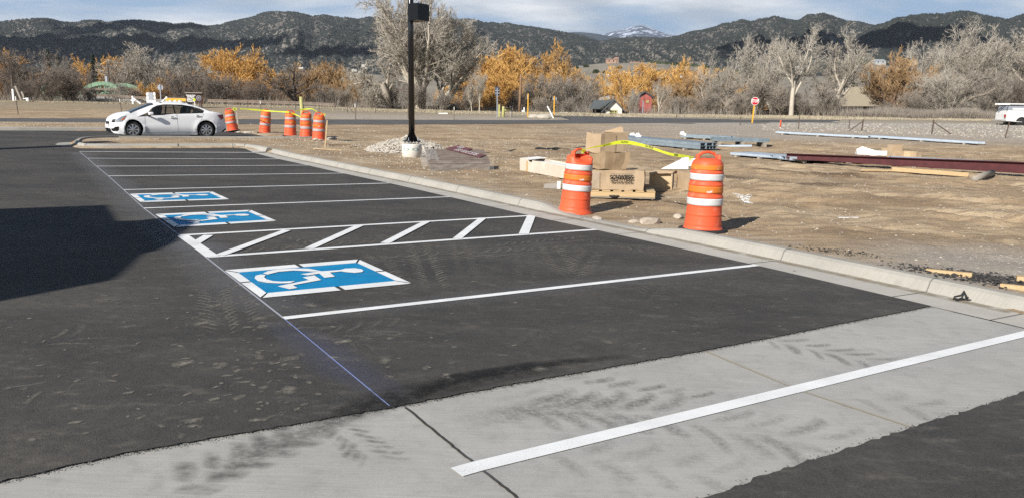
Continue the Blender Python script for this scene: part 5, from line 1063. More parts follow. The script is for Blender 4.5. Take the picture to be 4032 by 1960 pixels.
scat('pale stones on the strip of soil beyond the building site', 4200, [(900, 555), (1500, 500), (3300, 500), (4300, 540), (4300, 640), (1400, 580)], 8, .02, .07, 'rock_round')
scat('rough pale gravel along the far fence at the right', 5200, [(3000, 492), (4200, 492), (4300, 560), (3000, 520)], 9, .03, .13, 'rock_pale', 4)
scat('stones on the soil strip of the kerbed island', 700, [(400, 566), (1000, 566), (1080, 588), (1250, 600), (1300, 555), (1240, 554), (400, 556)], 10, .012, .05, 'rock_pale')
scat('stones along the roadside strip at the left', 1500, [(-200, 511), (800, 512), (800, 492), (-200, 488)], 11, .02, .07, 'rock_round')
scat('stones and lumps on the left bank', 2600, [(-200, 466), (1500, 470), (1500, 440), (900, 420), (-200, 412)], 12, .03, .10, 'rock_pale', 4)
A('crumbled_asphalt', (.03, .03, .03), .9, (.07, .065, .06), 4)
r = np.random.default_rng(14)
def pile(px_, sx, sy, n, sd, s0, s1, lab, ang=-.55, pw=1.5, h=.03):
    r = np.random.default_rng(sd); c = at(*px_, .12); a = r.normal(0, sx, n); b_ = r.normal(0, sy, n); x = c.x+a*math.cos(ang)-b_*math.sin(ang); y = c.y+a*math.sin(ang)+b_*math.cos(ang)
    k = sdist(x, y, LOT) < -.03; x = x[k]; y = y[k]; stones('asphalt_crumbs', np.stack([x, y, dirt_h(x, y)+h*np.exp(-((x-c.x)**2+(y-c.y)**2)/.3)*r.uniform(0, 1, len(x))], -1), r.uniform(s0, s1, len(x)), 'crumbled_asphalt', lab, 'rubble', sd, .5)
pile((3870, 1088), .42, .17, 900, 15, .008, .030, 'spill of black asphalt crumbs behind the kerb at the right', -.75)
pile((3290, 985), .25, .1, 160, 16, .006, .022, 'thin scatter of black crumbs behind the kerb, left of the larger spill', -.6)
for i, (X_, Y_, s_, lab) in enumerate([(2498, 857, .075, 'pale oval rock left of the flat one between the near drums'), (2560, 860, .16, 'large flat pale rock between the near drums'), (2670, 845, .10, 'pale rock just left of the nearest drum'), (2350, 845, .11, 'tan rock in the shadow of the dented drum'), (2505, 735, .05, 'small stone in front of the wooden pallet')]):
    q = at(X_, Y_, .1); o = bpy.data.objects.new('rock', RK[i % 5]); col.objects.link(o); o.location = (q.x, q.y, dz_(q.x, q.y)+s_*.2); o.scale = (s_*1.3, s_, s_*.75); o.rotation_euler = (0, 0, i*.7); tag(o, lab, 'rock', 'rocks near the drums')
RP = [m_.copy() for m_ in RK[:3]]
for q in RP: q.materials.clear(); q.materials.append(M['rock_pale'])
cob = [(940+12*k+rnd.uniform(-4, 4), 521+2.0*rnd.uniform(-1, 2)+.06*12*k*.6) for k in range(14)]
for i, (X_, Y_) in enumerate(cob):
    q = at(X_, Y_, .05); s_ = rnd.uniform(.07, .13); o = bpy.data.objects.new('cobble', RP[i % 3]); col.objects.link(o); o.location = (q.x, q.y, gz(q.x, q.y)+.06); o.scale = (s_*1.2, s_, s_*.8); o.rotation_euler = (0, 0, i); tag(o, ('leftmost', 'second', 'third', 'fourth', 'fifth', 'sixth', 'seventh', 'eighth', 'ninth', 'tenth', 'eleventh', 'twelfth', 'thirteenth', 'last')[i]+' from the left of the pale cobbles between the car and the lone leaning drum', 'rock', 'cobbles between the car and the drums')
for i, (X_, Y_) in enumerate([(1243, 558), (1262, 560), (1278, 556), (1290, 559), (1300, 553), (1318, 556)]):
    q = at(X_, Y_, .05); s_ = rnd.uniform(.07, .13); o = bpy.data.objects.new('cobble', RP[i % 3]); col.objects.link(o); o.location = (q.x, q.y, gz(q.x, q.y)+.13); o.scale = (s_*1.2, s_, s_*.8); o.rotation_euler = (0, 0, i); tag(o, ('leftmost', 'second', 'third', 'fourth', 'fifth', 'rightmost')[i]+' of the cobbles along the foot of the foremost far drum', 'rock', 'cobbles under the foremost far drum')
for i, (X_, Y_) in enumerate([(2105, 469), (2120, 467), (2135, 465), (2150, 466), (2165, 463), (2128, 470), (2143, 471), (2160, 468)]):
    q = at(X_, Y_); s_ = rnd.uniform(.3, .5); o = bpy.data.objects.new('boulder', RP[i % 3]); col.objects.link(o); o.location = (q.x, q.y, q.z+.18); o.scale = (s_*1.3, s_, s_*.8); o.rotation_euler = (0, 0, i); tag(o, ('leftmost', 'back second', 'back third', 'back middle', 'highest', 'front left', 'front middle', 'front right')[i]+' pale boulder of the pile between the two yellow posts', 'rock', 'boulders between the yellow posts')
# ------------------------------------------------------------------ cardboard boxes on the pallet
def gp0(X, Y): return atg(X, Y)
bp0 = gp0(2430, 772); 
def frame(c, az): return Matrix.Translation(c) @ Matrix.Rotation(az, 4, 'Z')
az = R(-7)
ppm = F0/bp0.y
w_big = (2507-2322)/ppm*1.0; pal = empty('pallet', bp0, az, 'wooden shipping pallet under the stacked cardboard boxes', 'pallet')
b = MB()
for k in range(7): b.box((-.62+k*.205, .0, .125), (.15, .85, .018))
b.build('deck_boards', M['new_timber'], pal)
for yy in (-.40, 0, .40): MB().box((0, yy, .07), (1.36, .035, .09)).build('stringer', M['new_timber'], pal)
b = MB(); [b.box((0, yy, .012), (1.36, .09, .016)) for yy in (-.40, 0, .40)]; b.build('bottom_boards', M['grey_timber'], pal)
def carton(name, loc, az, d, lab, m='cardboard', soft_=.0, sd=1, tapes=True, flaps=0, grp='cardboard boxes stacked on the pallet', jit=.012):
    r = random.Random(sd); o = empty(name, loc, az, lab, 'cardboard box', grp); bm = bmesh.new(); bmesh.ops.create_cube(bm, size=1); bmesh.ops.subdivide_edges(bm, edges=bm.edges[:], cuts=5, use_grid_fill=True)
    for v in bm.verts:
        v.co = Vector((v.co.x*d[0], v.co.y*d[1], (v.co.z+.5)*d[2])); n = Vector((vnoise(np.array([v.co.x*4+sd]), np.array([v.co.z*5]))[0]-.5, vnoise(np.array([v.co.x*5]), np.array([v.co.z*4+sd]))[0]-.5, vnoise(np.array([v.co.x*6+sd]), np.array([v.co.y*6]))[0]-.5)); v.co += n*jit*2
        if v.co.z < d[2]*.3: v.co.x *= 1-soft_*.3
    me = bpy.data.meshes.new('carton'); bm.to_mesh(me); bm.free(); link_mesh('carton', me, M[m], o, True)
    for p_ in me.polygons: p_.use_smooth = False
    return o
Wb = 1.0
def bx_px(x0, x1, depth_y): return (x1-x0)/(F0/depth_y)
bw = bx_px(2362, 2503, bp0.y-.4)
c1 = carton('carton', bp0+Vector((-.10, .02, .135)), R(4), (1.06, .62, .36), 'bottom carton printed with the black company name, wrapped in clear film', 'cardboard', sd=3, jit=.018)
A('clear_film', (.6, .6, .58), .12, (.72, .72, .7), 14, spec=.8)
fr = MB(); 
fl = NT('plastic_film'); fl.col((.62, .62, .60)).rough(.12); fl.b.inputs['Alpha'].default_value = .17; fl.bump(fl.noise(9, 5, .7), .7, .03); M['plastic_film'] = fl.m
bm = bmesh.new(); bmesh.ops.create_cube(bm, size=1); bmesh.ops.subdivide_edges(bm, edges=bm.edges[:], cuts=9, use_grid_fill=True)
for v in bm.verts: q = v.co.copy(); v.co = Vector((q.x*.17-.39, q.y*.70, (q.z+.5)*.31+.03))+Vector((0, (vnoise(np.array([q.x*9]), np.array([q.z*9]))[0]-.5)*.03, 0))
me = bpy.data.meshes.new('film_strip'); bm.to_mesh(me); bm.free(); link_mesh('film_strip', me, M['plastic_film'], c1, True)
fz = -.31-.042
text_mesh('lettering', 'SCHWEISS', .115, 'letter_black', c1, Matrix.Translation((.10, fz, .235)) @ Matrix.Rotation(R(90), 4, 'X'), .001, .004, .82)
text_mesh('lettering', 'THE DOOR LEADER', .05, 'letter_black', c1, Matrix.Translation((.10, fz, .155)) @ Matrix.Rotation(R(90), 4, 'X'), .001, .0015, .93)
b = MB(); b.box((.1, fz, .30), (.40, .002, .006)); b.build('printed_rule', M['letter_black'], c1)
c2b = carton('carton', bp0+Vector((-.20, .03, .50)), R(20), (.62, .50, .325), 'middle carton with a water stained face', 'cardboard_dark', sd=6, soft_=.2, jit=.032)
c2b.rotation_euler = (R(-1.5), R(2), R(20))
c3 = carton('carton', bp0+Vector((-.22, .05, .83)), R(27), (.60, .50, .345), 'top carton of the stack, clean and upright', 'cardboard', sd=9, jit=.018)
c3.rotation_euler = (R(1), R(-1.5), R(27))
b = MB(); b.box((0, -.266, .17), (.012, .002, .33)); b.build('seam', M['cardboard_dark'], c3)
q = bp0+Vector((-.05, .25, 1.20)); o = empty('cardboard_flap', q, 0, 'torn cardboard flap sticking up on top of the box stack', 'cardboard')
MB().prism([(-.22, -.02), (-.05, .04), (.10, .11), (.14, .08), (.16, .0), (.14, -.04), (.02, -.03)], .006, Matrix.Rotation(R(78), 4, 'X') @ Matrix.Rotation(R(-6), 4, 'Z')).build('flap', M['cardboard'], o)
MB().box((.0, -.1, -.01), (.45, .3, .008), .2).build('flat_sheet', M['cardboard'], o)
# long carton lying at the left
A3 = gp0(2055, 672); B3 = gp0(2300, 733)
L_ = (B3-A3).length+.35; azl = math.atan2((B3-A3).y, (B3-A3).x)
o = empty('long_carton', A3, azl, 'long white cardboard carton lying torn open left of the pallet', 'cardboard box')
h_ = .33
def sheetbox(name, pts, h0, par, m, th=.01): MB().prism(pts, th, h0).build(name, M[m], par)
RX = Matrix.Rotation(R(90), 4, 'X')
MB().prism([(-.12, -.0), (L_, -.0), (L_, h_*.85), (.75, h_*.92), (.7, h_*.75), (.55, h_*.8), (.3, h_*1.02), (-.14, h_*.9)], .012, Matrix.Translation((0, 0, 0)) @ RX).build('front_panel', M['carton_pale'], o)
MB().prism([(-.1, 0), (L_, 0), (L_, h_*.9), (-.1, h_)], .012, Matrix.Translation((0, .42, 0)) @ RX).build('back_panel', M['carton_pale'], o)
MB().prism([(0, 0), (.42, 0), (.42, h_), (0, h_*.9)], .012, Matrix.Translation((-.12, 0, 0)) @ Matrix.Rotation(R(90), 4, 'Z') @ RX).build('end_panel', M['carton_pale'], o)
MB().prism([(-.13, 0), (.55, 0), (.62, .46), (.0, .44)], .010, Matrix.Translation((0, -.01, h_*.93)) @ Matrix.Rotation(R(6), 4, 'X')).build('top_flap', M['paper_white'], o)
MB().prism([(.9, 0), (L_, 0), (L_, .44), (.95, .44)], .010, Matrix.Translation((0, -.01, h_*.88)) @ Matrix.Rotation(R(-3), 4, 'X')).build('top_flap', M['paper_white'], o)
MB().box((L_/2, .2, .01), (L_, .4, .012)).build('bottom_panel', M['carton_pale'], o)
MB().box((.42, -.022, h_*.42), (.07, .03, h_*.8)).build('wood_block', M['new_timber'], o)
# open box at the right, its open end to the camera
q = gp0(2600, 752); o = empty('open_carton', q, R(-14), 'open cardboard box facing the camera between pallet and nearest drum', 'cardboard box')
w_, d_, h_ = .44, 1.1, .36
MB().box((0, d_/2, .008), (w_, d_, .012)).build('bottom_panel', M['cardboard'], o)
for sx in (-1, 1): MB().box((sx*w_/2, d_/2, h_/2), (.012, d_, h_)).build('side_panel', M['cardboard'], o)
MB().box((0, .10, h_/2+.005), (w_, .012, h_*.95), M=Matrix.Translation((0, .10, h_/2)) @ Matrix.Rotation(R(6), 4, 'X')).build('inner_panel', M['new_cardboard'] if 'new_cardboard' in M else (A('new_cardboard', (.52, .40, .24), .85, (.60, .47, .30), 3) or M['new_cardboard']), o)
b = MB()
for a, c in (((-w_/2, 0, .01), (-w_/2, 0, h_)), ((w_/2, 0, .01), (w_/2, 0, h_)), ((-w_/2, 0, .012), (w_/2, 0, .012)), ((-w_/2-.02, 0, h_), (w_/2+.02, 0, h_+.03))): b.bar(a, c, .03, .04, (0, 1, .01))
b.build('rim', M['cardboard'], o)
MB().prism([(-.24, 0), (.22, -.02), (.30, .10), (-.1, .12)], .008, Matrix.Translation((-.02, .0, h_+.01)) @ Matrix.Rotation(R(20), 4, 'X')).build('torn_flap', M['cardboard'], o)
q2 = q+Vector((-.32, .42, 0)); o = empty('long_carton', q2, R(-14), 'second long open carton running behind the open box', 'cardboard box')
MB().box((0, .1, .18), (.012, 1.5, .36)).build('side_panel', M['cardboard'], o); MB().box((-.5, .1, .17), (.012, 1.4, .32)).build('side_panel', M['cardboard_dark'], o); MB().box((-.25, .1, .008), (.5, 1.4, .012)).build('bottom_panel', M['cardboard_dark'], o)
MB().prism([(-.1, 0), (.75, -.05), (.8, .35), (.0, .4)], .008, Matrix.Translation((-.4, .4, .37)) @ Matrix.Rotation(R(4), 4, 'Y')).build('top_flap', M['cardboard'], o)
q3 = gp0(2665, 715); o = empty('cardboard_flap', q3+Vector((0, .2, .28)), 0, 'white triangular flap standing up behind the open box', 'cardboard')
MB().prism([(-.36, 0), (.30, .0), (.31, .33)], .008, Matrix.Rotation(R(82), 4, 'X')).build('flap', M['paper_white'], o); MB().box((.02, .02, -.02), (.85, .35, .012), .05).build('flat_sheet', M['cardboard_dark'], o); MB().box((.0, .05, -.15), (.5, .2, .26)).build('box_side', M['cardboard_dark'], o)
q4 = gp0(2725, 750); carton('carton', q4+Vector((.02, .25, 0)), R(8), (.42, .5, .36), 'carton half hidden behind the nearest drum', 'cardboard', sd=15, grp='loose boxes right of the pallet')
q5 = gp0(2690, 722); o = empty('cardboard_flap', q5+Vector((.22, .4, .36)), R(10), 'pale bent flap just left of the nearest drum', 'cardboard'); MB().prism([(-.3, 0), (.2, 0), (.25, .3), (-.1, .32)], .008, Matrix.Rotation(R(32), 4, 'X')).build('flap', M['paper_white'], o)
q6 = gp0(2180, 745); o = empty('paper_sack', q6, R(-10), 'crumpled piece of foil and paper left of the dented drum', 'litter'); MB().prism([(-.22, 0), (.12, 0), (.14, .16), (-.2, .12)], .02, Matrix.Rotation(R(50), 4, 'X')).build('foil', M['plastic_film'], o); MB().box((.11, -.01, .09), (.07, .01, .16)).build('label', M['paper_white'], o)
q7 = gp0(2418, 781); o = empty('coil', q7+Vector((0, -.02, .02)), 0, 'small rubber ring lying in front of the pallet', 'ring'); b = MB(); b.tube([(.085*math.cos(a), .085*math.sin(a), .02) for a in np.linspace(0, 2*math.pi, 20)], .022, 8, cap=False); b.tube([(.035*math.cos(a), .035*math.sin(a), .03) for a in np.linspace(0, 2*math.pi, 14)], .012, 6, cap=False); b.build('ring', M['rubber'], o, True)
# ------------------------------------------------------------------ wrapped pallet by the lamp post
q = gp0(1808, 670); o = empty('wrapped_bundle', q, R(14), 'film wrapped bundle of rusty brown slats lying right of the lamp post', 'bundle', rot=(R(13), 0, R(12)))
wB = 1.6
A('slat_brown', (.17, .13, .105), .7, (.25, .205, .17), 4)
for k in range(6): MB().box((-.02+.02*k*.3, -.1+k*.21, .25), (wB, .16, .05)).build('slat', M['slat_brown'], o)
MB().box((0, .42, .11), (wB*.97, 1.2, .19)).build('slat_layer', M['slat_brown'], o)
fm = bmesh.new(); bmesh.ops.create_grid(fm, x_segments=40, y_segments=14, size=1)
for v in fm.verts: x, y = v.co.x, v.co.y; v.co = Vector((x*wB*.54, -.24+abs(y)*0+(vnoise(np.array([x*5.]), np.array([y*3.]))[0]-.5)*.05-.03, .15+y*.15))
me = bpy.data.meshes.new('film'); fm.to_mesh(me); fm.free(); link_mesh('film_side', me, M['plastic_film'], o, True)
fm = bmesh.new(); bmesh.ops.create_grid(fm, x_segments=18, y_segments=24, size=1)
for v in fm.verts: x, y = v.co.x, v.co.y; e = max(0, -x); v.co = Vector((-.74+x*.20, .40+y*.52, .31-.28*e**2+(vnoise(np.array([x*5.]), np.array([y*9.]))[0]-.5)*.10))
me = bpy.data.meshes.new('film'); fm.to_mesh(me); fm.free(); link_mesh('film_top', me, M['plastic_film'], o, True)
A('brown_board', (.13, .055, .06), .6, (.16, .075, .08), 5)
o2 = empty('warning_placard', q+Vector((.12, .62, .44)), R(-40), 'maroon placards with white words lying across the wrapped bundle', 'placard', rot=(R(13), 0, R(12)))
PM = Matrix.Rotation(R(-46), 4, 'Z')
b = MB().box((0, 0, 0), (1.15, .28, .012), M=PM); b.box((0, 0, 0), (.5, .24, .012), M=PM @ Matrix.Translation((-.30, .26, .0))); b.build('board', M['brown_board'], o2)
text_mesh('lettering', 'DO NOT STEP\nON THIS LOAD', .11, 'letter_white', o2, PM @ Matrix.Translation((.05, 0, .009)), .0005, .001)
text_mesh('lettering', 'THIS\nEND', .09, 'letter_white', o2, PM @ Matrix.Translation((-.36, .26, .009)), .0005, .001)
# ------------------------------------------------------------------ steel stock on the site
def beams(name, pa, pb, n, lab, w_=.2, h=.08, lay=1, m='galvanized', sd=1, lift=.12, ys=1, jit=1.2, cat='steel studs', grp='bundles of steel studs'):
    r = random.Random(sd); a = at(*pa, .12); b = at(*pb, .12); a.z = dz_(a.x, a.y); b.z = dz_(b.x, b.y); d = (b-a); L = d.length; dn = d.normalized(); s_ = Vector((-dn.y, dn.x, 0))
    o = empty(name, a, 0, lab, cat, grp)
    for k in range(n):
        for j in range(lay):
            sh = r.uniform(-jit, jit)*.5; sp = s_*(k*(w_+.012)); z = lift+h*(j+.5)+j*.004; p0 = dn*(max(0, sh)+j*.1)+sp+Vector((0, 0, z)); p1 = dn*(L+min(0, sh))+sp+Vector((0, 0, z))
            mb = MB(); t_ = .012; up = Vector((0, 0, 1))             # a channel: web and two flanges
            mb.bar(p0-up*(h/2-t_/2), p1-up*(h/2-t_/2), w_, t_); mb.bar(p0+up*(h/2-t_/2), p1+up*(h/2-t_/2), w_, t_)
            e = s_*(-w_/2+t_/2); mb.bar(p0+e, p1+e, t_, h-2*t_-.002); mb.build('stud', M[m], o)
    for f in (.12, .5, .86):
        c = dn*L*f+s_*(n*(w_+.012)/2-.1); MB().box(c+Vector((0, 0, lift/2-.01)), (.12, n*(w_+.012)+.3, lift-.004), math.atan2(dn.y, dn.x)).build('bearer', M['grey_timber'], o)
    return o
beams('stud_bundle', (2395, 559), (2763, 590), 6, 'thick grey stud bundle whose dark open end points right, behind the box stack', .2, .13, 2, sd=2, lift=.06, jit=.2)
beams('stud_bundle', (2680, 546), (2880, 556), 4, 'grey studs lying at the back, behind the thick bundle', .2, .08, 2, sd=3, lift=.08)
beams('stud_bundle', (2800, 572), (3040, 577), 5, 'grey stud bundle resting on a tall timber block', .16, .09, 2, sd=4, lift=.22)
beams('stud_bundle', (2810, 579), (2960, 585), 3, 'bright low row of studs in front of the timber block', .16, .08, 1, 'galvanized_bright', 5, lift=.05)
beams('stud_row', (3045, 528), (3420, 548), 3, 'thin line of studs laid along the far fence, left half', .18, .10, 1, 'galvanized_bright', 6, lift=.08, grp='studs laid along the far fence')
beams('stud_row', (3420, 545), (3870, 572), 4, 'thin line of studs laid along the far fence, right half', .18, .11, 1, 'galvanized_bright', 7, lift=.08, grp='studs laid along the far fence')
beams('stud_row', (2885, 612), (3130, 634), 4, 'pale blue panels tapering left of the maroon girder', .3, .09, 1, 'galvanized_bright', 8, lift=.06, jit=.3, grp='panels beside the girder')
beams('stud_row', (3100, 640), (3560, 650), 5, 'pale blue panels lying directly behind the maroon girder', .32, .12, 1, 'galvanized_bright', 9, lift=.06, jit=.6, grp='panels beside the girder')
beams('stud_row', (3500, 655), (4300, 690), 2, 'long pale flange just behind the girder at the right edge', .25, .2, 1, 'galvanized_bright', 10, lift=.12, jit=.2, grp='panels beside the girder')
a = at(3095, 642, .1); b_ = at(4200, 708, .1); d = (b_-a); L = d.length; dn = d.normalized(); a.z = dz_(a.x, a.y); z1 = dz_(b_.x, b_.y)
o = empty('steel_girder', a, 0, 'long maroon painted steel girder lying across the right of the site', 'girder')
w0 = MB(); e = Vector((-dn.y, dn.x, 0)); P0 = Vector((0, 0, .10)); P1 = Vector((dn.x*L, dn.y*L, z1-a.z+.12)); up = Vector((0, 0, 1))
for p0_, h0, p1_, h1 in ((P0, .16, P1, .34),):
    V = [p0_, p0_+up*h0, p1_+up*h1, p1_]; V += [v+e*.012 for v in V]; w0.add(V, [(0, 1, 2, 3), (7, 6, 5, 4), (0, 4, 5, 1), (1, 5, 6, 2), (2, 6, 7, 3), (3, 7, 4, 0)])
w0.build('web', M['maroon_steel'], o)
MB().bar(P0+up*.004-e*.0, P1+up*.004, .2, .016).build('flange', M['maroon_steel'], o); MB().bar(P0+up*.170, P1+up*.352, .2, .016).build('flange', M['maroon_steel'], o)
q = gp0(3510, 676); q2 = gp0(3810, 698); o = empty('timber_beam', q, 0, 'yellow timber lying along the front of the maroon girder', 'timber'); MB().bar((0, 0, .07), (q2-q)+Vector((0, 0, .07)), .12, .12).build('beam', M['new_timber'], o); MB().bar(Vector((-.9, .05, .03)), Vector((.05, 0, .03)), .1, .04).build('wedge', M['new_timber'], o)
q = gp0(3835, 716); q2 = gp0(3905, 697); o = empty('log', q, 0, 'short round log propping the maroon girder', 'log'); MB().tube([(0, 0, .06), (q2-q)*.5+Vector((0, 0, .11)), (q2-q)+Vector((0, 0, .12))], .085, 10).build('log', M['grey_timber'], o, True)
for i, (X_, Y_, d, lab, m) in enumerate([(3400, 638, (.55, .4, .20), 'white sack lying on the panels, left of its neighbour', 'paper_white'), (3448, 640, (.62, .4, .17), 'white box right beside the white sack', 'paper_white'), (3490, 640, (.35, .35, .28), 'brown box right of the white boxes behind the girder', 'cardboard'), (3518, 640, (.36, .35, .48), 'tallest brown box of the group behind the girder', 'cardboard'), (3550, 645, (.42, .35, .26), 'squat brown box right of the tallest one', 'cardboard'), (3582, 645, (.3, .3, .28), 'small open box near the right end of the group', 'new_cardboard'), (3602, 648, (.26, .3, .26), 'last brown box at the right end of the group', 'cardboard')]):
    q = gp0(X_, Y_); q.y += .8; q.x += .4; q.z = dz_(q.x, q.y)+.16
    if i == 0:
        o = empty('sack', q, R(-8), lab, 'sack', 'boxes behind the girder'); b = MB(); b.add([(-.32, -.2, 0), (.3, -.2, 0), (.3, .2, 0), (-.32, .2, 0), (-.36, -.12, .2), (-.15, -.1, .30), (.3, -.15, .16), (.3, .12, .17), (-.1, .14, .24)], [(0, 3, 2, 1), (0, 1, 6, 5, 4), (1, 2, 7, 6), (2, 3, 8, 7), (3, 0, 4, 8), (4, 5, 8), (5, 6, 7, 8)]); b.build('sack', M[m], o)
    else: carton('small_carton', q, R(-8+i*5), d, lab, m, sd=20+i, grp='boxes behind the girder')
for X_, Y_, w_, lab in [(2452, 546, .32, 'white torn wrapper lying behind the flap of the box stack'), (2492, 543, .35, 'second white wrapper right of the torn one'), (2688, 556, .3, 'white carton end on the grey studs'), (2512, 566, .25, 'white scrap leaning on the thick stud bundle')]:
    q = gp0(X_, Y_); o = empty('wrapper', q+Vector((0, 0, .28 if Y_ > 550 else .05)), .1, lab, 'litter'); MB().box((0, 0, .07), (w_, .12, .13), M=Matrix.Translation((0, 0, .07)) @ Matrix.Rotation(.25, 4, 'Y')).build('wrapper', M['paper_white'], o); MB().prism([(-w_*.5, 0), (w_*.4, 0), (w_*.2, .14), (-w_*.3, .11)], .01, Matrix.Rotation(R(60), 4, 'X') @ Matrix.Translation((0, .1, 0))).build('loose_edge', M['paper_white'], o)
q = gp0(3333, 859); o = empty('paper_strip', q, R(6), 'white strip of paper lying alone on the dirt at the right', 'litter'); MB().prism([(-.24, -.02), (.22, .02), (.24, .05), (-.22, .03)], .012).build('strip', M['paper_white'], o)
# boards behind the kerb at the right
for (X0, Y0), (X1, Y1), lab in [((3640, 1072), (3822, 1098), 'short yellow board partly buried behind the kerb'), ((3935, 1132), (4090, 1158), 'yellow board behind the kerb at the right edge')]:
    a = gp0(X0, Y0); b_ = gp0(X1, Y1); a += Vector((.05, .06, 0)); b_ += Vector((.05, .06, 0)); o = empty('board', a, 0, lab, 'board'); MB().bar((0, 0, .0), (b_-a)+Vector((0, 0, .022)), .045, .06).build('board', M['new_timber'], o)
a = gp0(4000, 1105); o = empty('board', a, 0, 'dark edged board end at the right edge above the kerb', 'board'); MB().bar((0, 0, .03), (.5, -.25, .03), .1, .05).build('board', M['new_timber'], o)
# twisted dark strap in the gutter
q = at(3805, 1182, .02); o = empty('strap_tangle', q, 0, 'twisted black strap lying in the gutter', 'strap')
b = MB(); Pq = [(-.12, .0, .01), (-.10, .02, .03), (-.05, .0, .05), (-.02, .02, .085), (.0, .0, .03), (.04, .02, .02), (.08, -.01, .04), (.10, .0, .01), (.11, .02, .06), (.085, .01, .03), (.03, -.02, .01), (-.04, -.01, .02), (-.08, -.02, .01), (-.115, -.03, .005), (-.10, -.05, .004)]
b.tube(Pq, [.006, .009, .011, .008, .012, .008, .009, .013, .007, .009, .007, .006, .008, .006, .003], 5); b.tube([(-.11, .0, .02), (-.07, .01, .01), (.0, .02, .01), (.05, 0, .03)], .007, 5); b.build('strap', M['rubber'], o)
# gypsum spill and survey stakes
b = field_pts(700, [(2850, 772), (2900, 775), (2958, 805), (2950, 822), (2900, 800), (2860, 785)], 44); stones('powder_spill', b, np.random.default_rng(3).uniform(.012, .035, len(b)), 'paper_white', 'pale powder spilled on the dirt right of the nearest drum', 'spill', 45, .3)
def stake(X, Y, h, lab, lean=(0, 0), m='new_timber', name='wooden_stake', w_=.04, cat='stake'):
    p = at(X, Y); p.z = dz_(p.x, p.y); o = empty(name, p, 0, lab, cat); MB().bar((0, 0, -.1), (lean[0], lean[1], h), w_, w_*.5, (0, 1, 0)).build('stake', M[m], o); return o
stake(1278, 594, .98, 'thin pale stake standing right of the foremost far drum', (.12, 0)); stake(937, 497, .75, 'short grey stake right behind the crumpled drum', (-.03, 0), 'grey_timber', w_=.1)
for (X0, Y0), (X1, Y1), lab in [((1232, 589), (1345, 596), 'thin lath lying on the dirt across the foot of the stake'), ((1290, 573), (1380, 572), 'thin lath lying behind the foremost stake')]:
    a = gp0(X0, Y0); b_ = gp0(X1, Y1); o = empty('lath', a, 0, lab, 'lath'); MB().bar((0, 0, .03), (b_-a)+Vector((0, 0, .03)), .03, .02).build('lath', M['new_timber'], o)

A('edge_crumb', (.03, .03, .03), .9, (.10, .095, .09), 30)
def crumbs(P, n, sd, lab, side_=1):
    r = np.random.default_rng(sd); P = np.array([p[:2] for p in P]); L = np.r_[0, np.cumsum(np.hypot(*np.diff(P, axis=0).T))]; s_ = r.uniform(0, L[-1], n); x = np.interp(s_, L, P[:, 0]); y = np.interp(s_, L, P[:, 1]); o = np.abs(r.normal(0, .016, n))*-side_
    e = P[-1]-P[0]; e = e/np.hypot(*e); x = x-e[1]*o*-1; y = y+e[0]*o*-1; stones('edge_crumbs', np.stack([x, y, G(x, y)+.020], -1), r.uniform(.0015, .0048, n), 'edge_crumb', lab, 'crumbs', sd)
crumbs(cu[1:], 2600, 91, 'loose asphalt crumbs along the edge of the concrete strip, far side', -1); crumbs(clw, 2200, 92, 'loose asphalt crumbs along the near ragged edge of the concrete strip', 1)
# ------------------------------------------------------------------ parked car
A('car_white', (.86, .86, .86), .22, spec=.6); A('car_trim', (.012, .012, .013), .5); A('tail_red', (.30, .004, .012), .2, spec=.6); A('amber_lens', (.7, .14, .01), .25)
A('lamp_glass', (.32, .34, .37), .12, (.6, .62, .66), 26, metal=.5); A('hubcap', (.42, .43, .45), .3, metal=.6); A('interior_dark', (.015, .015, .016), .8, (.03, .03, .03), 3); A('seam_grey', (.10, .10, .105), .6); A('handle_white', (.72, .72, .73), .3)
t = NT('tinted_glass'); t.col((.012, .016, .018)).rough(.03); t.b.inputs['Alpha'].default_value = .42; t.b.inputs['Specular IOR Level'].default_value = .7; M['tinted_glass'] = t.m
t = NT('windscreen'); t.col((.03, .045, .06)).rough(.04); t.b.inputs['Alpha'].default_value = .72; t.b.inputs['Specular IOR Level'].default_value = .8; M['windscreen'] = t.m
# side view traced: x along the car (0 front .. 4.37 rear), z height
SX = 4.42/ (2390-150); x_ = lambda px_: (px_-150)*SX
z_ = lambda py: (862-py)*SX*1.0
TOP = [(150, 610), (165, 590), (200, 520), (230, 490), (300, 455), (380, 425), (470, 402), (560, 390), (640, 380), (760, 330), (880, 280), (1000, 230), (1110, 200), (1200, 185), (1330, 177), (1450, 176), (1600, 185), (1750, 205), (1880, 240), (1990, 280), (2080, 318), (2160, 345), (2250, 362), (2320, 372), (2345, 395), (2350, 450), (2375, 560), (2390, 620)]
TOPW = [(x_(a), z_(b)) for a, b in TOP]
BOT = [(150, 690), (170, 740), (230, 780), (480, 805), (900, 805), (1800, 805), (2150, 770), (2280, 745), (2370, 690), (2390, 660)]
BOTW = [(x_(a), z_(b)) for a, b in BOT]
WSH = [(560, 392), (640, 395), (770, 470), (1000, 440), (1460, 408), (1965, 380), (2200, 385), (2345, 400)]
tx_, tz_ = [p[0] for p in TOPW], [p[1] for p in TOPW]; bx_, bz_ = [p[0] for p in BOTW], [p[1] for p in BOTW]
ztop = lambda x: float(np.interp(x, tx_, tz_)); zbot = lambda x: float(np.interp(x, bx_, bz_))
zbelt = lambda x: min(float(np.interp(x, [x_(560), x_(770), x_(1460), x_(1965), x_(2250)], [z_(400), z_(472), z_(410), z_(380), z_(372)])), ztop(x)-.055)
def plan(x):
    f = max(0, 1-x/.75); r_ = max(0, (x-3.75)/.67); return .86*(1-.30*f**2.2-.22*r_**2.4)
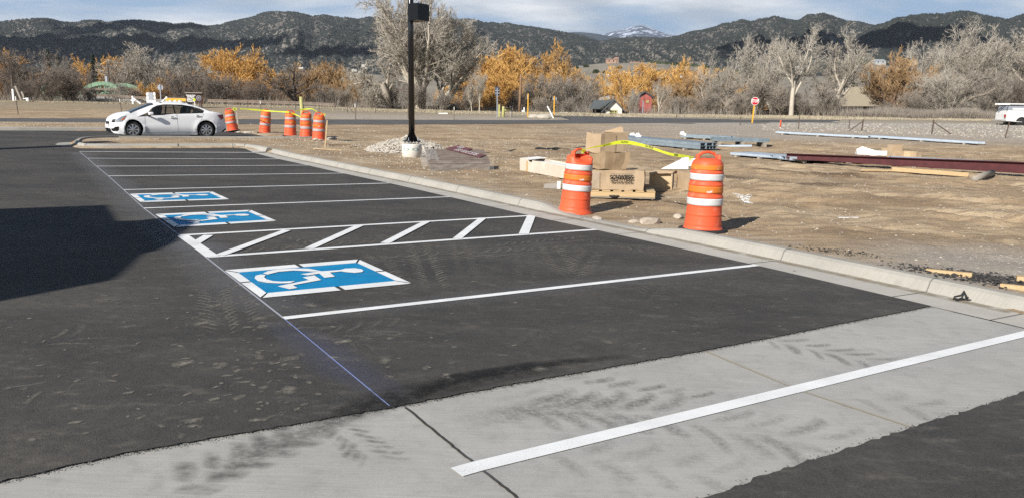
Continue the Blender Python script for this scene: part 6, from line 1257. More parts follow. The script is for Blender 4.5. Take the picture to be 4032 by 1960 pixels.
def side(x, z):                          # half width of the body at this station and height
    w_ = plan(x); zb = zbelt(x); h = (z-.45)
    s_ = w_*(1-.10*max(0, (.42-z)/.3)**2-.05*max(0, (z-.55)/.45)**2)
    s_ += .018*math.exp(-((z-.40-.0*x)/.05)**2)
    for cxw in (x_(680), x_(1990)):
        rr = math.hypot(x-cxw, z-.31); s_ += .022*math.exp(-((rr-.39)/.06)**2)
    if z > zb: s_ = s_-(z-zb)*.50*(1 if ztop(x)-zb > .25 else .9)
    return s_
car = empty('parked_car', (0, 0, 0), 0, 'white four door saloon car parked behind the kerbed island', 'car')
XS = sorted(set([.0, .02, .05, .09, .14, .2]+[.25+.08*k for k in range(50)]+[4.27, 4.32, 4.36, 4.40, 4.42])); XS = [x for x in XS if x <= 4.42]
ring_t = 13; V = []; Fs = []
for x in XS:
    zb, zt_, zl = zbot(x), ztop(x), zbelt(x); cab = zt_-zl > .10; ze = zt_-(.075 if cab else .03)
    zs = [zb+(zl-zb)*k/7 for k in range(8)]+[zl+(ze-zl)*k/4 for k in (1, 2, 3, 4)]
    half = [(side(x, z), z) for z in zs]; we = half[-1][0]
    for k in (1, 2, 3, 4, 5): f = 1-k/5; half.append((we*(1-(k/5))**.9 if k < 5 else 0, ze+(zt_-ze)*(1-f**2.6)))
    ring = [(-(y), z) for y, z in half]+[(y, z) for y, z in reversed(half[:-1])]
    V += [(x, y, z) for y, z in ring]
nrg = len(V)//len(XS)
for i in range(len(XS)-1):
    for k in range(nrg-1): a = i*nrg+k; Fs.append((a, a+1, a+nrg+1, a+nrg))
Fs.append(tuple(range(nrg))); Fs.append(tuple(range((len(XS)-1)*nrg, len(XS)*nrg))[::-1])
bm = bmesh.new(); vs = [bm.verts.new(v) for v in V]
for f in Fs:
    try: bm.faces.new([vs[i] for i in f])
    except ValueError: pass
def pz(L): return [(x_(a), z_(b)) for a, b in L]
WIN_F = pz([(985, 375), (1060, 305), (1150, 265), (1260, 242), (1400, 234), (1418, 234), (1418, 402), (1200, 425), (1060, 438), (985, 440)])
WIN_Q = pz([(775, 470), (960, 392), (975, 395), (975, 452)])
WIN_R = pz([(1440, 234), (1600, 240), (1760, 262), (1838, 282), (1838, 385), (1440, 405)])
WIN_T = pz([(1850, 286), (1900, 303), (1955, 330), (1965, 345), (1935, 378), (1850, 383)])
def cut_poly(bm, poly, pred):
    c = Vector((sum(p[0] for p in poly)/len(poly), 0, sum(p[1] for p in poly)/len(poly)))
    for (a, b) in zip(poly, poly[1:]+poly[:1]):
        d = Vector((b[0]-a[0], 0, b[1]-a[1])); n = Vector((-d.z, 0, d.x))
        if n.length < 1e-6: continue
        lo = min(p[0] for p in poly)-.15; hi = max(p[0] for p in poly)+.15; zl = min(p[1] for p in poly)-.15; zh = max(p[1] for p in poly)+.15
        fs = [f for f in bm.faces if lo < f.calc_center_median().x < hi and zl < f.calc_center_median().z < zh]
        g = list({v for f in fs for v in f.verts})+list({e for f in fs for e in f.edges})+fs
        bmesh.ops.bisect_plane(bm, geom=g, plane_co=(a[0], 0, a[1]), plane_no=n, dist=1e-5)
    P = np.array(poly); dead = []
    for f in bm.faces:
        q = f.calc_center_median()
        if pred(q) and float(sdist(np.array([q.x]), np.array([q.z]), P)[0]) > 0: dead.append(f)
    bmesh.ops.delete(bm, geom=dead, context='FACES')
for Wp in (WIN_F, WIN_Q, WIN_R, WIN_T): cut_poly(bm, Wp, lambda q: abs(q.y) > .38)
wc = [x_(680), x_(1990)]; wr = .352
for c in wc: cut_poly(bm, [(c+wr*math.cos(a), .325+wr*math.sin(a)) for a in np.linspace(0, 2*math.pi, 21)[:-1]], lambda q: abs(q.y) > .5)
# windscreen and rear window openings
dead = []
for f in bm.faces:
    q = f.calc_center_median(); n = f.normal
    if ((q.z > ztop(q.x)-.078 and abs(q.y) < side(q.x, ztop(q.x)-.08)+.01 and x_(625) < q.x < x_(1105)) if q.x < 2.2 else (abs(q.y) < .60 and q.z > .95)) and (x_(625) < q.x < x_(1105) or x_(1900) < q.x < x_(2150)): dead.append(f)
gl = bmesh.new(); gm = {}
gverts = []; gf = []
for f in dead:
    idx = []
    for v in f.verts:
        if v.index == -1 or v not in gm: gm[v] = gl.verts.new(v.co)
        idx.append(gm[v])
    try: gl.faces.new(idx)
    except ValueError: pass
bmesh.ops.delete(bm, geom=dead, context='FACES')
me = bpy.data.meshes.new('windscreen'); gl.to_mesh(me); gl.free(); link_mesh('windscreen', me, M['windscreen'], car, True)
bmesh.ops.recalc_face_normals(bm, faces=bm.faces[:]); me = bpy.data.meshes.new('body'); bm.to_mesh(me); bm.free(); body = link_mesh('body', me, M['car_white'], car, True)
def panel(name, poly, off, m, parent=None, sub=.06, sides=(-1, 1)):  # patch following the flank
    o = None
    for sg in sides:
        bm = bmesh.new()
        for t_ in tessellate_polygon([[Vector((p[0], p[1], 0)) for p in poly]]):
            try: bm.faces.new([bm.verts.new((poly[i][0], 0, poly[i][1])) for i in t_])
            except ValueError: pass
        bmesh.ops.remove_doubles(bm, verts=bm.verts[:], dist=1e-5)
        for ax in (0, 2):
            lo = min(v.co[ax] for v in bm.verts); hi = max(v.co[ax] for v in bm.verts); k = math.floor(lo/sub)+1
            while k*sub < hi: no = Vector((0, 0, 0)); no[ax] = 1; bmesh.ops.bisect_plane(bm, geom=bm.verts[:]+bm.edges[:]+bm.faces[:], plane_co=no*k*sub, plane_no=no, dist=1e-5); k += 1
        for v in bm.verts: v.co.y = sg*(side(v.co.x, v.co.z)+off)
        bmesh.ops.recalc_face_normals(bm, faces=bm.faces[:]); me = bpy.data.meshes.new(name); bm.to_mesh(me); bm.free(); o = link_mesh(name, me, M[m], parent or car, True)
    return o
for Wp in (WIN_F, WIN_Q, WIN_R, WIN_T): panel('side_window', Wp, -.012, 'tinted_glass')
def rim(poly, w_, nm, m, off):
    for a, b in zip(poly, poly[1:]+poly[:1]): pass
    P = np.array(poly); c = P.mean(0); outp = [tuple(c+(p-c)*(1+w_/np.hypot(*(p-c)))) for p in P]
    for sg in (-1, 1):
        V = []; n = len(P)
        for p, q in zip(poly, outp): V += [(p[0], sg*(side(*p)+off), p[1]), (q[0], sg*(side(*q)+off), q[1])]
        MB().add(V, [(2*i, 2*i+1, (2*i+3) % (2*n), (2*i+2) % (2*n)) for i in range(n)]).build(nm, M[m], car)
WALL = pz([(770, 474), (880, 395), (1000, 315), (1100, 268), (1230, 236), (1400, 226), (1600, 232), (1770, 253), (1900, 295), (1970, 335), (1940, 384), (1460, 410), (1200, 430), (1000, 456)])
for wd in (WIN_F, WIN_R): rim(wd, .022, 'window_trim', 'car_trim', .004)
rim(WIN_T, .016, 'window_trim', 'car_trim', .005); rim(WIN_Q, .014, 'window_trim', 'car_trim', .005)
panel('roof_seal', pz([(1418, 232), (1442, 232), (1446, 406), (1416, 410)]), .006, 'car_trim')
def flank_strip(name, pts, w_, m, off=.004, sides=(-1, 1)):
    P = [(p[0], p[1]) for p in pz(pts)]; a = offs(P, w_/2); b = offs(P, -w_/2)
    for sg in sides:
        V = []; 
        for p, q in zip(a, b): V += [(p[0], sg*(side(*p)+off), p[1]), (q[0], sg*(side(*q)+off), q[1])]
        MB().add(V, [(2*i, 2*i+1, 2*i+3, 2*i+2) for i in range(len(P)-1)]).build(name, M[m], car)
def dens(P, n=8):
    O = []
    for a, b in zip(P[:-1], P[1:]): O += [(a[0]+(b[0]-a[0])*k/n, a[1]+(b[1]-a[1])*k/n) for k in range(n)]
    return O+[P[-1]]
flank_strip('door_gap', dens([(1460, 412), (1464, 560), (1472, 750)]), .007, 'seam_grey'); flank_strip('door_gap', dens([(893, 470), (893, 600), (905, 700), (925, 768)]), .007, 'seam_grey')
flank_strip('door_gap', dens([(1960, 385), (1930, 450), (1880, 560), (1830, 640), (1800, 750)]), .006, 'seam_grey'); flank_strip('sill_gap', dens([(925, 768), (1200, 768), (1475, 755), (1800, 755)]), .008, 'seam_grey')
for xx, zz in ((1385, 480), (1850, 445)):
    for sg in (-1, 1):
        q = (x_(xx), sg*(side(x_(xx), z_(zz))+.02), z_(zz)); MB().box(q, (.20, .03, .028), ch=.008).build('door_handle', M['handle_white'], car, True)
        panel('handle_recess', [(x_(xx-30), z_(zz+8)), (x_(xx+18), z_(zz+8)), (x_(xx+18), z_(zz-22)), (x_(xx-30), z_(zz-22))], .003, 'seam_grey', sides=(sg,))
panel('headlight', pz([(270, 545), (330, 515), (430, 475), (560, 452), (520, 510), (440, 560), (310, 580)]), .008, 'lamp_glass'); panel('indicator', pz([(430, 535), (470, 500), (530, 480), (495, 520), (440, 548)]), .013, 'amber_lens')
panel('grille', pz([(175, 580), (190, 555), (215, 525), (290, 520), (265, 548), (285, 575), (230, 585)]), .006, 'car_trim'); panel('fog_recess', pz([(170, 690), (215, 690), (265, 660), (350, 655), (352, 715), (320, 740), (200, 745), (168, 720)]), .006, 'car_trim')
panel('tail_light', pz([(2210, 420), (2340, 408), (2348, 480), (2290, 508)]), .006, 'tail_red'); panel('rear_valance', pz([(2280, 745), (2385, 665), (2388, 700), (2340, 740)]), .006, 'car_trim')
flank_strip('fuel_flap', [(2000+30*math.cos(a), 478+34*math.sin(a)) for a in np.linspace(0, 2*math.pi, 17)], .005, 'handle_white', sides=(1,))
MB().box((-.012, 0, z_(650)), (.02, .5, .13)).build('number_plate', M['paper_white'], car); MB().box((-.004, 0, .50), (.02, .62, .18)).build('grille', M['car_trim'], car)
b = MB().box((x_(1240), 0, .225), (3.2, 1.45, .08)); b.build('floor', M['car_trim'], car)
for sg in (-1, 1):
    b = MB().box((0, 0, 0), (.17, .11, .115), M=Matrix.Translation((x_(992), sg*1.0, z_(412))), ch=.03); b.build('mirror', M['car_white'], car, True); MB().bar((x_(985), sg*.97, z_(440)), (x_(955), sg*.80, z_(462)), .045, .05).build('mirror_arm', M['car_trim'], car)
for xs_, zz in ((1.72, .52), (2.75, .52)):
    for yy in (-.36, .36):
        s_ = MB().box((xs_, yy, .55), (.5, .46, .16), ch=.05); s_.box((0, 0, 0), (.14, .46, .62), M=Matrix.Translation((xs_+.30, yy, .86)) @ Matrix.Rotation(R(14), 4, 'Y'), ch=.05); s_.box((xs_+.40, yy, 1.24), (.09, .22, .16), ch=.03); s_.build('seat', M['interior_dark'], car)
MB().box((1.22, 0, .80), (.42, 1.3, .22), ch=.05).build('dashboard', M['interior_dark'], car)
MB().tube([(1.42+.05*math.cos(a), .36+.17*math.sin(a), .93+.17*math.cos(a)) for a in np.linspace(0, 2*math.pi, 17)], .014, 6).build('steering_wheel', M['interior_dark'], car)
for c in wc:                              # wheel wells
    for sg in (-1, 1): MB().lathe([(wr+.01, 0), (wr+.01, -.28), (.05, -.281)], 24, Matrix.Translation((c, sg*.80, .325)) @ Matrix.Rotation(R(90)*(-1 if sg < 0 else 1)*-1, 4, 'X'), cap=False).build('wheel_arch', M['car_trim'], car)
wheel0 = None
for c in wc:
    for sg in (-1, 1):
        Mw = Matrix.Translation((c, sg*.735, .302)) @ Matrix.Rotation(R(90)*sg*-1, 4, 'X')
        wn = bpy.data.objects.new('wheel', None); col.objects.link(wn); wn.parent = car; wn.matrix_local = Mw
        MB().lathe([(.20, -.09), (.27, -.095), (.296, -.08), (.303, -.03), (.303, .05), (.297, .082), (.27, .098), (.208, .10), (.20, .06), (.20, -.05)], 36).build('tyre', M['rubber'], wn, True)
        hb = MB().lathe([(.208, .085), (.203, .102), (.188, .10), (.183, .085)], 32, cap=False)
        for k in range(8):
            a = 2*math.pi*k/8; d = Vector((math.cos(a), math.sin(a), 0)); s_ = Vector((-d.y, d.x, 0)); V = [d*.04+s_*.016+Vector((0, 0, .105)), d*.19+s_*.038+Vector((0, 0, .092)), d*.19-s_*.038+Vector((0, 0, .092)), d*.04-s_*.016+Vector((0, 0, .105))]; V += [v-Vector((0, 0, .02)) for v in V]; hb.add(V, [(0, 3, 2, 1), (0, 1, 5, 4), (2, 3, 7, 6)])
        hb.lathe([(.0, .108), (.035, .106), (.05, .098), (.052, .08)], 16, cap=False); hb.build('hubcap', M['hubcap'], wn)
        MB().lathe([(.19, .05), (.0, .052)], 24, cap=False).build('brake_disc', M['car_trim'], wn)
ca, cb2 = at(525, 546), at(813, 546)
d = (cb2-ca).normalized(); sc_car = (cb2-ca).length/(wc[1]-wc[0]); print('car scale', sc_car)
# local +x runs front->rear; the flank on local -y faces the camera
side_n = Vector((d.y, -d.x, 0)).normalized(); up = d.cross(Vector((0, 0, 1)).cross(d)).normalized()
zax = Vector((0, 0, 1)); xax = d.normalized(); yax = zax.cross(xax).normalized(); zax = xax.cross(yax)
Mc = Matrix((xax, yax, zax)).transposed().to_4x4(); org = ca-xax*wc[0]*sc_car+yax*.80*sc_car; org.z += .022
for ch in car.children:                   # the nose was traced across the car's width: shorten the front overhang
    if ch.type == 'MESH':
        for v in ch.data.vertices:
            if v.co.x < 1.0: v.co.x += .34*(1-v.co.x)**1.2
car.matrix_world = Matrix.Translation(org) @ Mc @ Matrix.Scale(sc_car, 4)
# ------------------------------------------------------------------ work truck at the right edge
A('truck_white', (.72, .71, .69), .4, (.62, .61, .58), 2); A('chrome_dull', (.5, .49, .46), .35, metal=.5)
pt = at(4020, 500); s1 = F0/pt.y/6.95                # source zoom: 6.95 px per photo px
tk = empty('work_truck', (0, 0, 0), 0, 'white work truck with canopy and ladder rack cut by the right edge', 'truck')
u_ = 1/(6.95*F0/pt.y); q_ = lambda a, b: ((a-1000)*u_, (830-b)*u_)
BD = [q_(605, 690), q_(600, 500), q_(615, 420), q_(625, 402), (3.2, q_(0, 402)[1]), (3.4, 1.05), (4.4, .98), (4.5, .9), (4.5, .45), (3.95, .42)]
aw = .48; BD += [(3.45+.46*math.cos(a), .38+.46*math.sin(a)) for a in np.linspace(.1, math.pi-.1, 9)]
BD += [(2.9, .42), (1.0, .42)]+[(0+q_(1010, 0)[0]+.52*math.cos(a), .33+.50*math.sin(a)) for a in np.linspace(.1, math.pi-.15, 9)]+[q_(870, 695)]
MB().prism(BD, 1.85, Matrix.Translation((0, 1.85, 0)) @ RX).build('body', M['truck_white'], tk, bevel=.03)
zc = q_(0, 402)[1]; zr = q_(0, 285)[1]
MB().prism([q_(625, 401), q_(640, 300), q_(665, 283), (3.0, zr), (3.35, zc+.01)], 1.6, Matrix.Translation((0, 1.72, 0)) @ RX).build('canopy', M['sign_back'], tk, bevel=.02)
MB().box((q_(900, 0)[0], .11, (q_(0, 358)[1])), (300*u_, .01, 42*u_)).build('canopy_window', M['paper_white'], tk)
b = MB()
for yy in (.15, 1.7):
    b.tube([q3_ for q3_ in [(q_(612, 0)[0], yy, zc-.1), (q_(628, 0)[0], yy, q_(0, 300)[1]), (q_(650, 0)[0], yy, q_(0, 262)[1]), (q_(700, 0)[0], yy, q_(0, 250)[1]), (3.2, yy, q_(0, 250)[1]), (3.3, yy, zc)]], .022, 6)
for xx in (q_(700, 0)[0], q_(948, 0)[0], 2.0): b.bar((xx, .1, q_(0, 268)[1]), (xx, 1.75, q_(0, 268)[1]), .04)
b.build('ladder_rack', M['car_trim'], tk)
ld = empty('ladder', (0, 0, 0), 0, 'long white ladder lying on the rack of the truck', 'ladder')
for yy in (.45, .85): MB().bar((q_(400, 0)[0], yy, q_(0, 232)[1]), (3.2, yy, q_(0, 236)[1]), .03, .13).build('rail', M['paper_white'], ld)
for k in range(12): MB().bar((q_(440, 0)[0]+k*.3, .45, q_(0, 234)[1]), (q_(440, 0)[0]+k*.3, .85, q_(0, 234)[1]), .03).build('rung', M['paper_white'], ld)
MB().box((q_(545, 0)[0], .93, q_(0, 672)[1]), (.30, 1.75, .13), ch=.03).build('bumper', M['chrome_dull'], tk); MB().box((q_(578, 0)[0], .15, q_(0, 550)[1]), (.10, .16, .26), ch=.03).build('tail_light', M['tail_red'], tk)
MB().box((1.6, .93, .30), (4.6, 1.3, .16)).build('chassis', M['car_trim'], tk)
for xx in (q_(1000, 0)[0], 3.45):
    for yy, sg in ((.02, -1), (1.84, 1)):
        wn = bpy.data.objects.new('wheel', None); col.objects.link(wn); wn.parent = tk; wn.matrix_local = Matrix.Translation((xx, yy+.13*-sg, .36)) @ Matrix.Rotation(R(90)*-sg, 4, 'X')
        MB().lathe([(.20, -.10), (.33, -.10), (.37, -.06), (.37, .06), (.33, .10), (.20, .10)], 28).build('tyre', M['rubber'], wn, True); MB().lathe([(.20, .07), (.17, .10), (.1, .06), (.08, .09), (0, .09)], 24, cap=False).build('rim', M['chrome_dull'], wn)
for o_ in (tk, ld): o_.location = pt+Vector((0, .0, .0)); o_.rotation_euler = (0, 0, R(-4))
# ------------------------------------------------------------------ road signs and posts
def post_of(X, Yb, dist, Yt, r_, m, parent=None, lean=0): 
    p = onray(X, dist, Yb); t_ = atd(X+lean, Yt, dist); return p, t_.z-p.z
def sign(name, X, Yt, dist, lab, rp, mp_, board=None, lean_px=0, cat='road sign'):
    p = onray(X, dist, 450); h = atd(X, Yt, dist).z-p.z; lx = lean_px*dist/F0
    o = empty(name, p, 0, lab, cat); MB().bar((0, 0, -.2), (lx, 0, h), rp*2, rp*1.4, (0, 1, 0)).build('post', M[mp_], o)
    if board: board(o, lx, h, dist/F0)
    return o
A('stop_red', (.50, .012, .025), .5); A('diamond_rust', (.20, .075, .035), .6)
def octo(r_, n=8, rot=math.pi/8): return [(r_*math.cos(rot+2*math.pi*k/n), r_*math.sin(rot+2*math.pi*k/n)) for k in range(n)]
def stopb(o, lx, h, u):
    c = Vector((lx, -.06, h-15*u)); Mf = Matrix.Translation(c) @ RX; r_ = 16.2*u
    MB().prism(octo(r_), .006, Mf).build('border', M['letter_white'], o); MB().prism(octo(r_*.9), .004, Mf @ Matrix.Translation((0, 0, .0075))).build('face', M['stop_red'], o)
    text_mesh('lettering', 'STOP', r_*.98, 'letter_white', o, Mf @ Matrix.Translation((0, 0, .015)), .002, .012, .72)
sign('stop_sign', 2963, 384, 68, 'red octagonal stop sign on a leaning yellow post', .055, 'yellow_pole', stopb, lean_px=6)
def rect(w_, h_, m, dy=.05, dzp=0, bars=False):
    def f(o, lx, h, u):
        MB().box((lx+0, dy, h-h_*u/2+dzp*u), (w_*u, .02, h_*u)).build('board', M[m], o)
        if bars:
            for k in (.12, .42): MB().box((lx, -.05, h-h_*u*k-.1), (w_*u*.95, .02, .07)).build('bracket', M['sign_back'], o)
    return f
sign('yellow_post', 2078, 369, 74, 'left of two tall yellow posts, standing alone at the road edge', .048, 'yellow_pole', rect(8, 18, 'sign_back', .06, -4)); 
def pent(o, lx, h, u): MB().prism([(-8*u, 0), (8*u, 0), (9*u, 9*u), (0, 14*u), (-9*u, 9*u)], .01, Matrix.Translation((lx+2*u, .07, h-16*u)) @ RX).build('board', M['sign_back'], o)
sign('yellow_post', 2181, 379, 72, 'right hand tall yellow post with a grey sign back behind it', .048, 'yellow_pole', pent)
p = onray(2177, 71.5, 450); q = atd(2155, 419, 71.5); o = empty('leaning_board', p, 0, 'thin white board leaning against the right hand yellow post', 'board'); MB().bar((.1, 0, 0), q-p, .12, .03, (0, 1, 0)).build('board', M['paper_white'], o)
sign('highway_sign', 1957, 349, 70, 'steel post with two stacked dark sign backs left of the golden willows', .045, 'sign_back', rect(18, 34, 'sign_dark', .06, 6, True))
def diam(o, lx, h, u): MB().prism([(-2.2*u*1.6, 0), (0, -9*u*1.8), (2.2*u*1.6, 0), (0, 9*u*1.8)], .01, Matrix.Translation((lx+4*u, -.06, h+2*u)) @ RX).build('board', M['diamond_rust'], o)
sign('diamond_sign', 2530, 396, 90, 'narrow rust brown diamond sign seen nearly edge on right of the white house', .05, 'sign_back', diam)
def rnd_(o, lx, h, u):
    MB().prism(octo(11*u, 20), .01, Matrix.Translation((lx, .06, h-12*u)) @ RX).build('board', M['sign_back'], o); [MB().box((lx, -.02, h-k*u), (7*u, .02, .06)).build('bracket', M['sign_dark'], o) for k in (8, 20)]
sign('round_sign', 637, 333, 92, 'round grey sign back in front of the small orange willow', .05, 'sign_back', rnd_)
# wooden mailbox-like frame of green posts
for X_, yt, dist, lab in ((1965, 413, 73, 'short mossy green post at the left of the wooden frame'),): sign('mossy_post', X_, yt, dist, lab, .09, 'green_post', cat='post')
p = onray(1982, 72, 450); u = 72/F0; o = empty('wooden_stand', p, 0, 'low stand of green posts with a dark plank roof beside the road', 'stand'); h = atd(1982, 420, 72).z-p.z
MB().tube([(0, 0, -.2), (0, 0, h)], .13, 8).build('leg', M['green_post'], o, True); MB().tube([(30*u, 0, -.2), (30*u, 0, h)], .1, 8).build('leg', M['grey_timber'], o, True); MB().box((16*u, 0, h-13*u), (26*u, .12, 6*u)).build('rail', M['green_post'], o); MB().box((18*u, 0, h-5*u), (28*u, .7, 3*u)).build('plank_roof', M['steel_post'], o)
for X_, yt, lab in ((2063, 424, 'white marker stake nearest to the long pole'), (2057, 435, 'shortest white marker stake beside the long pole')): sign('marker_stake', X_, yt, 88, lab, .07, 'paper_white', cat='stake')
# utility poles and wires
def upole(X, Yt, dist, lab, lean=0, arm=False, r0=.16, m='steel_post'):
    p = onray(X, dist, 450); h = atd(X, Yt, dist).z-p.z; lx = lean*dist/F0; o = empty('utility_pole', p, 0, lab, 'utility pole', 'wooden utility poles'); MB().tube([(0, 0, -.5), (lx, 0, h)], [r0, r0*.7], 8).build('pole', M[m], o, True)
    if arm: MB().box((lx-.25, 0, h-2.3), (.35, .35, .9)).build('transformer', M['sign_back'], o)
    return o, p+Vector((lx, 0, h))
A('pole_brown', (.20, .12, .07), .85, (.27, .17, .10), 2)
_, w1 = upole(443, 252, 118, 'dark utility pole with a grey transformer rising behind the green bridge', -6, True)
_, w2 = upole(58, 282, 108, 'thin dark utility pole at the far left of the photo', 2)
upole(2044, 294, 90, 'long reddish brown pole standing in front of the golden willows', 6, False, .17, 'pole_brown')
upole(1194, 382, 56, 'yellow green wooden post behind the far row of drums', -7, False, .17, 'green_post')
def wire(a, b, sag, lab):
    P = [Vector(a).lerp(Vector(b), k/14)-Vector((0, 0, sag*4*(k/14)*(1-k/14))) for k in range(15)]; tag(MB().tube(P, .022, 4).build('power_line', M['rubber']), lab, 'wire', 'power lines at the left')
wire(w2-Vector((0, 0, .3)), atd(-120, 306, 108), .5, 'upper power line leaving the far left pole'); wire(w2-Vector((0, 0, .9)), atd(-120, 322, 108), .5, 'lower power line leaving the far left pole'); wire(w1-Vector((0, 0, 3.4)), atd(340, 288, 118), .3, 'power line running left from the pole behind the bridge'); wire(w1-Vector((0, 0, 3.6)), atd(620, 350, 116), .8, 'power line falling away right of the pole behind the bridge')
for X_, yt, ln, lab, m in ((88, 340, -22, 'longer pale guy board leaning left of the bridge', 'new_timber'), (105, 362, -16, 'shorter pale guy board leaning left of the bridge', 'new_timber')): 
    p = onray(X_+4, 89, 450); h = atd(X_, yt, 89).z-p.z; o = empty('leaning_board', p, 0, lab, 'board'); MB().bar((0, 0, -.1), (ln*89/F0, 0, h), .2, .06, (0, 1, 0)).build('board', M['grey_timber'], o)
p = onray(114, 88, 450); o = empty('white_gate_post', p, 0, 'short white corner post with a rail at the left bank', 'post'); h = atd(114, 386, 88).z-p.z; MB().bar((0, 0, -.1), (0, 0, h), .28, .2, (0, 1, 0)).build('post', M['paper_white'], o); MB().bar((-.5, 0, h-.1), (.1, 0, h-.1), .1, .1).build('rail', M['paper_white'], o)
p = onray(59, 88, 450); o = empty('white_gate_post', p, 0, 'grey white post at the foot of the far left utility pole', 'post'); h = atd(59, 352, 88).z-p.z; MB().bar((0, 0, -.1), (0, 0, h), .2, .14, (0, 1, 0)).build('post', M['paper_white'], o)
# wire fence posts
A('post_tip', (.62, .60, .55), .6)
def tpost(X, Yb, Yt, lab, tip=True, lean=0, dist=None, rr=.03, brace=None, name='fence_post'):
    p = at(X, Yb) if dist is None else onray(X, dist, Yb); p.z = max(dz_(p.x, p.y), p.z) if p.y < 60 else p.z; u = p.y/F0; h = (Yb-Yt)*u; o = empty(name, p, 0, lab, 'fence post', 'steel fence posts'); lx = lean*u
    MB().bar((0, 0, -.2), (lx, 0, h), rr*2, rr*2, (0, 1, 0)).build('post', M['steel_post'], o)
    if tip: MB().bar((lx*.78, 0, h*.78), (lx*1.003, 0, h+.01), rr*2+.012, rr*2+.012, (0, 1, 0)).build('painted_tip', M['post_tip'], o)
    if brace: MB().bar((lx*.9, 0, h*.85), (brace*u, 0, 0), rr*1.6, rr*1.6, (0, 1, 0)).build('brace', M['steel_post'], o)
TP = [(73, 456, 384, 'fence post with a white tip at the far left', 1, -5, None), (481, 447, 393, 'white tipped fence post just above the bonnet of the car', 1, -6, None), (891, 425, 398, 'first thin dark fence post right of the car', 0, 0, None), (976, 428, 399, 'dark fence post left of the white tipped one', 0, 0, None), (1030, 452, 400, 'white tipped fence post leaning above the second drum', 1, -3, None), (1068, 434, 402, 'thin dark fence post above the second drum', 0, 0, None), (1163, 438, 402, 'thin dark fence post just left of the yellow green post', 0, 0, None), (1257, 447, 412, 'thin dark fence post above the foremost far drum', 0, 0, None),
      (1369, 449, 408, 'thick fence post with a brace right of the far drums', 0, 0, 25), (1401, 472, 412, 'white tipped fence post right of the braced one', 1, -2, None), (1479, 452, 418, 'faint thin fence post left of the black pole', 0, 0, None), (1607, 472, 418, 'thin fence post tucked left against the black pole', 0, 0, None), (1788, 473, 424, 'white tipped fence post at the foot of the white limbed tree', 1, 0, None), (2663, 492, 453, 'bare fence post standing alone before the road, left of the stop sign', 0, -1, None), (2914, 500, 463, 'thin fence post just left of the stop sign', 0, 0, None),
      (3143, 514, 466, 'thin fence post right of the orange marker', 0, 1, None), (3342, 517, 480, 'short fence post left of the braced pair', 0, 0, None), (3391, 524, 478, 'fence post with a brace running down to the left', 0, 4, -50), (3668, 536, 480, 'fence post with a brace running down to the right', 0, 2, 78), (3955, 551, 486, 'leaning fence post in front of the truck', 0, 12, None)]
for X_, Yb, Yt, lab, tip, ln, br_ in TP: tpost(X_, Yb, Yt, lab, tip, ln, None, .035 if br_ else .026, br_)
p = at(3072, 511); u = p.y/F0; o = empty('marker_post', p, 0, 'orange and white marker post right of the stop sign', 'marker post'); MB().lathe([(.05, -.1), (.05, 8*u)], 10).build('white_foot', M['letter_white'], o, True); MB().lathe([(.055, 8*u), (.055, 34*u), (.03, 36*u)], 10).build('orange_tube', M['drum_plastic'], o, True)
# guardrail and highway deck
A('rail_brown', (.17, .13, .10), .7, (.24, .19, .15), 2)
GA = [(560, 404.0, 96), (820, 397.5, 92), (1000, 401, 91), (1180, 407, 90), (1318, 414, 89)]
def rail(name, pts, lab, up_off=0, hgt=.31):
    P = [atd(X_, Y_, d_) for X_, Y_, d_ in pts]; o = empty(name, P[0], 0, lab, 'guardrail'); b = MB()
    for a, c in zip(P[:-1], P[1:]): b.bar(a-P[0]+Vector((0, 0, -.0)), c-P[0], .08, hgt)
    for a, c in zip(P[:-1], P[1:]): b.bar(a-P[0]+Vector((0, -.06, .09)), c-P[0]+Vector((0, -.06, .09)), .05, .07)
    b.build('rail', M['rail_brown'], o); L = sum((c-a).length for a, c in zip(P[:-1], P[1:])); n = int(L/1.9)
    for k in range(n+1):
        s_ = L*k/n; 
        for a, c in zip(P[:-1], P[1:]):
            if s_ <= (c-a).length+1e-6: q = a.lerp(c, s_/(c-a).length); break
            s_ -= (c-a).length
        MB().bar(q-P[0]+Vector((0, .1, -.15)), q-P[0]+Vector((0, .1, -.95)), .16, .2, (0, 1, 0)).build('post', M['steel_post'], o)
rail('guardrail', GA[1:], 'long rusty guardrail along the road bank behind the far drums'); rail('guardrail', [(330, 374, 104), (450, 378, 102), (540, 385, 99), (600, 388, 98)], 'guardrail leading off the end of the green bridge'); rail('guardrail', [(655, 390, 97), (720, 392, 95), (800, 394, 94)], 'short guardrail behind the barricade and the information board')
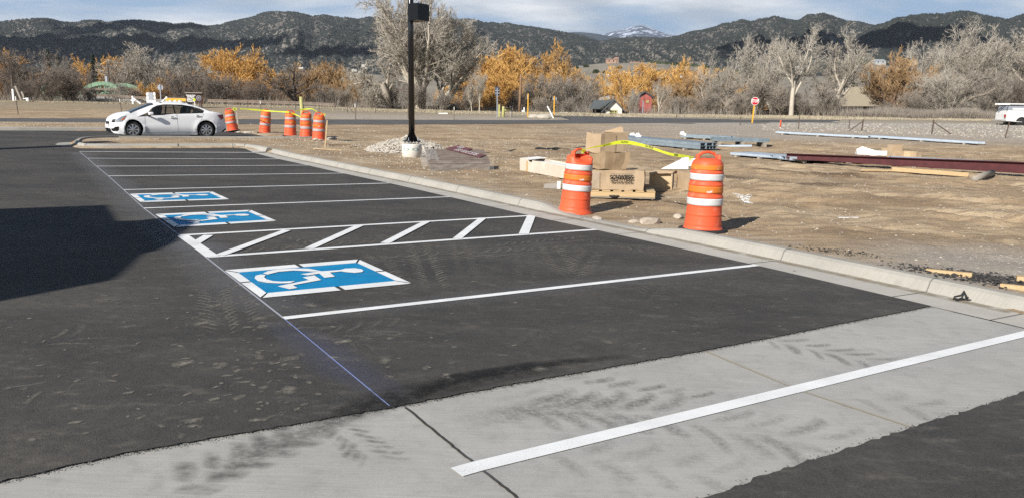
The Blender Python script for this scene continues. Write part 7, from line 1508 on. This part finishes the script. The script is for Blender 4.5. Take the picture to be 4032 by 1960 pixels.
# arch bridge
A('bridge_green', (.16, .27, .17), .6, (.24, .36, .24), 1.5)
def arch(x0, x1, ytop, ybase, dist, lab, ds=6):
    A0 = atd(x0, ybase, dist); A1 = atd(x1, ybase, dist); H = atd((x0+x1)/2, ytop, dist).z-A0.z; o = empty('arch_bridge', A0, 0, lab, 'bridge', 'green steel arches of the bridge'); Wd_ = (A1-A0); n = 14
    for dy in (0, ds):
        P = [Vector((Wd_.x*k/n, dy, Wd_.z*k/n+H*(1-(2*k/n-1)**2))) for k in range(n+1)]
        for a, c in zip(P[:-1], P[1:]): pass
        b = MB(); [b.bar(a, c, .45, .55) for a, c in zip(P[:-1], P[1:])]; b.build('arch_rib', M['bridge_green'], o)
        b = MB(); nn = 9
        for k in range(1, nn):
            x0_ = Wd_.x*(k-.5)/nn; x1_ = Wd_.x*k/nn; zt_ = H*(1-(2*k/nn-1)**2)
            if zt_ < .5: continue
            b.bar((x0_, dy, .2), (x1_, dy, zt_), .13); b.bar((x1_, dy, zt_), (x1_+(x1_-x0_), dy, .2), .13)
        b.build('hanger', M['bridge_green'], o)
    b = MB().box((Wd_.x/2, ds/2, -.15), (abs(Wd_.x)*1.02, ds+1, .5)); b.build('deck', M['concrete_pan'], o); [MB().bar((0, dy, .9), (Wd_.x, dy, .9), .1, .25).build('rail', M['rail_brown'], o) for dy in (-.4,)]
arch(308, 506, 331, 377, 112, 'right hand green steel arch of the bridge over the river'); arch(118, 300, 338, 400, 118, 'left hand green arch hidden behind bare brush')
p = atd(430, 396, 100); o = empty('bridge_approach', (p.x, p.y, p.z), 0, 'pale concrete approach wall right of the green arch', 'wall'); MB().box((2.5, 0, -.3), (12, .6, 1.0)).build('wall', M['concrete_pan'], o)
# information board, barricades, sawhorses
p = atd(768, 412, 80); u = 80/F0; o = empty('information_board', p, 0, 'dark brown information board with pale lettering above the car roof', 'sign')
A('board_maroon', (.045, .018, .016), .6)
MB().box((0, 0, 24*u), (62*u, .12, 34*u)).build('board', M['board_maroon'], o); MB().prism([(-34*u, -.25), (33*u, -.25), (31*u, .35), (-32*u, .35)], .08, Matrix.Translation((0, 0, 42*u))).build('roof_cap', M['grey_timber'], o)
for sx in (-20, 20): MB().bar((sx*u, .1, -.6), (sx*u, .1, 10*u), .25, .25, (0, 1, 0)).build('post', M['steel_post'], o)
text_mesh('lettering', 'Colorado Parks\nMt. Shavano\nState Trout\nHatchery and\nRearing Unit', 5.6*u, 'letter_white', o, Matrix.Translation((-14*u, -.07, 23*u)) @ RX, .003, .01)
MB().prism(octo(9.5*u, 24), .01, Matrix.Translation((17*u, -.07, 24*u)) @ RX).build('round_emblem', M['sign_back'], o); MB().prism(octo(7.2*u, 24), .01, Matrix.Translation((17*u, -.085, 24*u)) @ RX).build('emblem_ring', M['board_maroon'], o); MB().prism([(-4*u, -2*u), (4*u, -2*u), (2*u, 3.5*u), (-2.4*u, 3*u)], .01, Matrix.Translation((17*u, -.1, 24*u)) @ RX).build('emblem_mark', M['sign_back'], o)
p = atd(765, 394, 77); o = empty('yellow_marker', p-Vector((0, 0, 1)), 0, 'small yellow plate on a pale stick in front of the information board', 'sign'); MB().prism(octo(6*77/F0, 7), .02, Matrix.Translation((0, 0, 1)) @ RX).build('plate', M['tape_yellow'], o); MB().bar((0, .05, -.3), (0, .05, .9), .06, .05, (0, 1, 0)).build('stick', M['paper_white'], o)
p = atd(795, 404, 90); o = empty('hazard_marker', p, 0, 'yellow and black striped end marker at the start of the guardrail', 'sign'); MB().box((0, 0, .3), (.32, .03, .9)).build('plate', M['yellow_pole'], o); [MB().box((0, 0, 0), (.3, .02, .1), M=Matrix.Translation((0, -.03, .02+.26*k)) @ Matrix.Rotation(R(35), 4, 'Y')).build('stripe', M['letter_black'], o) for k in range(3)]; MB().bar((0, 0, -.8), (0, 0, -.1), .2, .2, (0, 1, 0)).build('post', M['steel_post'], o)
def barric(X, Yb, dist, w_, h_, lab):
    p = onray(X, dist, Yb); p.z = atd(X, Yb, dist).z; u = dist/F0; o = empty('barricade', p, 0, lab, 'barricade', 'white barricades behind the car')
    for sx in (-.35, .4): MB().bar((sx*w_*u, 0, -.1), (sx*w_*u, 0, h_*u), .14, .12, (0, 1, 0)).build('upright', M['paper_white'], o)
    for f in (.2, .5, .82): MB().box((0, -.1, h_*u*f), (w_*u*1.2, .05, .28)).build('rail', M['paper_white'], o)
    MB().box((0, -.14, h_*u*.66), (w_*u*.6, .04, .7)).build('panel', M['sign_back'], o)
barric(598, 409, 78, 30, 43, 'white three rail barricade above the windscreen')
def saw(X, Yb, dist, w_, h_, lab, m='paper_white', flip=1):
    p = atd(X, Yb, dist); u = dist/F0; o = empty('sawhorse', p, 0, lab, 'barricade', 'white barricades behind the car'); MB().bar((0, 0, 0), (0, 0, h_*u), .16, .12, (0, 1, 0)).build('upright', M[m], o); MB().bar((0, 0, h_*u*.8), (flip*w_*u, 0, 0), .13, .1, (0, 1, 0)).build('brace', M[m], o); MB().bar((-.2, 0, h_*u*.45), (flip*w_*u*.5, 0, h_*u*.4), .1, .1, (0, 1, 0)).build('rail', M[m], o)
saw(524, 410, 78, 30, 30, 'white A shaped stand left of the three rail barricade'); saw(657, 402, 78, -20, 20, 'white brace at the left end of the yellow board')
p = atd(693, 394, 77); o = empty('yellow_board', p, 0, 'long yellow board lying on trestles just above the car roof', 'board'); MB().box((0, 0, 0), (78*77/F0, .1, .26)).build('board', M['yellow_pole'], o); MB().box((0, .1, -.4), (80*77/F0, .1, .2)).build('lower_rail', M['paper_white'], o)
for X_, q_l in ((670, 'left'), (690, 'middle'), (708, 'right')): saw(X_, 408, 76, 9, 12, 'white trestle under the %s of the yellow board' % q_l)
# ------------------------------------------------------------------ buildings
A('shingle_grey', (.075, .085, .09), .9, (.11, .12, .125), 4, stretch=(1, 6, 6)); A('metal_grey', (.36, .37, .37), .5, (.42, .43, .43), 1, stretch=(20, 1, 1)); A('barn_red', (.34, .09, .08), .8, (.42, .13, .11), 2); A('trim_dark', (.05, .045, .04), .7); A('adobe', (.36, .23, .17), .9, (.42, .28, .21), .5); A('roof_green', (.04, .10, .09), .6)
def house(name, X0, X1, Yb, Ye, Yr, dist, depth, lab, wm='white_wall', rm='shingle_grey', rz=0, win=None, gable=True, cat='house', over=.35, door=False, grp=None, floor_drop=2):
    p = atd((X0+X1)/2, Yb, dist); u = dist/F0; w_ = (X1-X0)*u; he = (Yb-Ye)*u; hr = (Yb-Yr)*u; o = empty(name, p, rz, lab, cat, grp)
    MB().prism([(-w_/2, -floor_drop), (w_/2, -floor_drop), (w_/2, he), (0, hr-.02), (-w_/2, he)] if gable else [(-w_/2, -floor_drop), (w_/2, -floor_drop), (w_/2, he), (-w_/2, he)], depth, Matrix.Translation((0, depth, 0)) @ RX).build('wall', M[wm], o)
    b = MB()
    if gable:
        sl_ = (hr-he)/(w_/2); e = over
        for sg in (-1, 1): b.add([(sg*(w_/2+e), -e, he-e*sl_), (0, -e, hr), (0, depth+e, hr), (sg*(w_/2+e), depth+e, he-e*sl_), (sg*(w_/2+e), -e, he-e*sl_+.16), (0, -e, hr+.16), (0, depth+e, hr+.16), (sg*(w_/2+e), depth+e, he-e*sl_+.16)], [(0, 1, 2, 3), (4, 7, 6, 5), (0, 4, 5, 1), (2, 6, 7, 3), (0, 3, 7, 4)])
    else:
        b.add([(-w_/2-over, -over, he), (w_/2+over, -over, he), (w_/2, depth/2, hr), (-w_/2, depth/2, hr), (-w_/2-over, depth+over, he), (w_/2+over, depth+over, he)], [(0, 1, 2, 3), (3, 2, 5, 4), (0, 3, 4), (1, 5, 2), (0, 4, 5, 1)])
    b.build('roof', M[rm], o)
    for (fx, fz0, fz1, fw) in (win or []):
        MB().box((fx*w_, -.03, (fz0+fz1)/2*he), (fw*w_, .05, (fz1-fz0)*he)).build('window', M['window_dark'], o)
        fr = MB(); xx0, xx1, zz0, zz1 = fx*w_-fw*w_/2, fx*w_+fw*w_/2, fz0*he, fz1*he
        if dist < 150:
            for k in range(4): fr.box((xx0+(xx1-xx0)*k/3, -.075, (zz0+zz1)/2), (.09, .04, zz1-zz0+.09))
            for k in range(3): fr.box(((xx0+xx1)/2, -.08, zz0+(zz1-zz0)*k/2), (xx1-xx0+.09, .04, .09))
            fr.build('window_frame', M['green_post'], o)
    return o
hs = house('white_house', 2382, 2448, 452, 432, 398, 93, 7, 'white gabled house with a grey roof behind the road', win=[(-.02, .0, .78, .40)], over=.4, floor_drop=3)
u = 93/F0
MB().add([(-86*u, -.1, 20*u), (-46*u, -.1, 20*u), (-8*u, -.05, 54*u), (-66*u, 3.2, 57*u), (-86*u, 3.2, 24*u)], [(0, 1, 2, 3), (0, 3, 4)]).build('side_roof', M['shingle_grey'], hs); MB().box((-52*u, 2.2, 8*u), (42*u, .2, 24*u)).build('porch_wall', M['trim_dark'], hs)
for sx in (-32, -70): MB().bar((sx*u, .1, -1), (sx*u, .1, 20*u), .16, .16, (0, 1, 0)).build('porch_post', M['trim_dark'], hs)
g_ = MB(); g_.bar((-52*u, -.3, 20*u), (-36*u, -.3, 31*u), .1, .18); g_.bar((-36*u, -.3, 31*u), (-12*u, -.3, 14*u), .1, .18); g_.bar((-48*u, -.3, 21*u), (-22*u, -.3, 21*u), .1, .12); g_.build('porch_gable', M['trim_dark'], hs)
house('metal_building', 2360, 2438, 400, 383, 374, 125, 12, 'grey metal building with a low gable behind the white house', 'metal_grey', 'trim_dark', win=[(-.13, .0, .42, .17)], over=.15, cat='building', floor_drop=4)
house('red_barn', 2508, 2565, 412, 384, 366, 120, 8, 'faded red barn behind white stemmed trees', 'barn_red', 'shingle_grey', win=[(.22, .25, .5, .14)], cat='barn')
def hh(h, X_, Yb, w_, hgt, lab, wm='white_wall', rm='shingle_grey', gable=False, name='hill_house', rr=1.35, dd=8, wn=((-.25, .3, .75, .12), (.2, .3, .75, .12))):
    q = on_hill(h, X_, Yb); return house(name, X_-w_/2, X_+w_/2, Yb, Yb-hgt, Yb-hgt*rr, q.y, dd, lab, wm, rm, 0, list(wn), gable, 'house', .3, grp='houses on the far slopes', floor_drop=4)
hh(k1, 2408, 248, 38, 12, 'big brown house on the crest of the bare knoll', 'adobe', 'adobe'); hh(k1, 2428, 240, 14, 14, 'tower part of the brown house on the crest of the knoll', 'adobe', 'trim_dark'); hh(k1, 2500, 247, 36, 4, 'long low dark roofed house right of the brown house', 'adobe', 'trim_dark')
hh(k1, 2409, 295, 38, 4, 'long white shed with a green roof on the bare knoll', 'white_wall', 'roof_green', rr=2.0, wn=()); hh(k1, 2475, 288, 18, 5, 'white house just right of the green roofed shed', rr=1.6); hh(k1, 2440, 291, 14, 4, 'cream shed between the green roofed shed and the white house'); hh(k1, 2500, 300, 44, 3, 'low white wall of trailers under the white house', wn=())
hh(k1, 2658, 291, 14, 9, 'white house among the golden willow tops', gable=True); hh(k1, 2681, 306, 14, 8, 'small white house lower right among the willow tops'); hh(k1, 2612, 298, 12, 4, 'white shed left of the houses among the willow tops'); hh(k1, 2713, 302, 12, 8, 'white house furthest right among the willow tops', gable=True); hh(k1, 2718, 282, 14, 4, 'tan roofed house above the willow tops', 'adobe')
hh(h2, 2928, 305, 13, 5, 'small white hillside shed seen through the pale trees', gable=True); hh(k2, 3152, 270, 22, 15, 'white gabled house glowing in front of the shaded hill', gable=True, wn=((0, .3, .6, .2),)) if False else None
q = on_hill(h2, 3152, 272); house('hill_house', 3141, 3163, 272, 260, 251, q.y*.8, 8, 'white gabled house glowing in front of the shaded hill', gable=True, grp='houses on the far slopes', win=[(0, .3, .7, .18)], floor_drop=6)
house('hill_house', 3045, 3095, 267, 262, 260, q.y*.8, 8, 'long low white building left of the glowing white house', gable=False, grp='houses on the far slopes', win=[], floor_drop=6)
hh(k2, 3468, 250, 40, 8, 'pale house with a chimney on the crest of the right knoll', 'metal_grey', 'metal_grey', rr=2.0); hh(k2, 3600, 243, 26, 6, 'yellowish house behind the brown orange tree', 'new_timber', 'adobe')
for X_, Y_, w_, h_, lab in ((1432, 262, 16, 7, 'white house at the foot of the left range, right of the tan field'), (1440, 268, 10, 5, 'smaller white house just below the white one by the tan field'), (1395, 279, 18, 5, 'pale long house left above the tan field'), (1420, 287, 16, 6, 'grey house right of the pale long one'), (1180, 268, 26, 3, 'faint white roof behind the gnarled tree')):
    d_ = 1180; house('valley_house', X_-w_/2, X_+w_/2, Y_, Y_-h_, Y_-h_*1.5, d_, 10, lab, 'white_wall', 'shingle_grey', 0, [(.2, .3, .7, .2)], False, 'house', .3, grp='houses on the far slopes', floor_drop=1.5)
# white machine behind the brush
p = atd(1740, 430, 96); u = 96/F0; o = empty('white_truck', p, 0, 'white vehicle half hidden behind tangled brush under the cottonwood', 'vehicle'); MB().prism([(-22*u, 0), (60*u, 0), (60*u, 20*u), (20*u, 22*u), (10*u, 44*u), (-20*u, 46*u)], 2, Matrix.Translation((0, 2, 0)) @ RX).build('body', M['truck_white'], o, bevel=.05); MB().prism([(-4*u, 24*u), (12*u, 24*u), (6*u, 40*u), (-4*u, 40*u)], .02, Matrix.Translation((0, -.02, 0)) @ RX).build('window', M['window_dark'], o)
for sx in (-8, 44): MB().lathe([(.2, -.12), (.45, -.12), (.5, 0), (.45, .12), (.2, .12)], 20, Matrix.Translation((sx*u, .1, .1)) @ RX).build('wheel', M['rubber'], o, True)
for i, (X_, Y_, w_, lab) in enumerate([(1745, 467, 36, 'white plank lying at the foot of the cottonwood'), (2222, 447, 26, 'white slab on the verge left of the white house'), (2210, 447, 12, 'small white stone left of the white slab')]): 
    p = onray(X_, 78 if i == 0 else 88, Y_); o = empty('white_slab', p, .1, lab, 'slab'); MB().box((0, 0, .12), (w_*p.y/F0, .4, .16), ch=.03).build('slab', M['paper_white'], o)
# ------------------------------------------------------------------ building outside the frame whose shadow falls across the stalls
A('stucco', (.38, .33, .27), .9, (.44, .39, .32), 2)
SHP = [(-600, 850), (0, 828.5), (432, 813), (477, 876), (634, 872.5), (690, 861), (800, 878), (760, 905), (735, 925), (715, 955), (640, 990), (580, 1005), (545, 1040), (500, 1085), (462, 1108), (0, 1197), (-700, 1340)]
zc_ = 4.2; sh_w = []
for q in SHP:
    g = at(*q); k = (zc_-g.z)/sund.z; sh_w.append((g.x+sund.x*k, g.y+sund.y*k))
print('roof', [(round(a, 1), round(b, 1)) for a, b in sh_w])
bd = empty('site_building', (0, 0, 0), 0, 'stucco building with a jutting roof standing left of the stalls, outside the photo', 'building')
MB().prism(sh_w, .25, Matrix.Translation((0, 0, zc_-.25))).build('roof', M['stucco'], bd)
xs_ = [p[0] for p in sh_w]; ys_ = [p[1] for p in sh_w]
cx_ = min(xs_); MB().box((cx_+1.5, (ys_[0]+ys_[-1])/2, (zc_-.26)/2), (3, abs(ys_[0]-ys_[-1])*.9, zc_-.26)).build('wall', M['stucco'], bd)
q = at(730, 960); k = (2.3-q.z)/sund.z
# pillar added out of view to cast the shadow over the island's rounded end
g = at(345, 575); k = (6.0-g.z)/sund.z; tp_ = Vector((g.x+sund.x*k, g.y+sund.y*k, gz(g.x+sund.x*k, g.y+sund.y*k)))
o = empty('shadow_pillar', tp_, R(-37), 'tall unseen pillar left of the stalls, added to shadow the island end', 'pillar'); MB().box((0, 0, 2.9), (.62, .62, 5.9)).build('shaft', M['stucco'], o); MB().box((0, 0, 5.93), (.9, .9, .14)).build('cap', M['concrete_pan'], o)
# ------------------------------------------------------------------ thin dry air
hz = NT('haze'); hz.n.remove(hz.b); pv = hz.n.new('ShaderNodeVolumePrincipled'); pv.inputs['Color'].default_value = (.80, .88, 1.0, 1); pv.inputs['Density'].default_value = 5.5e-5; pv.inputs['Anisotropy'].default_value = .1
hz.l.new(pv.outputs[0], hz.n['Material Output'].inputs['Volume'])
tag(MB().box((0, 7900, 600), (22000, 16400, 1250)).build('haze', hz.m), 'thin blue haze between the viewer and the far mountains', 'haze', None, 'stuff')
